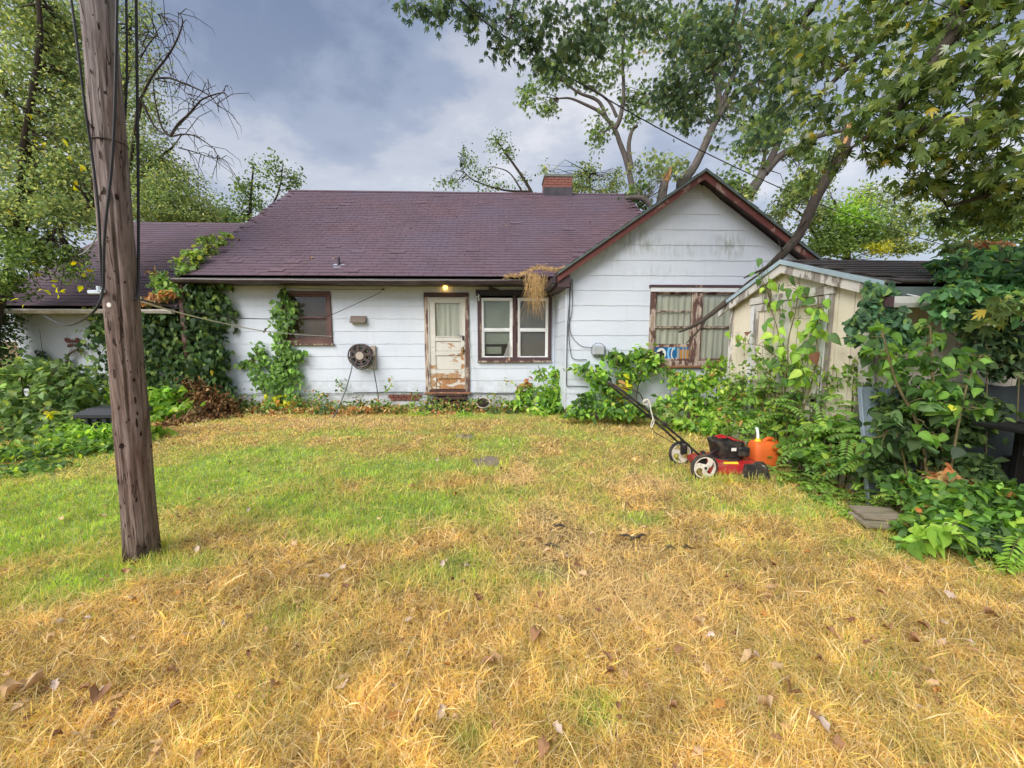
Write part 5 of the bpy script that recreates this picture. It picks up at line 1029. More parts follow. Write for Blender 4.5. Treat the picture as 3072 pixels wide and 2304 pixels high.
class Fol:
    def __init__(s): s.a = [[] for _ in range(5)]; s.sub = []
    def put(s, pos, axs, nrm, size, col):
        for k, x in zip(s.a, (pos, axs, nrm, size, col)): k.append(np.asarray(x, float))
    def clump(s, c, r, n, size, pal, nsub=7, spread=.34, droop=.5, face=None, vary=.35, flat=1.0):
        """n leaves gathered in nsub bunches inside the ellipsoid c, r"""
        c = np.asarray(c, float); r = np.asarray(r, float); sc = c + ball(nsub) * r * (1 - spread * .6); s.sub.append(sc)
        k = RG.integers(0, nsub, n); off = RG.normal(size=(n, 3)) * r * spread * np.array([1, 1, flat]); p = sc[k] + off
        ax = unit(RG.normal(size=(n, 3)) * np.array([1, 1, .6])) + np.array([0, 0, -droop]); nr = RG.normal(size=(n, 3)) * .7 + np.array([0, 0, .9])
        if face is not None: nr = RG.normal(size=(n, 3)) * .45 + np.asarray(face, float); ax = RG.normal(size=(n, 3)) * .5 + np.array([0, 0, -.9])
        bright = (1 + vary * RG.uniform(-1, 1, nsub))[k] * RG.uniform(.75, 1.25, n)
        s.put(p, ax, nr, size * RG.uniform(.65, 1.25, n), pal_pick(pal, n) * bright[:, None]); return sc
    def arr(s): return [np.concatenate(x) for x in s.a]
    def build(s, name, tm, parent, mat='leaf', kind='stuff', n_sep=0, sep_name='leaf', variants=14):
        p, a, n, z, c = s.arr(); c = np.minimum(c * (2.45 if mat == 'leaf' else 1.25), .75)
        if n_sep:
            # the leaves that show largest become objects that share a few meshes
            d = np.linalg.norm(p - np.array([0, 0, H]), axis=1); sz = z / d
            vis = np.array([in_view(q) for q in p]); order = np.argsort(-(sz * vis)); pick = order[:n_sep]; rest = order[n_sep:]
            tv, tf = tm; ms = []; vc = []
            for k in range(variants):
                q = pick[RG.integers(0, len(pick))]; vc.append(c[q])
                ms.append(leaf_mesh(sep_name, (tv * np.array([RG.uniform(.85, 1.1), 1, RG.uniform(.4, 1.9)]), tf), np.zeros((1, 3)), np.array([[0, 1., 0]]), np.array([[0, 0, 1.]]), np.ones(1), c[q:q + 1], M[mat]))
            for i, q in enumerate(pick):
                ax = unit(a[q:q+1])[0]; nr = n[q] - ax * (n[q] @ ax); nr = nr / np.linalg.norm(nr); sd = np.cross(ax, nr)
                o = link(sep_name, ms[int(np.argmin(((np.array(vc) - c[q]) ** 2).sum(1) * RG.uniform(.5, 2, variants)))], parent, p[q]); o.rotation_euler = Matrix((sd, ax, nr)).transposed().to_euler(); o.scale = (z[q],) * 3
            p, a, n, z, c = p[rest], a[rest], n[rest], z[rest], c[rest]
        if len(p): return tag(link(name, leaf_mesh(name, tm, p, a, n, z, c, M[mat]), parent), kind=kind)
def PC(u, v, ru, rv, Y, dep=1.0):
    k = Y / F; return P(u, v, Y=Y), np.array([ru * k, (ru + rv) / 2 * k * dep, rv * k])
def twigs(mbx, limbs, subs, r=.012, frac=1.0, sag=.12, maxl=9):
    """thin branches from the nearest limb point out to each bunch of leaves"""
    pts = np.concatenate([np.array(l, float) for l in limbs])
    for q in subs:
        if RG.random() > frac: continue
        d = np.linalg.norm(pts - q, axis=1); i = np.argmin(d + .15 * np.abs(pts[:, 2] - q[2])); p0 = pts[i]; L = d[i]
        if L < .05 or L > maxl: continue
        m1 = lerp(p0, q, .35) + RG.normal(size=3) * .10 * L; m2 = lerp(p0, q, .7) + RG.normal(size=3) * .08 * L + np.array([0, 0, sag * L * .3])
        mbx.tube([p0, m1, m2, q], [r * (1 + L * .5), r * .8, r * .55, r * .25], 4, False)
GREEN = [(.065, .105, .03, 3), (.095, .14, .04, 3), (.04, .07, .024, 2), (.13, .17, .045, 1)]
YGREEN = [(.14, .172, .062, 3), (.20, .215, .072, 2), (.10, .14, .054, 3), (.065, .10, .042, 2)]
DARKG = [(.032, .058, .028, 3), (.05, .085, .03, 3), (.022, .042, .02, 2), (.085, .115, .04, 1.2)]
LIGHTG = [(.14, .24, .035, 3), (.20, .30, .05, 2), (.09, .17, .03, 2)]
YEL = [(.62, .42, .02, 2), (.50, .30, .02, 1)]
DEADP = [(.30, .17, .07, 3), (.22, .11, .045, 2), (.42, .27, .13, 2), (.14, .07, .03, 1)]
def tree(name, label, cat, base, limbs, clumps, pal, tm, size, bark='bark', group=None, nsub=8, droop=.4, tw=.012, n_sep=0, vary=.35, spread=.34, mat='leaf', extra=None, part_crown='crown', twfrac=1.0, sep_name='leaf', dens=1.0):
    t = thing(name, base, label, cat, group); tb = MB(); allp = []
    for pts, r0, r1 in limbs:
        c = curve(pts, 5); allp.append(c); tb.tube(c, [lerp(r0, r1, i / (len(c) - 1)) for i in range(len(c))], 9)
    f = Fol()
    for cl in clumps:
        (u, v, ru, rv, Y, n) = cl[:6]; pl = cl[6] if len(cl) > 6 and cl[6] else pal; c, r = PC(u, v, ru, rv, Y); f.clump(c, r, int(n * dens), size * .72, pl, nsub, spread, droop, vary=vary)
    if extra: extra(f)
    twigs(tb, allp, np.concatenate(f.sub), tw, twfrac); tb.build('trunk', M[bark], t, smooth=True)
    f.build(part_crown, tm, t, mat, n_sep=n_sep, sep_name=sep_name); return t
WV = lambda lst, Y: [P(u, v, Y=Y) for u, v in lst]
Z3 = lambda lst, Y: [P(1500 + u / 2.37, v / 2.37, Y=Y) for u, v in lst]          # measured on an enlargement
def g0(u, v, Y):
    p = P(u, v, Y=Y); p[2] = -.1; return p

# ------------------------------------------------------------------ trees
yl = lambda spots, Y, n=1, s=.11: (lambda f: [f.clump(*PC(u, v, 9, 9, Y), n * 2, s, YEL, 2, .5) for (u, v) in spots])
tree('broadleaf_tree', 'yellow-flecked tree leaning over the left end of the lower roof', 'tree', g0(-40, 1100, 8.1), [
    ([g0(-40, 1100, 8.1), *WV([(-20, 1000), (30, 800), (80, 640)], 8.1), P(95, 480, Y=8.2), P(30, 300, Y=8.2)], .10, .04), ([P(50, 740, Y=8.1), P(60, 600, Y=8.0), P(70, 450, Y=7.9), P(118, 130, Y=7.9), P(110, -60, Y=7.9)], .075, .03),
    ([P(40, 780, Y=8.1), P(170, 690, Y=8), P(230, 640, Y=8), P(290, 610, Y=8)], .05, .02), ([P(30, 300, Y=8.2), P(-60, 150, Y=8.2), P(-100, -100, Y=8.3)], .05, .02)],
    [(40, 60, 110, 90, 8.3, 1100), (150, 40, 90, 80, 8.4, 700), (-120, 120, 130, 150, 8.3, 800), (60, 230, 120, 90, 8.3, 1200), (190, 200, 80, 110, 8.4, 800), (40, 380, 110, 90, 8.2, 1200), (190, 370, 90, 90, 8.2, 900), (-120, 400, 120, 170, 8.3, 900), (90, 510, 120, 70, 8.1, 1100), (230, 520, 70, 70, 8.1, 600), (60, 640, 100, 70, 8.0, 1000), (200, 640, 90, 60, 8.0, 700), (-90, 700, 110, 130, 8.1, 900), (60, 760, 90, 60, 7.9, 900, GREEN), (170, 760, 80, 45, 7.9, 450, GREEN), (40, 850, 60, 40, 7.9, 400, GREEN), (215, 810, 45, 40, 7.8, 130, GREEN), (300, 300, 60, 90, 8.6, 400), (-60, 950, 60, 120, 8.2, 700, DARKG), (10, 960, 18, 110, 8.6, 350, DARKG), (15, 1060, 20, 70, 8.6, 250, DARKG)],
    YGREEN, T_OVAL, .098, 'bark_dark', nsub=13, dens=2.1, extra=yl([(40, 315), (70, 340), (110, 435), (190, 425), (118, 430), (208, 470), (262, 500), (220, 548), (20, 630), (112, 820), (160, 850), (130, 870), (200, 860), (245, 815), (108, 790), (260, 865), (75, 905), (185, 885), (10, 900), (230, 790)], 7.7))
tree('broadleaf_tree', 'tall light green tree behind the lower roof with bare twigs reaching right', 'tree', g0(330, 1000, 14.0), [
    ([g0(330, 1000, 14), *WV([(330, 800), (335, 600), (350, 400), (380, 200), (390, 40)], 14)], .2, .05), ([P(335, 600, Y=14), P(420, 520, Y=14), P(520, 440, Y=14)], .08, .03), ([P(340, 520, Y=14), P(260, 420, Y=14.2), P(200, 300, Y=14.4)], .08, .03)],
    [(330, 70, 110, 80, 14, 1100), (300, 220, 120, 90, 14, 1300), (420, 200, 50, 90, 14, 550), (310, 360, 120, 80, 14, 1300), (440, 350, 55, 70, 14, 600), (440, 460, 90, 60, 13.8, 1000), (330, 500, 120, 80, 13.8, 1400), (540, 530, 60, 45, 13.8, 600), (480, 580, 110, 60, 13.6, 1900), (340, 630, 120, 60, 13.6, 1700), (560, 620, 70, 50, 13.6, 1000), (470, 650, 120, 30, 13.4, 1300), (620, 650, 40, 25, 14, 350), (220, 560, 90, 100, 14, 900), (200, 150, 90, 130, 14.3, 900), (430, 50, 40, 50, 14, 250)],
    YGREEN, T_SMALL, .135, 'bark_dark', nsub=14, spread=.32, dens=2.0)
# bare dead branches of a neighbouring tree
Z1 = lambda lst, Y=13.2: [P(u / 2.37, v / 2.37, Y=Y) for u, v in lst]
db = thing('dead_branches', P(470, 400, Y=13.2), 'bare drooping dead branches against the sky right of the pole', 'dead branches'); main_l = []
for i, (pts, r) in enumerate((([(1000, 700), (1090, 530), (1170, 430), (1240, 320), (1290, 200), (1295, 130), (1262, 85)], .035), ([(1240, 320), (1215, 190), (1160, 120), (1110, 97)], .012), ([(1100, 560), (1200, 555), (1300, 590), (1420, 640), (1500, 690), (1545, 750), (1555, 800)], .03), ([(1210, 970), (1270, 880), (1340, 815), (1400, 745), (1450, 700), (1580, 660), (1625, 690)], .04), ([(1220, 970), (1300, 955), (1380, 965), (1460, 1010), (1520, 1060), (1545, 1110), (1538, 1185)], .025), ([(1270, 1050), (1380, 1080), (1500, 1120), (1570, 1130)], .02), ([(1000, 410), (1060, 310), (1110, 260), (1150, 290), (1175, 380)], .02), ([(960, 250), (1010, 300), (1060, 230), (1100, 240)], .014), ([(1120, 570), (1250, 600), (1340, 680), (1390, 760)], .016), ([(1210, 970), (1150, 900), (1100, 700), (1090, 560)], .035), ([(1340, 815), (1340, 740), (1310, 650)], .014), ([(1150, 430), (1100, 420), (1020, 415)], .012), ([(1000, 700), (1100, 900), (1210, 970)], .04), ([(1000, 700), (950, 1000), (900, 1400)], .07))):
    c = curve(Z1(pts), 5); main_l.append(c); MB().tube(c, [lerp(r, r * .3, k / (len(c) - 1)) for k in range(len(c))], 6).build('branch', M['bark_dark'], db)
b = MB()
for c in main_l[:9]:
    for k in range(13):
        p = np.array(c[RG.integers(2, len(c))]); d = RG.normal(size=3) * .22; d[2] -= .1; L = RG.uniform(.5, 1.5); q = p + d * L * 1.6; b.tube([p, lerp(p, q, .5) + np.array([0, 0, .1 * L]), q, q + np.array([d[0] * .3, 0, -.18 * L])], [.011, .009, .007, .004], 4, False)
b.build('fine_twigs', M['bark_dark'], db, kind='stuff')
def small(name, label, cl, Y, limbs, pal, size=.17, **k): return tree(name, label, 'tree', limbs[0][0][0], limbs, [(u, v, ru, rv, Y, n) for (u, v, ru, rv, n) in cl], pal, T_OVAL, size, 'bark_dark', **k)
small('young_tree', 'airy young tree behind the left end of the main roof ridge', [(730, 560, 40, 45, 300), (830, 510, 32, 40, 230), (880, 525, 25, 35, 140), (770, 620, 70, 40, 500), (660, 630, 60, 40, 450), (780, 520, 30, 50, 200), (690, 660, 90, 35, 900), (860, 570, 40, 30, 200), (600, 660, 50, 30, 300)], 19, [([g0(760, 1000, 19), *WV([(760, 760), (750, 640), (760, 500)], 19)], .14, .03), (WV([(755, 700), (830, 590), (850, 490)], 19), .06, .015)], GREEN, .19, spread=.3)
small('young_tree', 'thin leaning tree behind the ridge left of the chimney', [(1490, 425, 38, 30, 210), (1530, 460, 30, 25, 140), (1400, 490, 28, 35, 150), (1440, 530, 50, 28, 240), (1350, 555, 40, 20, 170), (1570, 535, 22, 22, 70), (1395, 455, 14, 22, 50), (1480, 560, 60, 14, 170)], 17, [([g0(1640, 1000, 17), *WV([(1620, 640), (1596, 580), (1560, 520), (1510, 450), (1480, 405)], 17)], .1, .02), (WV([(1590, 575), (1510, 570), (1420, 540), (1380, 500)], 17), .05, .012), (WV([(1575, 590), (1530, 520), (1480, 500)], 17), .04, .012)], GREEN, .14, spread=.32)
small('young_tree', 'pale green bushy tree behind the ridge right of the chimney', [(1770, 520, 45, 35, 420), (1740, 560, 40, 28, 380), (1830, 555, 40, 30, 350), (1640, 505, 18, 22, 80), (1770, 580, 80, 20, 420), (1850, 520, 20, 22, 60)], 17.5, [([g0(1770, 1000, 17.5), *WV([(1770, 640), (1770, 520)], 17.5)], .12, .03)], YGREEN, .17, spread=.3)
# tall grey maples behind the gable
tree('maple_tree', 'slender grey maple with a forked crooked trunk behind the main roof', 'tree', g0(1890, 1000, 15), [
    ([g0(1890, 1000, 15), *Z3([(930, 1500), (938, 1340), (900, 1150), (850, 1010), (815, 920), (720, 805), (610, 745), (500, 700), (420, 700)], 15)], .13, .025), (Z3([(815, 920), (850, 850), (872, 740), (880, 620), (872, 470), (870, 380), (890, 250)], 15), .09, .03), (Z3([(935, 1200), (915, 1050), (938, 930), (975, 895)], 15), .09, .05), (Z3([(760, 850), (700, 720), (560, 660), (450, 580), (380, 560)], 15), .07, .02), (Z3([(830, 830), (780, 730), (700, 660), (600, 600)], 15), .06, .02), (Z3([(800, 900), (740, 940), (680, 980)], 15), .04, .015)],
    [(1590, 285, 30, 45, 15, 230), (1640, 235, 55, 45, 15, 380), (1710, 190, 60, 45, 15, 420), (1780, 240, 50, 40, 15, 330), (1850, 190, 70, 55, 15, 500), (1640, 320, 40, 22, 15, 170), (1790, 395, 40, 45, 15, 300), (1895, 355, 30, 30, 15, 130), (1900, 280, 45, 35, 15, 200), (1770, 130, 80, 50, 15, 480), (1870, 90, 70, 55, 15, 420), (1930, 300, 40, 25, 15, 150)], GREEN, T_MAPLE, .20, nsub=8, droop=.8, dens=.8)
tree('maple_tree', 'big grey maple rising behind the gable peak with a wide leafy crown', 'tree', g0(2030, 1000, 13), [
    ([g0(2020, 1000, 13), *Z3([(1280, 1420), (1310, 1290), (1385, 1180), (1480, 980), (1560, 780), (1640, 590), (1685, 420), (1710, 250), (1740, 60)], 13)], .165, .04), (Z3([(1540, 850), (1555, 700), (1540, 590), (1490, 500), (1420, 440)], 13), .11, .04), (Z3([(1520, 880), (1590, 770), (1660, 680), (1740, 620), (1830, 560)], 13), .11, .04), (Z3([(1420, 440), (1330, 300), (1200, 270)], 13), .05, .02), (Z3([(1620, 640), (1500, 480), (1380, 330)], 13), .05, .02)],
    [(1990, 265, 60, 50, 13, 420), (2050, 325, 80, 45, 13, 520), (2110, 215, 90, 70, 13, 800), (2210, 130, 110, 80, 13, 1000), (2300, 260, 80, 70, 13, 700), (2000, 130, 100, 60, 13, 700), (2260, 360, 60, 45, 13, 420), (1960, 50, 100, 60, 13, 600), (2120, 60, 120, 60, 13, 800), (2400, 150, 90, 90, 13, 800), (2150, 330, 50, 30, 13, 250), (2330, 60, 110, 60, 13, 700), (2330, 370, 60, 40, 13, 300)], GREEN + [(.16, .13, .05, .5)], T_MAPLE, .20, nsub=9, droop=.8, dens=.62)
tree('maple_tree', 'leaning forked maple trunk right of the gable peak', 'tree', g0(2225, 1000, 12), [
    ([g0(2215, 1000, 12), *Z3([(1720, 1480), (1775, 1390), (1850, 1270), (1930, 1120), (1985, 1000), (2030, 880), (2100, 700)], 12)], .155, .05), ([*Z3([(1880, 1230), (1990, 1110), (2133, 1030)], 12), P(2440, 413, Y=12), P(2510, 394, Y=12), P(2570, 388, Y=12)], .12, .05), (Z3([(1740, 1370), (1840, 1250), (1880, 1120), (1900, 1050), (1950, 1030)], 12), .07, .03), (Z3([(1070, 1460), (1020, 1415), (950, 1405), (890, 1410)], 12), .09, .05)],
    [(2250, 470, 60, 45, 12, 380), (2330, 400, 70, 50, 12, 480), (2190, 540, 45, 40, 12, 260), (2420, 470, 60, 40, 12, 340), (2400, 540, 60, 40, 12, 320), (2210, 590, 50, 40, 12, 260, YGREEN), (1960, 500, 60, 40, 12.6, 330, YGREEN), (2030, 490, 40, 40, 12.6, 220, YGREEN), (1920, 560, 40, 30, 12.6, 260), (1915, 605, 36, 22, 13.2, 260), (2340, 330, 50, 40, 12, 260)], GREEN, T_MAPLE, .19, nsub=7, droop=.7, dens=.75)
SN = thing('snapped_tree', g0(1990, 1000, 12.4), 'splintered stump of a snapped trunk showing orange wood behind the gable', 'tree stump')
MB().tube([g0(1975, 1000, 12.4), P(1980, 620, Y=12.4), P(1994, 545, Y=12.4)], [.16, .14, .12], 10).build('trunk', M['bark'], SN, smooth=True); sb = MB()
for k in range(9):
    q = 2 * math.pi * k / 9; o_ = np.array([.08 * math.cos(q), .08 * math.sin(q), 0]); h_ = RG.uniform(.15, .42) * (1.3 if math.cos(q) > .2 else .7); sb.tube([P(1991, 560, Y=12.4) + o_, P(1996, 540, Y=12.4) + o_ * .9 + np.array([.05, 0, h_ * .5]), P(1998, 540, Y=12.4) + o_ * .8 + np.array([.10, 0, h_])], [.045, .032, .006], 5)
sb.build('torn_wood', M['torn_wood'], SN)
tree('broadleaf_tree', 'bright yellow-green trees massed beyond the shed roof', 'tree', g0(2540, 1000, 15), [([g0(2540, 1000, 15), *WV([(2540, 780), (2535, 680), (2500, 600)], 15)], .16, .05), (WV([(2440, 700), (2400, 640), (2330, 600)], 15), .06, .02)],
    [(2390, 590, 55, 35, 15, 500), (2450, 650, 60, 45, 15, 700), (2430, 560, 60, 45, 15, 500), (2540, 640, 70, 50, 14.6, 900, LIGHTG), (2520, 720, 90, 45, 14.5, 1000, GREEN), (2600, 690, 60, 50, 14.5, 700, GREEN), (2630, 740, 40, 20, 14.2, 200, [(.24, .25, .04)]), (2660, 640, 60, 50, 15, 500), (2330, 640, 40, 30, 15, 260), (2700, 700, 60, 40, 14.8, 600), (2760, 640, 70, 60, 15, 600), (2610, 590, 70, 50, 15.2, 500), (2480, 740, 90, 30, 14.5, 700, GREEN), (2720, 745, 70, 22, 14.5, 400)], YGREEN, T_OVAL, .17, 'bark_dark', nsub=10, spread=.34, dens=1.5)
tree('broadleaf_tree', 'dark trees closing the view behind the right end of the shed', 'tree', g0(3100, 1000, 13), [([g0(3100, 1000, 13), *WV([(3090, 780), (3080, 600)], 13)], .2, .06)],
    [(2950, 640, 90, 60, 13, 900), (3080, 640, 120, 90, 13, 1100), (3000, 720, 110, 50, 13, 900), (3250, 560, 200, 200, 13, 1500), (2860, 690, 60, 45, 13, 450)], GREEN, T_OVAL, .18, 'bark_dark', nsub=9)

# the silver maple whose branches hang over the camera's right side; its trunk stands off to the right
def over(f):
    pass
mt_base = np.array([5.1, 1.7, -.1])
lim = [([mt_base, (5.05, 1.75, 1.5), (4.9, 1.9, 3.0), (4.6, 2.3, 4.6), (4.2, 2.9, 6.4)], .30, .12), ([(4.9, 1.9, 3.0), P(3006, 0, Y=2.9), P(2850, 120, Y=2.95), P(2760, 250, Y=3.0), P(2640, 380, Y=3.1), P(2560, 440, Y=3.2)], .06, .012), ([(4.7, 2.2, 4.2), P(2730, 0, Y=3.6), P(2650, 90, Y=3.7), P(2520, 225, Y=3.8), P(2440, 300, Y=3.9)], .05, .012),
       ([(4.9, 1.9, 2.6), P(3060, 330, Y=2.8), P(2960, 370, Y=2.8), P(2820, 360, Y=2.85), P(2700, 440, Y=3.0)], .04, .01), ([(4.95, 1.9, 2.2), P(3072, 560, Y=2.9), P(2950, 590, Y=2.95), P(2840, 620, Y=3.1)], .035, .01),
       ([(4.4, 2.6, 5.4), P(2460, 0, Y=5.0), P(2445, 110, Y=5.0), P(2470, 200, Y=5.0)], .05, .015), ([(4.2, 2.9, 6.4), P(2250, -120, Y=5.4), P(1900, -100, Y=5.6), P(1560, -60, Y=5.6), P(1280, -30, Y=5.6)], .09, .02), ([P(2250, -120, Y=5.4), P(2210, 20, Y=5.5), P(2180, 150, Y=5.6)], .03, .01), ([P(1900, -100, Y=5.6), P(1840, 30, Y=5.6), P(1760, 110, Y=5.7)], .03, .01), ([P(1560, -60, Y=5.6), P(1530, 50, Y=5.6)], .02, .008)]
MPL = thing('silver_maple', mt_base, 'silver maple at the right whose drooping leafy branches fill the upper right', 'tree'); tb = MB(); allp = []
for pts, r0, r1 in lim:
    c = curve(pts, 5); allp.append(c); tb.tube(c, [lerp(r0, r1, i / (len(c) - 1)) for i in range(len(c))], 9)
SILV = [(.055, .085, .025, 3), (.09, .125, .035, 3), (.035, .06, .02, 2.5), (.14, .16, .04, 1.3), (.24, .27, .22, .55), (.30, .24, .04, .12)]
fn = Fol()
for (u, v, ru, rv, Y, n) in ((2960, 60, 110, 80, 2.9, 70), (2800, 80, 100, 80, 3.1, 70), (2650, 60, 90, 70, 3.4, 70), (2900, 220, 120, 80, 2.8, 80), (2740, 240, 100, 80, 3.0, 80), (2600, 230, 80, 70, 3.3, 60), (2500, 130, 80, 80, 3.8, 70), (3020, 360, 80, 70, 2.7, 50), (2880, 390, 110, 70, 2.8, 80), (2720, 390, 90, 60, 3.0, 60), (2590, 370, 60, 50, 3.2, 40), (2960, 510, 110, 70, 2.9, 80), (2800, 520, 90, 60, 3.1, 60), (2690, 470, 60, 40, 3.1, 30), (3020, 630, 80, 60, 3.0, 60), (2880, 620, 80, 45, 3.2, 50), (2480, 330, 60, 60, 3.9, 40), (2510, 470, 55, 45, 3.6, 26), (2440, 540, 40, 40, 3.8, 14), (3160, 200, 100, 200, 2.7, 90), (3160, 500, 80, 160, 2.8, 60), (3040, 900, 50, 35, 2.6, 22), (2990, 960, 35, 30, 2.7, 10), (3060, 150, 60, 80, 2.6, 40), (2420, 230, 60, 80, 4.4, 60), (2380, 100, 70, 80, 4.8, 70), (2560, 30, 80, 50, 3.8, 60), (2420, 420, 40, 40, 4.4, 30), (3300, 100, 120, 120, 2.9, 70), (3400, 350, 130, 130, 2.6, 70), (3550, 100, 150, 150, 2.6, 80), (3700, 350, 150, 150, 2.4, 80), (2800, -200, 200, 120, 3.3, 160), (3100, -250, 200, 150, 3.0, 160), (2500, -250, 180, 120, 3.9, 120), (3400, -250, 200, 180, 2.8, 150), (3300, 650, 120, 90, 2.8, 50), (3500, 620, 120, 100, 2.5, 50)):
    fn.clump(*PC(u, v, ru, rv, Y), int(n * 2.3), .092, SILV, 7, .40, .75)
twigs(tb, allp, np.concatenate(fn.sub), .004, .8, maxl=.75)
fn.build('near_leaves', T_MAPLE, MPL, n_sep=300)
ff = Fol()
DK = [(.04, .068, .036, 3), (.06, .09, .036, 3), (.025, .045, .025, 2), (.10, .12, .045, 1)]
for (u, v, ru, rv, Y, n) in ((1210, 5, 40, 22, 5.6, 90), (1260, 25, 22, 25, 5.6, 70), (1310, 45, 25, 40, 5.6, 120), (1350, 20, 50, 25, 5.6, 130), (1400, 60, 25, 45, 5.6, 110), (1430, 20, 60, 25, 5.6, 150), (1490, 80, 32, 60, 5.6, 160), (1540, 40, 60, 45, 5.6, 220), (1520, 140, 18, 45, 5.6, 70), (1600, 90, 60, 60, 5.6, 300), (1660, 40, 70, 50, 5.6, 280), (1610, 170, 45, 45, 5.7, 180), (1720, 100, 60, 60, 5.6, 300), (1700, 170, 45, 30, 5.7, 140), (1790, 50, 70, 50, 5.6, 260), (1800, 120, 50, 40, 5.6, 160), (1880, 30, 70, 40, 5.6, 220), (1960, 50, 60, 50, 5.6, 200), (2020, 230, 60, 55, 5.8, 240), (2080, 130, 80, 70, 5.6, 360), (2030, 300, 60, 40, 5.9, 200), (2090, 320, 50, 45, 5.9, 170), (1990, 290, 35, 35, 5.9, 90), (2060, 370, 22, 25, 5.9, 45), (2160, 60, 80, 50, 5.5, 300), (2200, 180, 70, 80, 5.5, 320), (2250, 290, 60, 60, 5.5, 220), (2290, 100, 80, 80, 5.3, 340), (2340, 230, 70, 70, 5.2, 260), (2180, 420, 40, 40, 5.7, 60), (2300, 400, 50, 40, 5.4, 110), (2380, 330, 50, 50, 5.0, 120), (2100, 240, 40, 40, 5.7, 100), (1700, -120, 200, 80, 5.6, 500), (2100, -150, 220, 100, 5.4, 600), (2400, -200, 200, 150, 5.0, 600), (1350, -60, 120, 50, 5.6, 200)):
    ff.clump(*PC(u, v, ru, rv, Y), int(n * .55), .095, DK, 6, .40, 1.0)
twigs(tb, allp, np.concatenate(ff.sub), .004, .7, maxl=1.3)
ff.build('high_leaves', T_MAPLE, MPL); tb.build('trunk', M['bark_dark'], MPL, smooth=True)

# ------------------------------------------------------------------ vines and shrubs
def plant(name, label, cat, base, clumps, pal, tm, size, stems=None, n_sep=0, nsub=8, droop=.5, spread=.36, face=None, mat='leaf', stem_m='twig', st=.006, vary=.4, group=None, dep=1.0, frac=.8, dens=1.15):
    t = thing(name, base, label, cat, group); tb = MB(); lim = []; f = Fol()
    for pts, r in (stems or []):
        c = curve(pts, 4); lim.append(c); tb.tube(c, [lerp(r, r * .4, i / (len(c) - 1)) for i in range(len(c))], 5)
    for cl in clumps:
        (u, v, ru, rv, Y, n) = cl[:6]; pl = cl[6] if len(cl) > 6 and cl[6] else pal; c, r = PC(u, v, ru, rv, Y, dep)
        c[2] = max(c[2], .02); f.clump(c, r, int(n * dens), size, pl, nsub, spread, droop, face, vary)
    for k in f.a[0]: k[:, 2] = np.maximum(k[:, 2], .03)
    if lim:
        twigs(tb, lim, np.concatenate(f.sub), st, frac); tb.build('stem', M[stem_m], t)
    f.build('foliage' if n_sep == 0 else 'foliage', tm, t, mat, n_sep=n_sep); return t
def st_(u, v, Y, top, r=.012, base=None):
    """stem from the ground under (u, v) at depth Y up to top pixels"""
    p = P(u, v, Y=Y); return ([np.array([p[0], p[1], -.02])] + [P(a, b_, Y=Y) for a, b_ in top], r)
IVY = [(.045, .08, .028, 3), (.065, .11, .036, 3), (.022, .045, .018, 3.5), (.13, .18, .045, 1), (.45, .28, .03, .06)]
wf = (0, -1, .35)
plant('ivy', 'dense dark ivy covering the wall corner right of the pole', 'ivy', P(560, 1230, Y=8.7), [(600, 900, 55, 55, 8.75, 260), (650, 930, 35, 75, 8.78, 220), (560, 1000, 70, 70, 8.65, 420), (640, 1040, 45, 80, 8.75, 330), (480, 980, 60, 70, 8.6, 340), (430, 1000, 60, 60, 8.6, 260), (480, 1090, 80, 70, 8.55, 420), (580, 1110, 70, 60, 8.6, 380), (650, 1130, 40, 60, 8.75, 260), (400, 1120, 60, 80, 8.6, 300), (520, 1180, 90, 40, 8.5, 330), (650, 1190, 40, 40, 8.7, 160), (540, 925, 60, 40, 8.7, 220), (330, 960, 60, 40, 8.6, 160), (300, 1010, 45, 60, 8.6, 150), (310, 1100, 45, 70, 8.6, 180), (340, 1180, 60, 50, 8.5, 200), (610, 860, 50, 20, 8.8, 110), (670, 860, 25, 14, 8.8, 25), (690, 935, 14, 40, 8.85, 30), (450, 930, 70, 25, 8.5, 150)], IVY, T_HEART, .12, [st_(560, 1200, 8.8, [(560, 1000), (590, 880)], .02), st_(640, 1200, 8.85, [(645, 1000), (650, 880)], .018), st_(440, 1200, 8.75, [(450, 1050), (470, 940)], .018)], n_sep=160, face=wf, dep=.55, droop=.7, dens=.8)
plant('ivy', 'small ivy spray creeping on the left wing wall', 'ivy', P(130, 1100, Y=8.85), [(125, 1065, 26, 26, 8.85, 26), (200, 1080, 20, 22, 8.85, 14), (205, 1110, 16, 20, 8.85, 12), (150, 1105, 30, 12, 8.85, 16), (240, 1130, 24, 14, 8.85, 16), (262, 1035, 14, 10, 8.86, 6), (240, 1048, 8, 6, 8.86, 3), (110, 1095, 20, 14, 8.8, 14)], [(.03, .06, .03, 3), (.06, .10, .03, 1), (.14, .05, .03, .6)], T_OVAL, .12, [st_(140, 1150, 8.85, [(128, 1060), (118, 985)], .008), st_(215, 1150, 8.85, [(200, 1070)], .006)], face=wf, dep=.15)
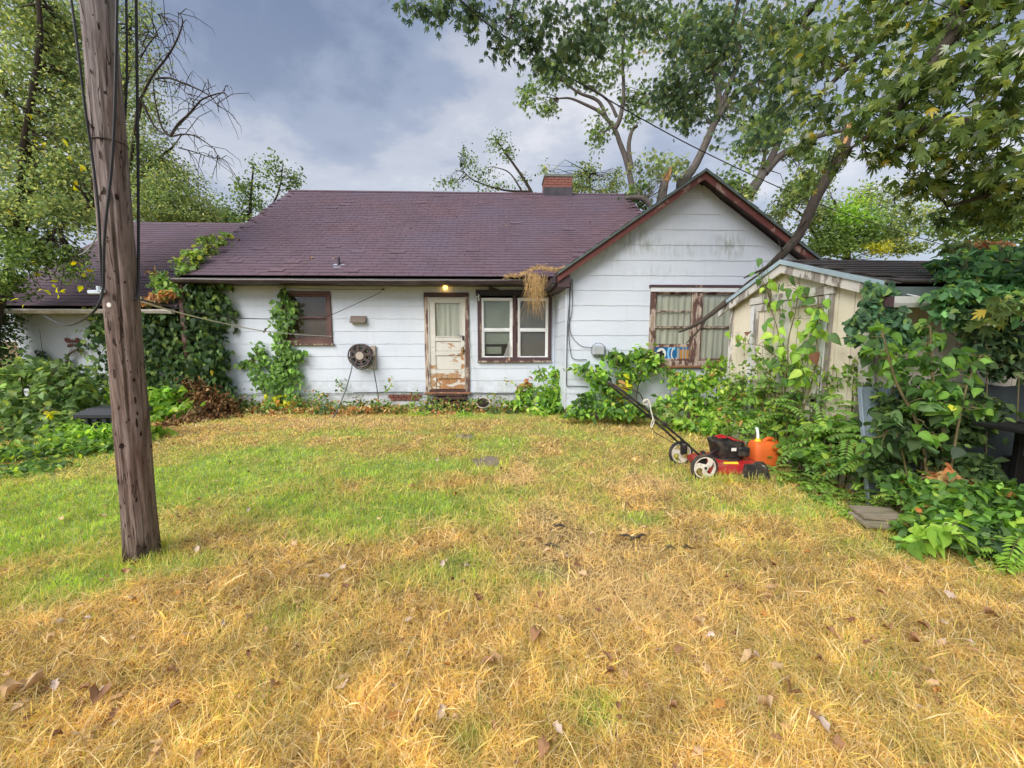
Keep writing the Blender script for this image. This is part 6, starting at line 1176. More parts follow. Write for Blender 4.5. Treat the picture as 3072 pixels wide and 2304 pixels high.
plant('vine', 'leafy vine climbing the wall left of the brown window', 'vine', P(840, 1230, Y=8.75), [(848, 885, 18, 22, 8.85, 34), (838, 925, 26, 28, 8.85, 60), (852, 960, 32, 30, 8.82, 80), (865, 925, 22, 20, 8.82, 40), (838, 1005, 26, 28, 8.85, 66), (850, 1050, 28, 30, 8.82, 80), (876, 1070, 34, 26, 8.8, 70), (905, 1055, 26, 12, 8.82, 26), (850, 1100, 38, 35, 8.8, 120), (845, 1150, 45, 35, 8.75, 150), (800, 1150, 36, 30, 8.78, 100), (870, 1120, 26, 35, 8.8, 70), (845, 1195, 60, 30, 8.7, 150), (785, 1080, 28, 26, 8.84, 60), (770, 1045, 18, 26, 8.86, 36), (745, 1092, 30, 12, 8.86, 30), (768, 1120, 22, 26, 8.84, 46), (722, 1095, 12, 10, 8.86, 10), (850, 1210, 50, 12, 8.6, 30, [(.5, .3, .02), (.4, .18, .02)]), (835, 1185, 40, 12, 8.65, 16, [(.55, .35, .02)])], [(.085, .15, .035, 3), (.12, .20, .045, 2), (.05, .095, .03, 2.5)], T_HEART, .105, [st_(840, 1220, 8.85, [(850, 1100), (840, 980), (845, 880)], .014), st_(800, 1220, 8.85, [(785, 1120), (765, 1040)], .009)], n_sep=140, face=wf, dep=.3, droop=.7, dens=.95)
rz = lambda u, v: None
plant('vine', 'green vine sprawling up the corner of the main roof', 'vine', P(580, 810, Y=8.7), [(560, 790, 36, 20, 8.65, 70), (590, 768, 30, 18, 8.9, 60), (620, 745, 30, 22, 9.25, 70), (655, 720, 32, 14, 9.7, 50), (690, 705, 18, 8, 9.95, 22), (612, 715, 18, 10, 9.4, 22), (560, 760, 26, 14, 8.75, 36), (545, 812, 18, 12, 8.5, 26)], [(.17, .23, .05, 2), (.10, .16, .05, 3), (.24, .26, .05, 1)], T_ROUND, .11, [([P(545, 815, Y=8.5), P(590, 780, Y=8.9), P(650, 730, Y=9.6), P(695, 702, Y=10)], .009)], dep=.3)
plant('vine', 'vine and litter spilling off the lower roof beside the downspout', 'vine', P(500, 850, Y=8.5), [(490, 850, 32, 26, 8.5, 80), (515, 875, 24, 18, 8.45, 50), (470, 840, 22, 16, 8.55, 34), (480, 890, 36, 9, 8.42, 70, DEADP), (440, 903, 36, 7, 8.42, 80, DEADP), (505, 880, 20, 9, 8.4, 40, DEADP), (460, 815, 30, 5, 8.7, 12, DEADP), (530, 845, 16, 22, 8.5, 30)], [(.10, .18, .05, 2), (.16, .23, .06, 2), (.06, .10, .04, 1)], T_OVAL, .11, [([P(545, 905, Y=8.5), P(520, 870, Y=8.5), P(480, 830, Y=8.6), P(455, 800, Y=8.7)], .009)], dep=.4)
# left: shrubs and ground cover
BLUEG = [(.085, .135, .045, 3), (.12, .18, .06, 3), (.05, .085, .03, 2), (.17, .21, .045, 1.2)]
plant('shrub', 'broad grey-green shrub against the left wing wall', 'shrub', P(130, 1300, Y=6.6), [(60, 1120, 80, 45, 6.8, 260), (150, 1130, 70, 45, 6.8, 260), (30, 1200, 80, 60, 6.6, 300), (130, 1210, 90, 60, 6.6, 380), (220, 1180, 60, 45, 6.9, 220), (60, 1290, 90, 50, 6.3, 330), (170, 1280, 80, 45, 6.3, 280), (-80, 1180, 90, 100, 6.7, 350), (260, 1200, 30, 40, 7.2, 100), (150, 1240, 10, 12, 6.2, 8, YEL)], [(p_[0], p_[1], p_[2], p_[3]) for p_ in BLUEG], T_HEART, .115, [st_(60, 1300, 6.7, [(70, 1200), (60, 1110)], .015), st_(150, 1300, 6.7, [(140, 1200), (160, 1110)], .015), st_(-60, 1300, 6.7, [(-60, 1150)], .015)], n_sep=140, droop=.5)
plant('ground_cover', 'low leafy ground cover along the left edge of the lawn', 'ground cover', P(150, 1400, Y=5), [(40, 1370, 90, 25, 5.2, 340), (150, 1360, 90, 28, 5.2, 360), (250, 1340, 80, 28, 5.4, 300), (330, 1330, 45, 25, 5.5, 120), (80, 1410, 90, 16, 4.7, 220), (-60, 1400, 90, 40, 4.9, 300), (200, 1320, 80, 25, 5.7, 260), (300, 1290, 50, 25, 5.6, 160, LIGHTG), (-120, 1340, 100, 40, 5.3, 300), (230, 1300, 60, 30, 5.6, 110, LIGHTG), (20, 1435, 80, 10, 4.5, 120)], [(.08, .14, .035, 3), (.13, .20, .04, 2), (.045, .085, .025, 2), (.22, .28, .04, .8)], T_OVAL, .08, nsub=12, spread=.45, dens=1.4)
plant('weeds', 'bright pokeweed leaves beside the pole foot of the wall', 'weeds', P(480, 1280, Y=7.5), [(450, 1190, 45, 30, 7.9, 80), (510, 1190, 40, 26, 8.0, 70), (470, 1230, 45, 26, 7.6, 80), (540, 1230, 40, 26, 7.8, 60), (470, 1300, 30, 28, 6.2, 34), (400, 1270, 40, 30, 7.2, 60), (390, 1220, 40, 30, 7.6, 60), (350, 1180, 30, 20, 7.8, 36)], LIGHTG, T_OVAL, .17, [st_(450, 1260, 7.8, [(450, 1180)], .01), st_(520, 1260, 7.9, [(515, 1180)], .01), st_(470, 1320, 6.2, [(470, 1285)], .008), st_(400, 1290, 7.4, [(395, 1210)], .009)], n_sep=70)
plant('withered_plants', 'heap of withered brown plants below the ivy', 'dead plants', P(600, 1270, Y=7.9), [(570, 1150, 35, 25, 8.3, 70), (600, 1190, 55, 28, 8.2, 170), (650, 1215, 50, 25, 8.1, 190), (590, 1235, 60, 25, 7.9, 190), (640, 1250, 60, 18, 7.8, 170), (560, 1280, 50, 16, 7.3, 130), (500, 1300, 40, 10, 7, 80), (690, 1235, 26, 16, 8.1, 60)], [(.20, .11, .045, 3), (.13, .065, .028, 2), (.30, .19, .09, 1.5), (.08, .04, .02, 1)], T_DEAD, .085, [st_(570, 1260, 8.1, [(585, 1190), (560, 1130)], .008), st_(620, 1260, 8.1, [(640, 1200)], .008), st_(680, 1260, 8, [(660, 1215), (690, 1180)], .006), st_(650, 1260, 7.9, [(560, 1200)], .006)], mat='dry', stem_m='dead_stem', droop=1.0, n_sep=60)
basew = []
for u in range(690, 1560, 20):
    basew.append((u, 1216 + R0.randint(-10, 14), 22, 15, 8.55 + R0.uniform(-.35, .2), R0.randint(26, 48))); basew.append((u + 8, 1232 + R0.randint(-6, 8), 20, 9, 8.3 + R0.uniform(-.3, .2), R0.randint(14, 30), DEADP if R0.random() < .5 else DARKG))
basew += [(950, 1190, 26, 16, 8.7, 40), (900, 1205, 22, 16, 8.6, 30), (1160, 1160, 6, 16, 8.8, 10), (1170, 1135, 5, 10, 8.8, 6), (1240, 1180, 12, 12, 8.75, 12), (1020, 1155, 14, 22, 8.8, 16), (1010, 1140, 6, 8, 8.8, 5), (1260, 1240, 24, 12, 7.9, 34, LIGHTG), (1200, 1225, 20, 12, 8.2, 30), (700, 1190, 30, 12, 8.75, 26), (720, 1210, 40, 16, 8.5, 50, DARKG), (1505, 1230, 22, 16, 8.3, 30), (1480, 1195, 14, 18, 8.7, 16), (1515, 1145, 10, 8, 8.75, 6), (1390, 1240, 20, 10, 8.0, 26, LIGHTG)]
plant('weeds', 'low weeds growing along the foot of the white wall', 'weeds', P(1100, 1230, Y=8.6), basew, [(.09, .15, .035, 3), (.05, .09, .025, 3), (.17, .23, .04, 1), (.24, .14, .06, 1.8)], T_OVAL, .075, nsub=4, spread=.5, dens=1.7)
# right of the door, gable foot
plant('shrub', 'leafy shrub in the inner corner below the double window', 'shrub', P(1640, 1240, Y=8.2), [(1625, 1120, 28, 14, 8.5, 30), (1660, 1125, 26, 26, 8.3, 70), (1680, 1170, 30, 40, 8.2, 150), (1640, 1180, 40, 30, 8.2, 150), (1590, 1165, 30, 14, 8.4, 40), (1560, 1160, 22, 10, 8.5, 22, [(.25, .15, .03), (.14, .17, .04)]), (1580, 1190, 30, 22, 8.3, 90), (1640, 1225, 55, 20, 8.0, 180), (1690, 1220, 25, 25, 8.0, 80), (1550, 1210, 26, 20, 8.3, 70), (1580, 1140, 8, 12, 8.5, 8, [(.30, .12, .05)])], LIGHTG + [(.06, .12, .03, 3)], T_OVAL, .125, [st_(1640, 1235, 8.2, [(1640, 1180), (1620, 1115)], .012), st_(1670, 1235, 8.2, [(1672, 1170), (1665, 1110)], .012), st_(1600, 1235, 8.3, [(1580, 1170), (1555, 1158)], .009)], n_sep=90, droop=.55)
plant('shrub', 'tangled bush below the utility box on the gable wall', 'shrub', P(1850, 1250, Y=7.1), [(1750, 1105, 35, 12, 7.3, 40), (1790, 1125, 35, 25, 7.2, 90), (1800, 1160, 26, 22, 7.2, 70), (1850, 1075, 50, 22, 7.35, 110), (1920, 1060, 35, 18, 7.38, 70), (1960, 1080, 30, 20, 7.3, 60), (1880, 1120, 40, 30, 7.2, 130), (1940, 1100, 36, 22, 7.3, 80), (1840, 1180, 40, 30, 7.1, 130), (1760, 1200, 40, 26, 7.1, 130), (1830, 1230, 60, 24, 6.9, 190), (1900, 1225, 50, 26, 6.9, 160), (1740, 1235, 40, 18, 6.95, 90), (1870, 1165, 12, 45, 7.0, 22, [(.30, .32, .02)]), (1850, 1170, 18, 35, 7.05, 40, DEADP), (1890, 1140, 10, 20, 7.1, 10, [(.4, .36, .02)])], LIGHTG + [(.055, .11, .03, 3.5), (.03, .06, .02, 2)], T_OVAL, .13, [st_(1800, 1245, 7.2, [(1800, 1160), (1760, 1105)], .012), st_(1860, 1245, 7.2, [(1855, 1150), (1850, 1070)], .014), st_(1900, 1245, 7.2, [(1920, 1120), (1940, 1060)], .012), st_(1740, 1240, 7.1, [(1750, 1195)], .008)], n_sep=110)
plant('shrub', 'bush between the gable wall and the shed corner', 'shrub', P(2080, 1290, Y=6.6), [(2010, 1110, 30, 14, 7.2, 30), (2040, 1140, 40, 30, 7.0, 110), (2100, 1150, 45, 40, 6.7, 170), (2150, 1110, 35, 35, 6.6, 110), (2060, 1200, 55, 35, 6.8, 200), (2130, 1220, 50, 45, 6.4, 220), (2000, 1220, 40, 25, 6.9, 120), (2080, 1270, 60, 25, 6.3, 190), (2180, 1190, 30, 50, 6.2, 120), (2010, 1250, 50, 20, 6.6, 130, YGREEN), (2150, 1280, 50, 25, 6.0, 170), (1980, 1230, 30, 16, 6.8, 60, BLUEG)], LIGHTG + [(.06, .12, .03, 3), (.20, .13, .04, .4)], T_OVAL, .115, [st_(2080, 1280, 6.7, [(2080, 1180), (2050, 1120)], .012), st_(2140, 1290, 6.5, [(2150, 1180), (2155, 1080)], .012), st_(2010, 1270, 6.9, [(2010, 1180), (2010, 1110)], .009)], n_sep=60)
# vine in front of the shed doors
vstems = [([np.array([3.36, 4.95, 0]), P(2360, 1150, X=3.33), P(2345, 1060, X=3.34), P(2330, 980, X=3.36), P(2310, 920, X=3.38)], .010), ([np.array([3.36, 4.9, 0]), P(2355, 1130, X=3.33), P(2365, 1020, X=3.34), P(2385, 940, X=3.36), P(2400, 850, X=3.38)], .009), ([np.array([3.36, 4.5, 0]), P(2440, 1130, X=3.33), P(2450, 1020, X=3.34), P(2455, 900, X=3.38)], .009), ([P(2350, 1090, X=3.34), P(2290, 1040, X=3.32), P(2215, 1030, X=3.30)], .006)]
VS = thing('vine', P(2380, 1250, X=3.34), 'tall vine with heart leaves climbing the shed doors', 'vine'); tb = MB(); lim = []
for pts, r in vstems:
    c = curve(pts, 5); lim.append(c); tb.tube(c, [lerp(r, r * .4, i / (len(c) - 1)) for i in range(len(c))], 5)
f = Fol()
def XC_(u, v, ru, rv, n, X=3.34, pal=None, size=.115, nsub=5):
    c = P(u, v, X=X); k = c[1] / F; f.clump(c, np.array([.10, ru * k * 1.5, rv * k * 1.2]), max(2, int(n * .42)), size, pal or (LIGHTG + [(.05, .10, .03, 2.5), (.14, .07, .04, .4)]), nsub, .42, .5, (-1, -.35, .35))
for a in ((2310, 905, 20, 16, 8), (2300, 850, 22, 22, 12), (2290, 820, 14, 22, 8), (2360, 850, 22, 14, 8), (2385, 870, 24, 16, 12), (2420, 870, 22, 18, 14), (2380, 920, 26, 22, 18), (2440, 930, 30, 26, 22), (2320, 960, 26, 26, 16), (2340, 1000, 26, 22, 16), (2410, 960, 28, 22, 18), (2450, 990, 30, 26, 22), (2420, 1010, 26, 20, 16), (2300, 1030, 30, 16, 14), (2240, 1030, 26, 14, 10), (2215, 1000, 12, 14, 5), (2250, 1000, 14, 10, 5), (2360, 1060, 36, 22, 24), (2440, 1060, 34, 24, 26), (2330, 1090, 34, 16, 20), (2440, 1120, 44, 20, 28), (2380, 1130, 44, 18, 30), (2480, 910, 12, 8, 3), (2460, 940, 12, 8, 4), (2475, 1000, 18, 14, 6), (2480, 1115, 18, 12, 5), (2275, 780, 8, 12, 3)): XC_(*a)
twigs(tb, lim, np.concatenate(f.sub), .0035, .9); tb.build('stem', M['twig'], VS); f.build('foliage', T_HEART, VS, n_sep=290)
# creeper at the shed's right corner and over the roof
f = None
plant('creeper', 'round-leaved creeper hanging at the right corner of the shed front', 'creeper', P(2640, 1100, Y=3.55), [(2620, 860, 26, 24, 3.55, 40), (2655, 880, 26, 40, 3.5, 70), (2610, 900, 16, 22, 3.5, 22), (2625, 960, 30, 30, 3.48, 70), (2570, 965, 28, 24, 3.45, 60), (2600, 935, 20, 20, 3.5, 36), (2650, 1000, 40, 36, 3.45, 110), (2560, 1010, 28, 14, 3.45, 26), (2690, 960, 36, 50, 3.45, 110), (2720, 1010, 36, 30, 3.45, 80), (2640, 1040, 26, 16, 3.45, 30)], [(.04, .085, .045, 3), (.07, .125, .06, 3), (.025, .055, .03, 2), (.12, .19, .05, .8)], T_ROUND, .075, [([np.array([3.55, 3.5, 0]), P(2690, 1040, Y=3.5), P(2660, 940, Y=3.52), P(2640, 850, Y=3.55)], .008), ([P(2670, 1000, Y=3.5), P(2600, 985, Y=3.48), P(2540, 1010, Y=3.46), P(2490, 1020, Y=3.46)], .004)], n_sep=120, face=(-.3, -1, .5), dep=.5)
CRP = [(.045, .10, .045, 3), (.075, .15, .06, 3), (.028, .06, .032, 2.5), (.16, .24, .05, .8)]
plant('creeper', 'thick five-leaved creeper mounding over the right end of the shed roof', 'creeper', P(2900, 1000, Y=3.3), [(2850, 790, 60, 20, 3.7, 160), (2950, 770, 80, 22, 3.8, 240), (3050, 760, 60, 26, 3.8, 220), (2880, 830, 60, 26, 3.45, 230), (2980, 820, 80, 30, 3.4, 320), (3070, 830, 50, 40, 3.3, 240), (2870, 880, 50, 26, 3.3, 220), (2960, 880, 80, 30, 3.25, 330), (3060, 900, 60, 40, 3.2, 240), (2850, 930, 36, 24, 3.3, 110), (2920, 940, 50, 24, 3.2, 140, DARKG), (2860, 740, 40, 14, 4.2, 80, YGREEN), (2950, 740, 70, 12, 4.3, 120, DEADP), (3150, 850, 90, 90, 3.2, 400), (2870, 960, 16, 30, 3.25, 36), (2990, 990, 80, 40, 3.35, 200, DARKG), (3060, 1040, 70, 50, 3.3, 220, DARKG), (2930, 1060, 60, 40, 3.4, 140, DARKG), (3010, 1110, 80, 40, 3.4, 140, DARKG)], [(a_ * 1.2, b_ * 1.2, c_ * 1.1, w_) for a_, b_, c_, w_ in CRP], T_OVAL, .085, [([np.array([4.4, 3.35, 0]), P(2960, 1050, Y=3.35), P(2930, 900, Y=3.35), P(2900, 810, Y=3.5)], .006), ([np.array([4.6, 3.3, 0]), P(3060, 1000, Y=3.3), P(3040, 860, Y=3.35), P(3000, 780, Y=3.7)], .006)], n_sep=160, nsub=10, dep=.6, droop=.7, spread=.42)
# big-leaved sapling
plant('sapling', 'sapling with very large bright heart-shaped leaves right of the shed', 'sapling', P(2800, 1500, Y=3.15), [(2640, 1000, 40, 30, 3.15, 8), (2620, 1060, 30, 40, 3.15, 9), (2700, 1060, 50, 40, 3.15, 16), (2680, 1120, 45, 30, 3.15, 12), (2760, 980, 40, 20, 3.15, 8), (2800, 1010, 50, 30, 3.15, 12), (2770, 1060, 45, 35, 3.1, 14), (2830, 1100, 50, 40, 3.1, 16), (2770, 1140, 50, 30, 3.1, 14), (2890, 1070, 45, 26, 3.1, 10), (2950, 1070, 36, 18, 3.1, 6), (2840, 1160, 50, 30, 3.1, 14), (2900, 1140, 36, 26, 3.1, 8), (2770, 1220, 50, 36, 3.05, 16), (2840, 1230, 50, 40, 3.05, 16), (2900, 1215, 40, 24, 3.05, 9), (2960, 1235, 36, 20, 3.0, 7), (2660, 1260, 50, 30, 3.05, 12, DARKG), (2700, 1320, 60, 40, 3.05, 18, DARKG), (2780, 1300, 50, 40, 3.0, 10), (2630, 1330, 40, 30, 3.05, 9), (2850, 1350, 40, 40, 3.0, 8, DARKG), (2855, 1410, 16, 26, 2.95, 2, [(.20, .08, .03)]), (2860, 1230, 8, 12, 3.0, 2, YEL)], [(.08, .155, .028, 3), (.06, .125, .026, 3), (.035, .075, .02, 3), (.075, .13, .05, 1.5), (.12, .20, .032, 1)], T_HEART, .092, [st_(2830, 1470, 3.1, [(2830, 1300), (2800, 1150), (2790, 980)], .018), st_(2810, 1470, 3.1, [(2760, 1300), (2690, 1150), (2650, 1010)], .015), st_(2840, 1470, 3.05, [(2870, 1300), (2900, 1160), (2940, 1070)], .013), st_(2760, 1470, 3.05, [(2700, 1330), (2650, 1270)], .010)], n_sep=280, nsub=6, droop=.75, st=.005, dens=1.7)
plant('undergrowth', 'dark tangled undergrowth between the metal sheet and the grill', 'undergrowth', P(2780, 1450, Y=3.25), [(2700, 1220, 40, 40, 3.3, 130), (2760, 1260, 45, 45, 3.3, 160), (2830, 1250, 45, 50, 3.3, 170), (2890, 1290, 40, 50, 3.25, 150), (2690, 1320, 50, 45, 3.2, 170), (2770, 1360, 50, 45, 3.2, 180), (2860, 1380, 50, 45, 3.15, 170), (2640, 1400, 45, 35, 3.2, 130), (2940, 1400, 45, 40, 3.0, 120), (2920, 1230, 36, 40, 3.3, 110), (2740, 1170, 40, 36, 3.35, 110), (2990, 1240, 40, 50, 3.3, 120), (2880, 1180, 36, 36, 3.3, 90), (2820, 1430, 60, 20, 3.05, 60, DEADP)], [(.035, .06, .022, 3), (.055, .09, .03, 3), (.022, .04, .016, 3), (.09, .14, .035, 1)], T_OVAL, .08, [st_(2760, 1480, 3.25, [(2760, 1300), (2740, 1160)], .008), st_(2860, 1480, 3.25, [(2860, 1330), (2880, 1170)], .008), st_(2690, 1470, 3.25, [(2690, 1330), (2700, 1200)], .008)], nsub=10, spread=.42)
# pinnate weeds before the shed
def fronds(name, label, spots, pal, lsize, leaflets=9, sep=0, up=.6):
    """arching stalks with paired leaflets"""
    base = spots[0]; t = thing(name, (base[0][0], base[0][1], 0), label, 'weeds'); f = Fol(); tb = MB()
    for (c, n, L) in spots:
        c = np.array(c, float); g = np.array([c[0], c[1], 0.0]); tb.tube([g, lerp(g, c, .5) + RG.normal(size=3) * .03, c], [.009, .007, .005], 5, False)
        for k in range(n):
            az = RG.uniform(0, 2 * math.pi); p0 = lerp(g, c, RG.uniform(.25, 1.0)); d = np.array([math.cos(az), math.sin(az), RG.uniform(.2, 1.0) * up]); d /= np.linalg.norm(d); l_ = L * RG.uniform(.6, 1.2); pts = []
            for i in range(leaflets + 1):
                s = i / leaflets; pts.append(p0 + d * l_ * s + np.array([0, 0, -.45 * l_ * s * s]))
            tb.tube(pts[::3] + [pts[-1]], [.003] * (len(pts[::3]) + 1), 3, False); pts = np.array(pts); tan = unit(np.gradient(pts, axis=0)); sd = unit(np.cross(tan, np.array([0, 0, 1.0]))); up_ = np.cross(sd, tan)
            colr = pal_pick(pal, 1)[0] * RG.uniform(.75, 1.3)
            for sg in (-1, 1):
                ax = sd * sg + tan * .45 + np.array([0, 0, -.25]); m = len(pts) - 1; f.put(pts[1:], ax[1:], up_[1:] + RG.normal(size=(m, 3)) * .15, lsize * RG.uniform(.8, 1.15, m) * np.linspace(1, .6, m), np.tile(colr, (m, 1)) * RG.uniform(.85, 1.15, (m, 1)))
    tb.build('stem', M['twig'], t); f.sub = [np.zeros((1, 3))]; f.a[0] = [np.concatenate([x[:, :2], np.maximum(x[:, 2:], .02)], 1) for x in f.a[0]]; f.build('foliage', tmpl_oval(.23, .05, .1), t, n_sep=sep); return t
def fs(lst): return [(P(u, v, Y=Y), n, L) for (u, v, Y, n, L) in lst]
fronds('tall_weeds', 'feathery sumac-like weeds standing before the shed front', fs([(2330, 1180, 4.5, 7, .40), (2400, 1200, 4.3, 8, .42), (2450, 1180, 4.2, 8, .42), (2520, 1200, 4.0, 8, .42), (2560, 1190, 3.8, 7, .40), (2590, 1210, 3.6, 8, .38), (2480, 1260, 3.9, 9, .40), (2420, 1280, 4.1, 8, .40), (2550, 1290, 3.6, 9, .38), (2620, 1330, 3.4, 8, .36), (2360, 1260, 4.4, 7, .36), (2280, 1240, 4.8, 7, .36), (2260, 1190, 5.2, 7, .36), (2490, 1330, 3.7, 8, .34), (2600, 1270, 3.5, 6, .36), (2660, 1290, 3.4, 5, .34), (2300, 1130, 4.9, 6, .34), (2360, 1120, 4.7, 7, .36), (2420, 1130, 4.5, 7, .38), (2490, 1150, 4.3, 7, .38), (2550, 1160, 4.0, 6, .36), (2250, 1140, 5.2, 6, .30), (2200, 1180, 5.5, 6, .30), (2400, 1390, 4.0, 7, .28)]), [(.085, .155, .032, 3), (.115, .195, .04, 2), (.055, .105, .026, 2.5)], .085, 11, 150)
plant('weeds', 'mixed leafy weeds crowding the foot of the shed doors', 'weeds', P(2350, 1350, Y=4.6), [(2230, 1150, 36, 36, 5.6, 110), (2200, 1230, 40, 50, 5.4, 170), (2280, 1180, 45, 40, 5.0, 140), (2250, 1270, 50, 36, 5.0, 150), (2340, 1240, 50, 50, 4.6, 160), (2420, 1190, 60, 26, 4.5, 120), (2440, 1300, 60, 50, 4.1, 170), (2520, 1280, 50, 50, 3.8, 130), (2390, 1350, 50, 35, 4.2, 130), (2500, 1370, 60, 35, 3.7, 130), (2600, 1380, 50, 40, 3.4, 110), (2310, 1290, 30, 26, 4.75, 60), (2180, 1170, 26, 40, 5.9, 80, LIGHTG)], [(.10, .18, .03, 3), (.06, .12, .028, 3), (.17, .24, .04, 1.5), (.22, .14, .05, .5)], T_OVAL, .085, [st_(2230, 1310, 5.4, [(2230, 1140)], .008), st_(2340, 1330, 4.6, [(2330, 1200)], .008), st_(2440, 1360, 4.2, [(2430, 1190)], .008), st_(2520, 1400, 3.8, [(2520, 1260)], .008)], nsub=12, spread=.42)
plant('tall_weeds', 'tall thin twiggy weeds rising before the shed doors', 'weeds', P(2480, 1380, Y=4.2), [(2270, 1080, 22, 40, 5.1, 36), (2240, 1130, 22, 40, 5.2, 40), (2310, 1120, 26, 40, 4.8, 44), (2350, 1090, 24, 50, 4.6, 40), (2400, 1110, 26, 40, 4.4, 44), (2460, 1110, 26, 45, 4.2, 40), (2510, 1140, 26, 40, 4.0, 40), (2560, 1120, 26, 40, 3.8, 34), (2590, 1160, 24, 30, 3.7, 34), (2630, 1200, 26, 40, 3.5, 40), (2190, 1120, 20, 50, 5.6, 40), (2660, 1240, 26, 40, 3.4, 40)], [(.08, .14, .03, 3), (.12, .19, .04, 2), (.05, .09, .025, 2), (.18, .24, .045, 1)], T_OVAL, .07, [st_(2270, 1300, 5.1, [(2275, 1180), (2268, 1050)], .006), st_(2310, 1320, 4.8, [(2305, 1200), (2315, 1090)], .006), st_(2350, 1330, 4.6, [(2345, 1200), (2352, 1045)], .006), st_(2400, 1350, 4.4, [(2410, 1200), (2398, 1080)], .006), st_(2460, 1360, 4.2, [(2455, 1220), (2465, 1070)], .006), st_(2510, 1380, 4.0, [(2515, 1220), (2508, 1105)], .006), st_(2560, 1390, 3.8, [(2555, 1220), (2565, 1085)], .006), st_(2630, 1420, 3.5, [(2625, 1280), (2632, 1170)], .006), st_(2190, 1290, 5.6, [(2190, 1180), (2188, 1075)], .006)], nsub=7, spread=.5, droop=.6)
fronds('low_weeds', 'fine bright green ferny weeds at the lawn edge before the shed', fs([(2340, 1420, 4.0, 9, .20), (2400, 1440, 3.9, 9, .22), (2460, 1430, 3.7, 9, .22), (2520, 1450, 3.6, 10, .24), (2560, 1480, 3.4, 10, .24), (2520, 1520, 3.3, 9, .22), (2560, 1550, 3.15, 10, .22), (2480, 1480, 3.5, 8, .22), (2590, 1440, 3.4, 9, .26), (2440, 1470, 3.65, 8, .2), (2640, 1480, 3.2, 8, .24), (2700, 1470, 3.05, 8, .26), (2380, 1390, 4.1, 8, .22), (2310, 1400, 4.25, 8, .2), (2700, 1560, 2.9, 7, .2)]), [(.11, .19, .03, 3), (.08, .14, .026, 2), (.15, .22, .04, 1)], .045, 12, 0, 1.0)
fronds('low_weeds', 'two small fern fronds at the lower right edge', fs([(2980, 1620, 2.45, 4, .22), (3020, 1650, 2.4, 5, .24), (3060, 1660, 2.35, 5, .22), (3060, 1610, 2.4, 4, .24)]), LIGHTG, .07, 8, 60, .7)
plant('ground_cover', 'leafy ground cover below the grill at the right edge', 'ground cover', P(2900, 1600, Y=2.7), [(2760, 1470, 60, 30, 3.0, 150), (2840, 1480, 60, 30, 2.95, 150), (2930, 1480, 60, 30, 2.8, 150), (3030, 1480, 60, 35, 2.7, 150), (2780, 1530, 60, 30, 2.85, 150), (2880, 1540, 60, 35, 2.75, 160), (2980, 1550, 70, 35, 2.65, 180), (3060, 1560, 50, 40, 2.6, 140), (2760, 1590, 50, 26, 2.75, 110), (2860, 1600, 60, 30, 2.6, 140), (2960, 1620, 70, 30, 2.5, 150, DARKG), (3060, 1640, 60, 30, 2.45, 110), (3180, 1560, 100, 80, 2.5, 260), (2690, 1430, 45, 26, 3.1, 80), (2730, 1630, 30, 14, 2.65, 34)], [(.07, .14, .03, 3), (.045, .09, .025, 3), (.11, .20, .035, 2), (.19, .28, .04, .8), (.30, .12, .04, .08)], T_OVAL, .085, nsub=12, spread=.45, n_sep=200)
plant('seedling', 'seedling with broad heart leaves at the corner of the right weeds', 'seedling', P(2830, 1650, Y=2.55), [(2810, 1590, 40, 22, 2.5, 12), (2870, 1600, 35, 20, 2.5, 10), (2780, 1620, 35, 20, 2.5, 9), (2860, 1570, 30, 14, 2.55, 7), (2750, 1610, 20, 20, 2.55, 5)], LIGHTG, T_HEART, .12, [st_(2830, 1640, 2.52, [(2830, 1590)], .006)], n_sep=60, nsub=4)

# ------------------------------------------------------------------ grass, dry litter
def pg(u, v): return P(u, v, Z=0.0)
greens = [(600, 1440, 1.5, .8, 1.0), (330, 1480, 1.2, .8, .95), (120, 1600, .8, .55, .95), (60, 1480, 1.0, .6, .7), (820, 1360, 1.2, .6, .75), (1180, 1400, 1.0, .7, .75), (1250, 1520, .8, .5, .85), (1500, 1320, .6, .8, .7), (1450, 1250, .9, .4, .6), (1030, 1300, .8, .35, .5), (1000, 1560, .7, .35, .6), (1520, 1480, .35, .5, .6), (1900, 1330, 1.2, .6, .35), (1750, 1430, .6, .4, .4), (1750, 1500, .4, .3, .35), (800, 1500, .8, .4, .7), (1330, 1720, .35, .25, .6), (1900, 1560, .3, .2, .45), (500, 1700, .5, .2, .5), (250, 1720, .45, .3, .75), (1800, 2150, .12, .1, .5), (2300, 1530, .6, .25, .5), (2650, 1650, .5, .2, .4), (1400, 2230, .1, .08, .4), (880, 1850, .2, .15, .35), (1650, 1750, .2, .15, .5)]
GB = [(*pg(u, v)[:2], rx, ry, s) for (u, v, rx, ry, s) in greens]
bare = [(*pg(u, v)[:2], rx, ry) for (u, v, rx, ry) in ((1690, 1610, .25, .3), (1640, 1560, .15, .15), (1900, 1640, .25, .12), (1680, 1720, .3, .15), (140, 2060, .13, .07), (1460, 1385, .13, .15), (1395, 1312, .12, .1), (1310, 1232, .55, .28), (2640, 1545, .2, .15))]
dry = [(*pg(u, v)[:2], rx, ry) for (u, v, rx, ry) in ((1560, 1440, .25, .5), (1640, 1540, .28, .4), (1720, 1650, .35, .35), (1850, 1780, .45, .3), (1050, 1270, 1.2, .35), (1950, 1450, .5, .3))]
def dry_at(x, y):
    k = np.zeros_like(x)
    for (a, b_, rx, ry) in dry: k = np.maximum(k, np.exp(-(((x - a) / rx) ** 2 + ((y - b_) / ry) ** 2)))
    return k
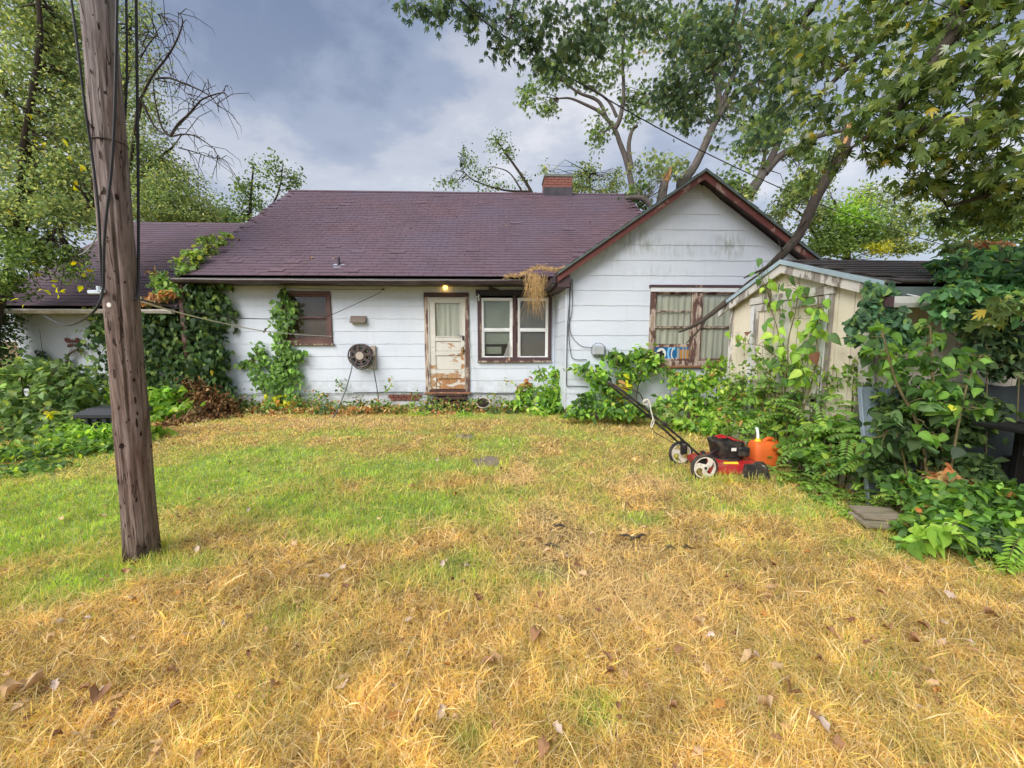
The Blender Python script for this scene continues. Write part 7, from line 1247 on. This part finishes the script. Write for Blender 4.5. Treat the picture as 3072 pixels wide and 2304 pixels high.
def green_at(x, y):
    g = np.zeros_like(x)
    for (a, b_, rx, ry, s) in GB: g = np.maximum(g, s * np.exp(-(((x - a) / rx) ** 2 + ((y - b_) / ry) ** 2) * .9))
    far_ = .12 + .20 * np.clip((y - 2.4) / 1.6, 0, 1); return np.clip(np.maximum(g * 1.55, far_) * (1 - .85 * dry_at(x, y)) - .06 + (.25 + .75 * np.clip((y - 1.8) / 1.4, 0, 1)) * (.40 * (vn(x, y, 1.9, 3) - .5) + .70 * (vn(x, y, 4.0, 9) - .5)), 0, 1)
def bare_at(x, y):
    k = np.zeros_like(x)
    for (a, b_, rx, ry) in bare: k = np.maximum(k, np.exp(-(((x - a) / rx) ** 2 + ((y - b_) / ry) ** 2)))
    return k
def blades(n, ylo, yhi, pw, side=1.62):
    """random spots on the lawn, denser near the camera (density falls as distance ** pw)"""
    u = RG.random(n); e = 2 - pw; y = (ylo ** e + u * (yhi ** e - ylo ** e)) ** (1 / e); x = RG.uniform(-side, side, n) * y + .02 * y; return x, y
STRAW = [(.85, .66, .28, 3), (.77, .56, .20, 3), (.92, .79, .48, 3), (.42, .26, .10, 1.6), (.84, .70, .21, 2.4)]
GRASS = [(.44, .62, .09, 3), (.54, .66, .11, 3), (.28, .46, .12, 2), (.34, .48, .24, 1.5), (.64, .66, .16, 1.5)]
ca_ = lawn.data.color_attributes.new('col', 'FLOAT_COLOR', 'POINT'); gg_ = green_at(*GROUND_XY) * (np.abs(GROUND_XY[1]) < 30); c4_ = np.ones((len(gg_), 4), np.float32); c4_[:, :3] = gg_[:, None]; ca_.data.foreach_set('color', c4_.ravel())
def grass_mesh(N_):
    x, y = blades(N_, .95, 9.0, 1.7); ok = ~((y > YM - .12) & (x < XC)) & ~((y > YG - .1) & (x >= XC)) & ~((x > SX) & (y > SY0)); k = bare_at(x, y); ok &= RG.random(N_) > k * .85
    thin = .6 * vn(x, y, 15, 31) + .4 * vn(x, y, 6, 37); ok &= RG.random(N_) < .42 + 1.05 * thin; x, y = x[ok], y[ok]; tuft = np.zeros(len(x), bool)
    xo, yo = RG.uniform(-11, 7, 120000), RG.uniform(-3.5, 9, 120000); out_ = ((np.abs(xo - .03 * yo) > 1.55 * np.maximum(yo, 0)) | (yo < .95)) & ~((yo > YM - .12) & (xo < XC)) & ~((yo > YG - .1) & (xo >= XC)) & ~((xo > SX) & (yo > SY0)); x, y = np.concatenate([x, xo[out_]]), np.concatenate([y, yo[out_]]); tuft = np.zeros(len(x), bool)
    ex, ey = [], []                                              # unmown tufts round the pole foot, the mower and the wall foot
    for (cx_, cy_, rx, ry, m_) in ((pb[0], pb[1], .125, .125, 1100), (MX, MY - .28, .14, .07, 260), (MX + .6, MY - .3, .35, .14, 900), (MX, MY + .28, .14, .07, 200), (MX + .3, MY - .36, .3, .06, 350), (-.16, 4.79, .26, .26, 500), (-.56, 6.07, .24, .2, 400), (3.2, 3.15, .3, .22, 700), (2.9, 3.4, .5, .3, 900), (3.3, 2.75, .5, .2, 700)):
        a_ = RG.uniform(0, 2 * np.pi, m_); r_ = RG.normal(1, .22, m_); ex.append(cx_ + rx * r_ * np.cos(a_)); ey.append(cy_ + ry * r_ * np.sin(a_))
    m_ = 2600; ex.append(RG.uniform(XL, XC, m_)); ey.append(YM - .1 - np.abs(RG.normal(0, .22, m_))); ex.append(RG.uniform(XC, 3.4, 900)); ey.append(YG - .1 - np.abs(RG.normal(0, .2, 900)))
    ex, ey = np.concatenate(ex), np.concatenate(ey); x, y, tuft = np.concatenate([x, ex]), np.concatenate([y, ey]), np.concatenate([tuft, np.ones(len(ex), bool)]); n = len(x)
    g = green_at(x, y); isg = RG.random(n) < np.where(tuft, .55, g * .86 + .04); cl = vn(x, y, 11, 2); tall = .72 + .15 * vn(x, y, 1.6, 11) + .7 * np.maximum(0, cl - .5)
    flat = ~isg & ~tuft & (RG.random(n) < .5 * (1 - .6 * g))         # combed-down straw between the standing tufts
    far = np.where((np.abs(x - .03 * y) > 1.5 * np.maximum(y, 0)) | (y < .95), 2.6, np.clip(y / 2.0, 1, 3.6)); L = np.where(isg, RG.uniform(.03, .085, n), np.where(flat, .03 + .11 * RG.random(n) ** 1.4, RG.uniform(.03, .095, n))) * np.where(flat, 1, tall) * np.where(y > 4.5, .8, 1.0) * np.where(tuft, 1.9, 1)
    tilt = np.where(isg, RG.uniform(.15, 1.1, n), np.where(flat, RG.uniform(1.0, 1.56, n), RG.uniform(.3, 1.3, n)))
    az = RG.uniform(0, 2 * np.pi, n); w = np.where(isg, .0014, .0012) * far * RG.uniform(.45, 1.5, n) * np.where(RG.random(n) < .05, 2.3, 1)
    z0 = gz(x, y) + np.where(isg, -.008, np.where(flat, RG.uniform(-.005, .03, n) * tall, -.005))
    hd = np.stack([np.cos(az), np.sin(az), np.zeros(n)], -1); sd = np.stack([-np.sin(az), np.cos(az), np.zeros(n)], -1); up_ = np.array([0, 0, 1.0]); tw = RG.uniform(-1, 1, n)[:, None]
    sd = unit(sd + up_ * tw * .8); d1 = hd * np.sin(tilt * .88)[:, None] + up_ * np.cos(tilt * .88)[:, None]; d2 = hd * np.sin(np.minimum(tilt * 1.08, 1.7))[:, None] + up_ * np.cos(np.minimum(tilt * 1.08, 1.7))[:, None]
    p0 = np.stack([x, y, z0], -1); p1 = p0 + d1 * (L * .55)[:, None]; p2 = p1 + d2 * (L * .5)[:, None]; p2[:, 2] = np.maximum(p2[:, 2], gz(p2[:, 0], p2[:, 1]) + .003)
    W_ = w[:, None]; V = np.stack([p0 - sd * W_, p0 + sd * W_, p1 - sd * W_ * .85, p1 + sd * W_ * .85, p2], 1).reshape(-1, 3)
    Fa = (np.array([(0, 1, 3), (0, 3, 2), (2, 3, 4)])[None] + (np.arange(n) * 5)[:, None, None]).reshape(-1, 3)
    col = np.where(isg[:, None], pal_pick(GRASS, n), pal_pick(STRAW, n)); col = col * (RG.uniform(.7, 1.25, n) * (.98 + .12 * vn(x, y, .9, 17)) * (.52 + .54 * vn(x, y, 19, 23) + .40 * vn(x, y, 7, 29)))[:, None]
    dk_ = dry_at(x, y)[:, None] * .65; col = np.where(isg[:, None], col, col * (1 - dk_) + np.array([.95, .77, .42]) * dk_)
    wm = (np.clip((g - .02) / .5, 0, 1) * .6 * ~isg)[:, None]; col = col * (1 - wm) + np.array([.80, .73, .24]) * wm * RG.uniform(.8, 1.15, n)[:, None]
    return tri_mesh('grass', V, Fa, np.repeat(col, 5, 0), M['grass'])
tag(link('grass', grass_mesh(610000), None), 'short half-dry lawn of straw-yellow and green grass', 'grass', kind='stuff')
# long dry stalks combed flat here and there, twigs
# fallen leaves lying on the lawn
DL = [(.48, .30, .15, 3), (.34, .19, .10, 2), (.56, .39, .22, 3), (.20, .10, .06, 2), (.58, .46, .38, .7), (.46, .22, .06, .8)]
ms = [leaf_mesh('fallen_leaf', (T_DEAD[0] * np.array([RG.uniform(.8, 1.3), 1, RG.uniform(.3, 1.5)]), T_DEAD[1]), np.zeros((1, 3)), np.array([[0, 1., 0]]), np.array([[0, 0, 1.]]), np.ones(1), pal_pick(DL, 1), M['dry']) for _ in range(16)]
spots = [(30, 2040), (70, 2070), (110, 2050), (140, 2085), (90, 2110), (170, 2060), (300, 2090), (330, 2070), (370, 2100), (230, 2120), (1015, 2060), (1030, 2090), (550, 2130), (300, 1560), (590, 1510), (550, 1530), (190, 1570), (740, 1880), (880, 1740), (1830, 2020), (2310, 2030), (2440, 2190), (2030, 2170), (1660, 2210), (2520, 1680), (2760, 1960), (2990, 2020), (1700, 1690), (1720, 1720), (1650, 1670), (1610, 1640), (1760, 1660), (1240, 1860), (420, 1640), (330, 1740), (2740, 2060), (2130, 2020), (1980, 1980), (1620, 1930), (1330, 2150), (1500, 2010)]
while len(spots) < 105:
    u, v = R0.uniform(20, 3050), 1330 + 950 * R0.random() ** .8
    if not (u > 2250 and v < 1700) and not (u < 350 and v < 1450): spots.append((u, v))
for i, (u, v) in enumerate(spots):
    p = pg(u, v); s = R0.uniform(.035, .07) * (1.15 if i < 41 else 1); o = link('fallen_leaf', ms[i % 16], lawn, (p[0], p[1], float(gz(p[0], p[1])) + R0.uniform(.03, .05))); o.scale = (s, s, s); o.rotation_euler = (R0.uniform(-.4, .4), R0.uniform(-.4, .4), R0.uniform(0, 6.28))
n = 650; x, y = blades(n, 1.0, 8.6, 1.5, 1.3); ok = ~((x > 2.4) & (y > 3.2)); x, y = x[ok], y[ok]; n = len(x)
tag(link('leaf_litter', leaf_mesh('leaf_litter', T_DEAD, np.stack([x, y, gz(x, y) + RG.uniform(.015, .05, n)], -1), RG.normal(size=(n, 3)) * np.array([1, 1, .25]), RG.normal(size=(n, 3)) * .35 + np.array([0, 0, 1]), RG.uniform(.018, .05, n), pal_pick(DL, n), M['dry'])), 'scattered small brown leaf litter in the grass', 'leaf litter', kind='stuff')
# leaves and litter on the roofs
def on_roof(u, v, yE, zE):
    d = P(u, v, Y=10) - np.array([0, 0, H]); d = d / np.linalg.norm(d); t = (zE - H - SL * yE) / (d[2] - SL * d[1]); return np.array([0, 0, H]) + d * t
for i, (u, v) in enumerate([(1000, 780), (935, 780), (1080, 741), (1370, 655), (1470, 655), (1520, 655), (715, 725), (1724, 619), (1750, 636), (1770, 670), (1664, 618), (790, 640), (1230, 690), (1518, 680), (650, 760)]):
    p = on_roof(u, v, YE, ZE); o = link('roof_leaf', ms[i % 16], rm, p + np.array([0, -.01, .02])); o.scale = (.07,) * 3; o.rotation_euler = (.6, 0, i)
# dark bark chips and sticks on the trodden patch
for i, (u, v, l) in enumerate(((1880, 1622, .12), (1905, 1628, .10), (1925, 1620, .08), (2010, 1655, .07), (2060, 1655, .06), (1655, 1650, .12), (1680, 1590, .1))):
    p = pg(u, v); a = R0.uniform(-.6, .6); MB().tube([(p[0] - l/2 * math.cos(a), p[1] - l/2 * math.sin(a), .03), (p[0], p[1], .045), (p[0] + l/2 * math.cos(a), p[1] + l/2 * math.sin(a), .03)], [.006, .011, .004], 6).build('bark_piece', M['bark_limb'], lawn)
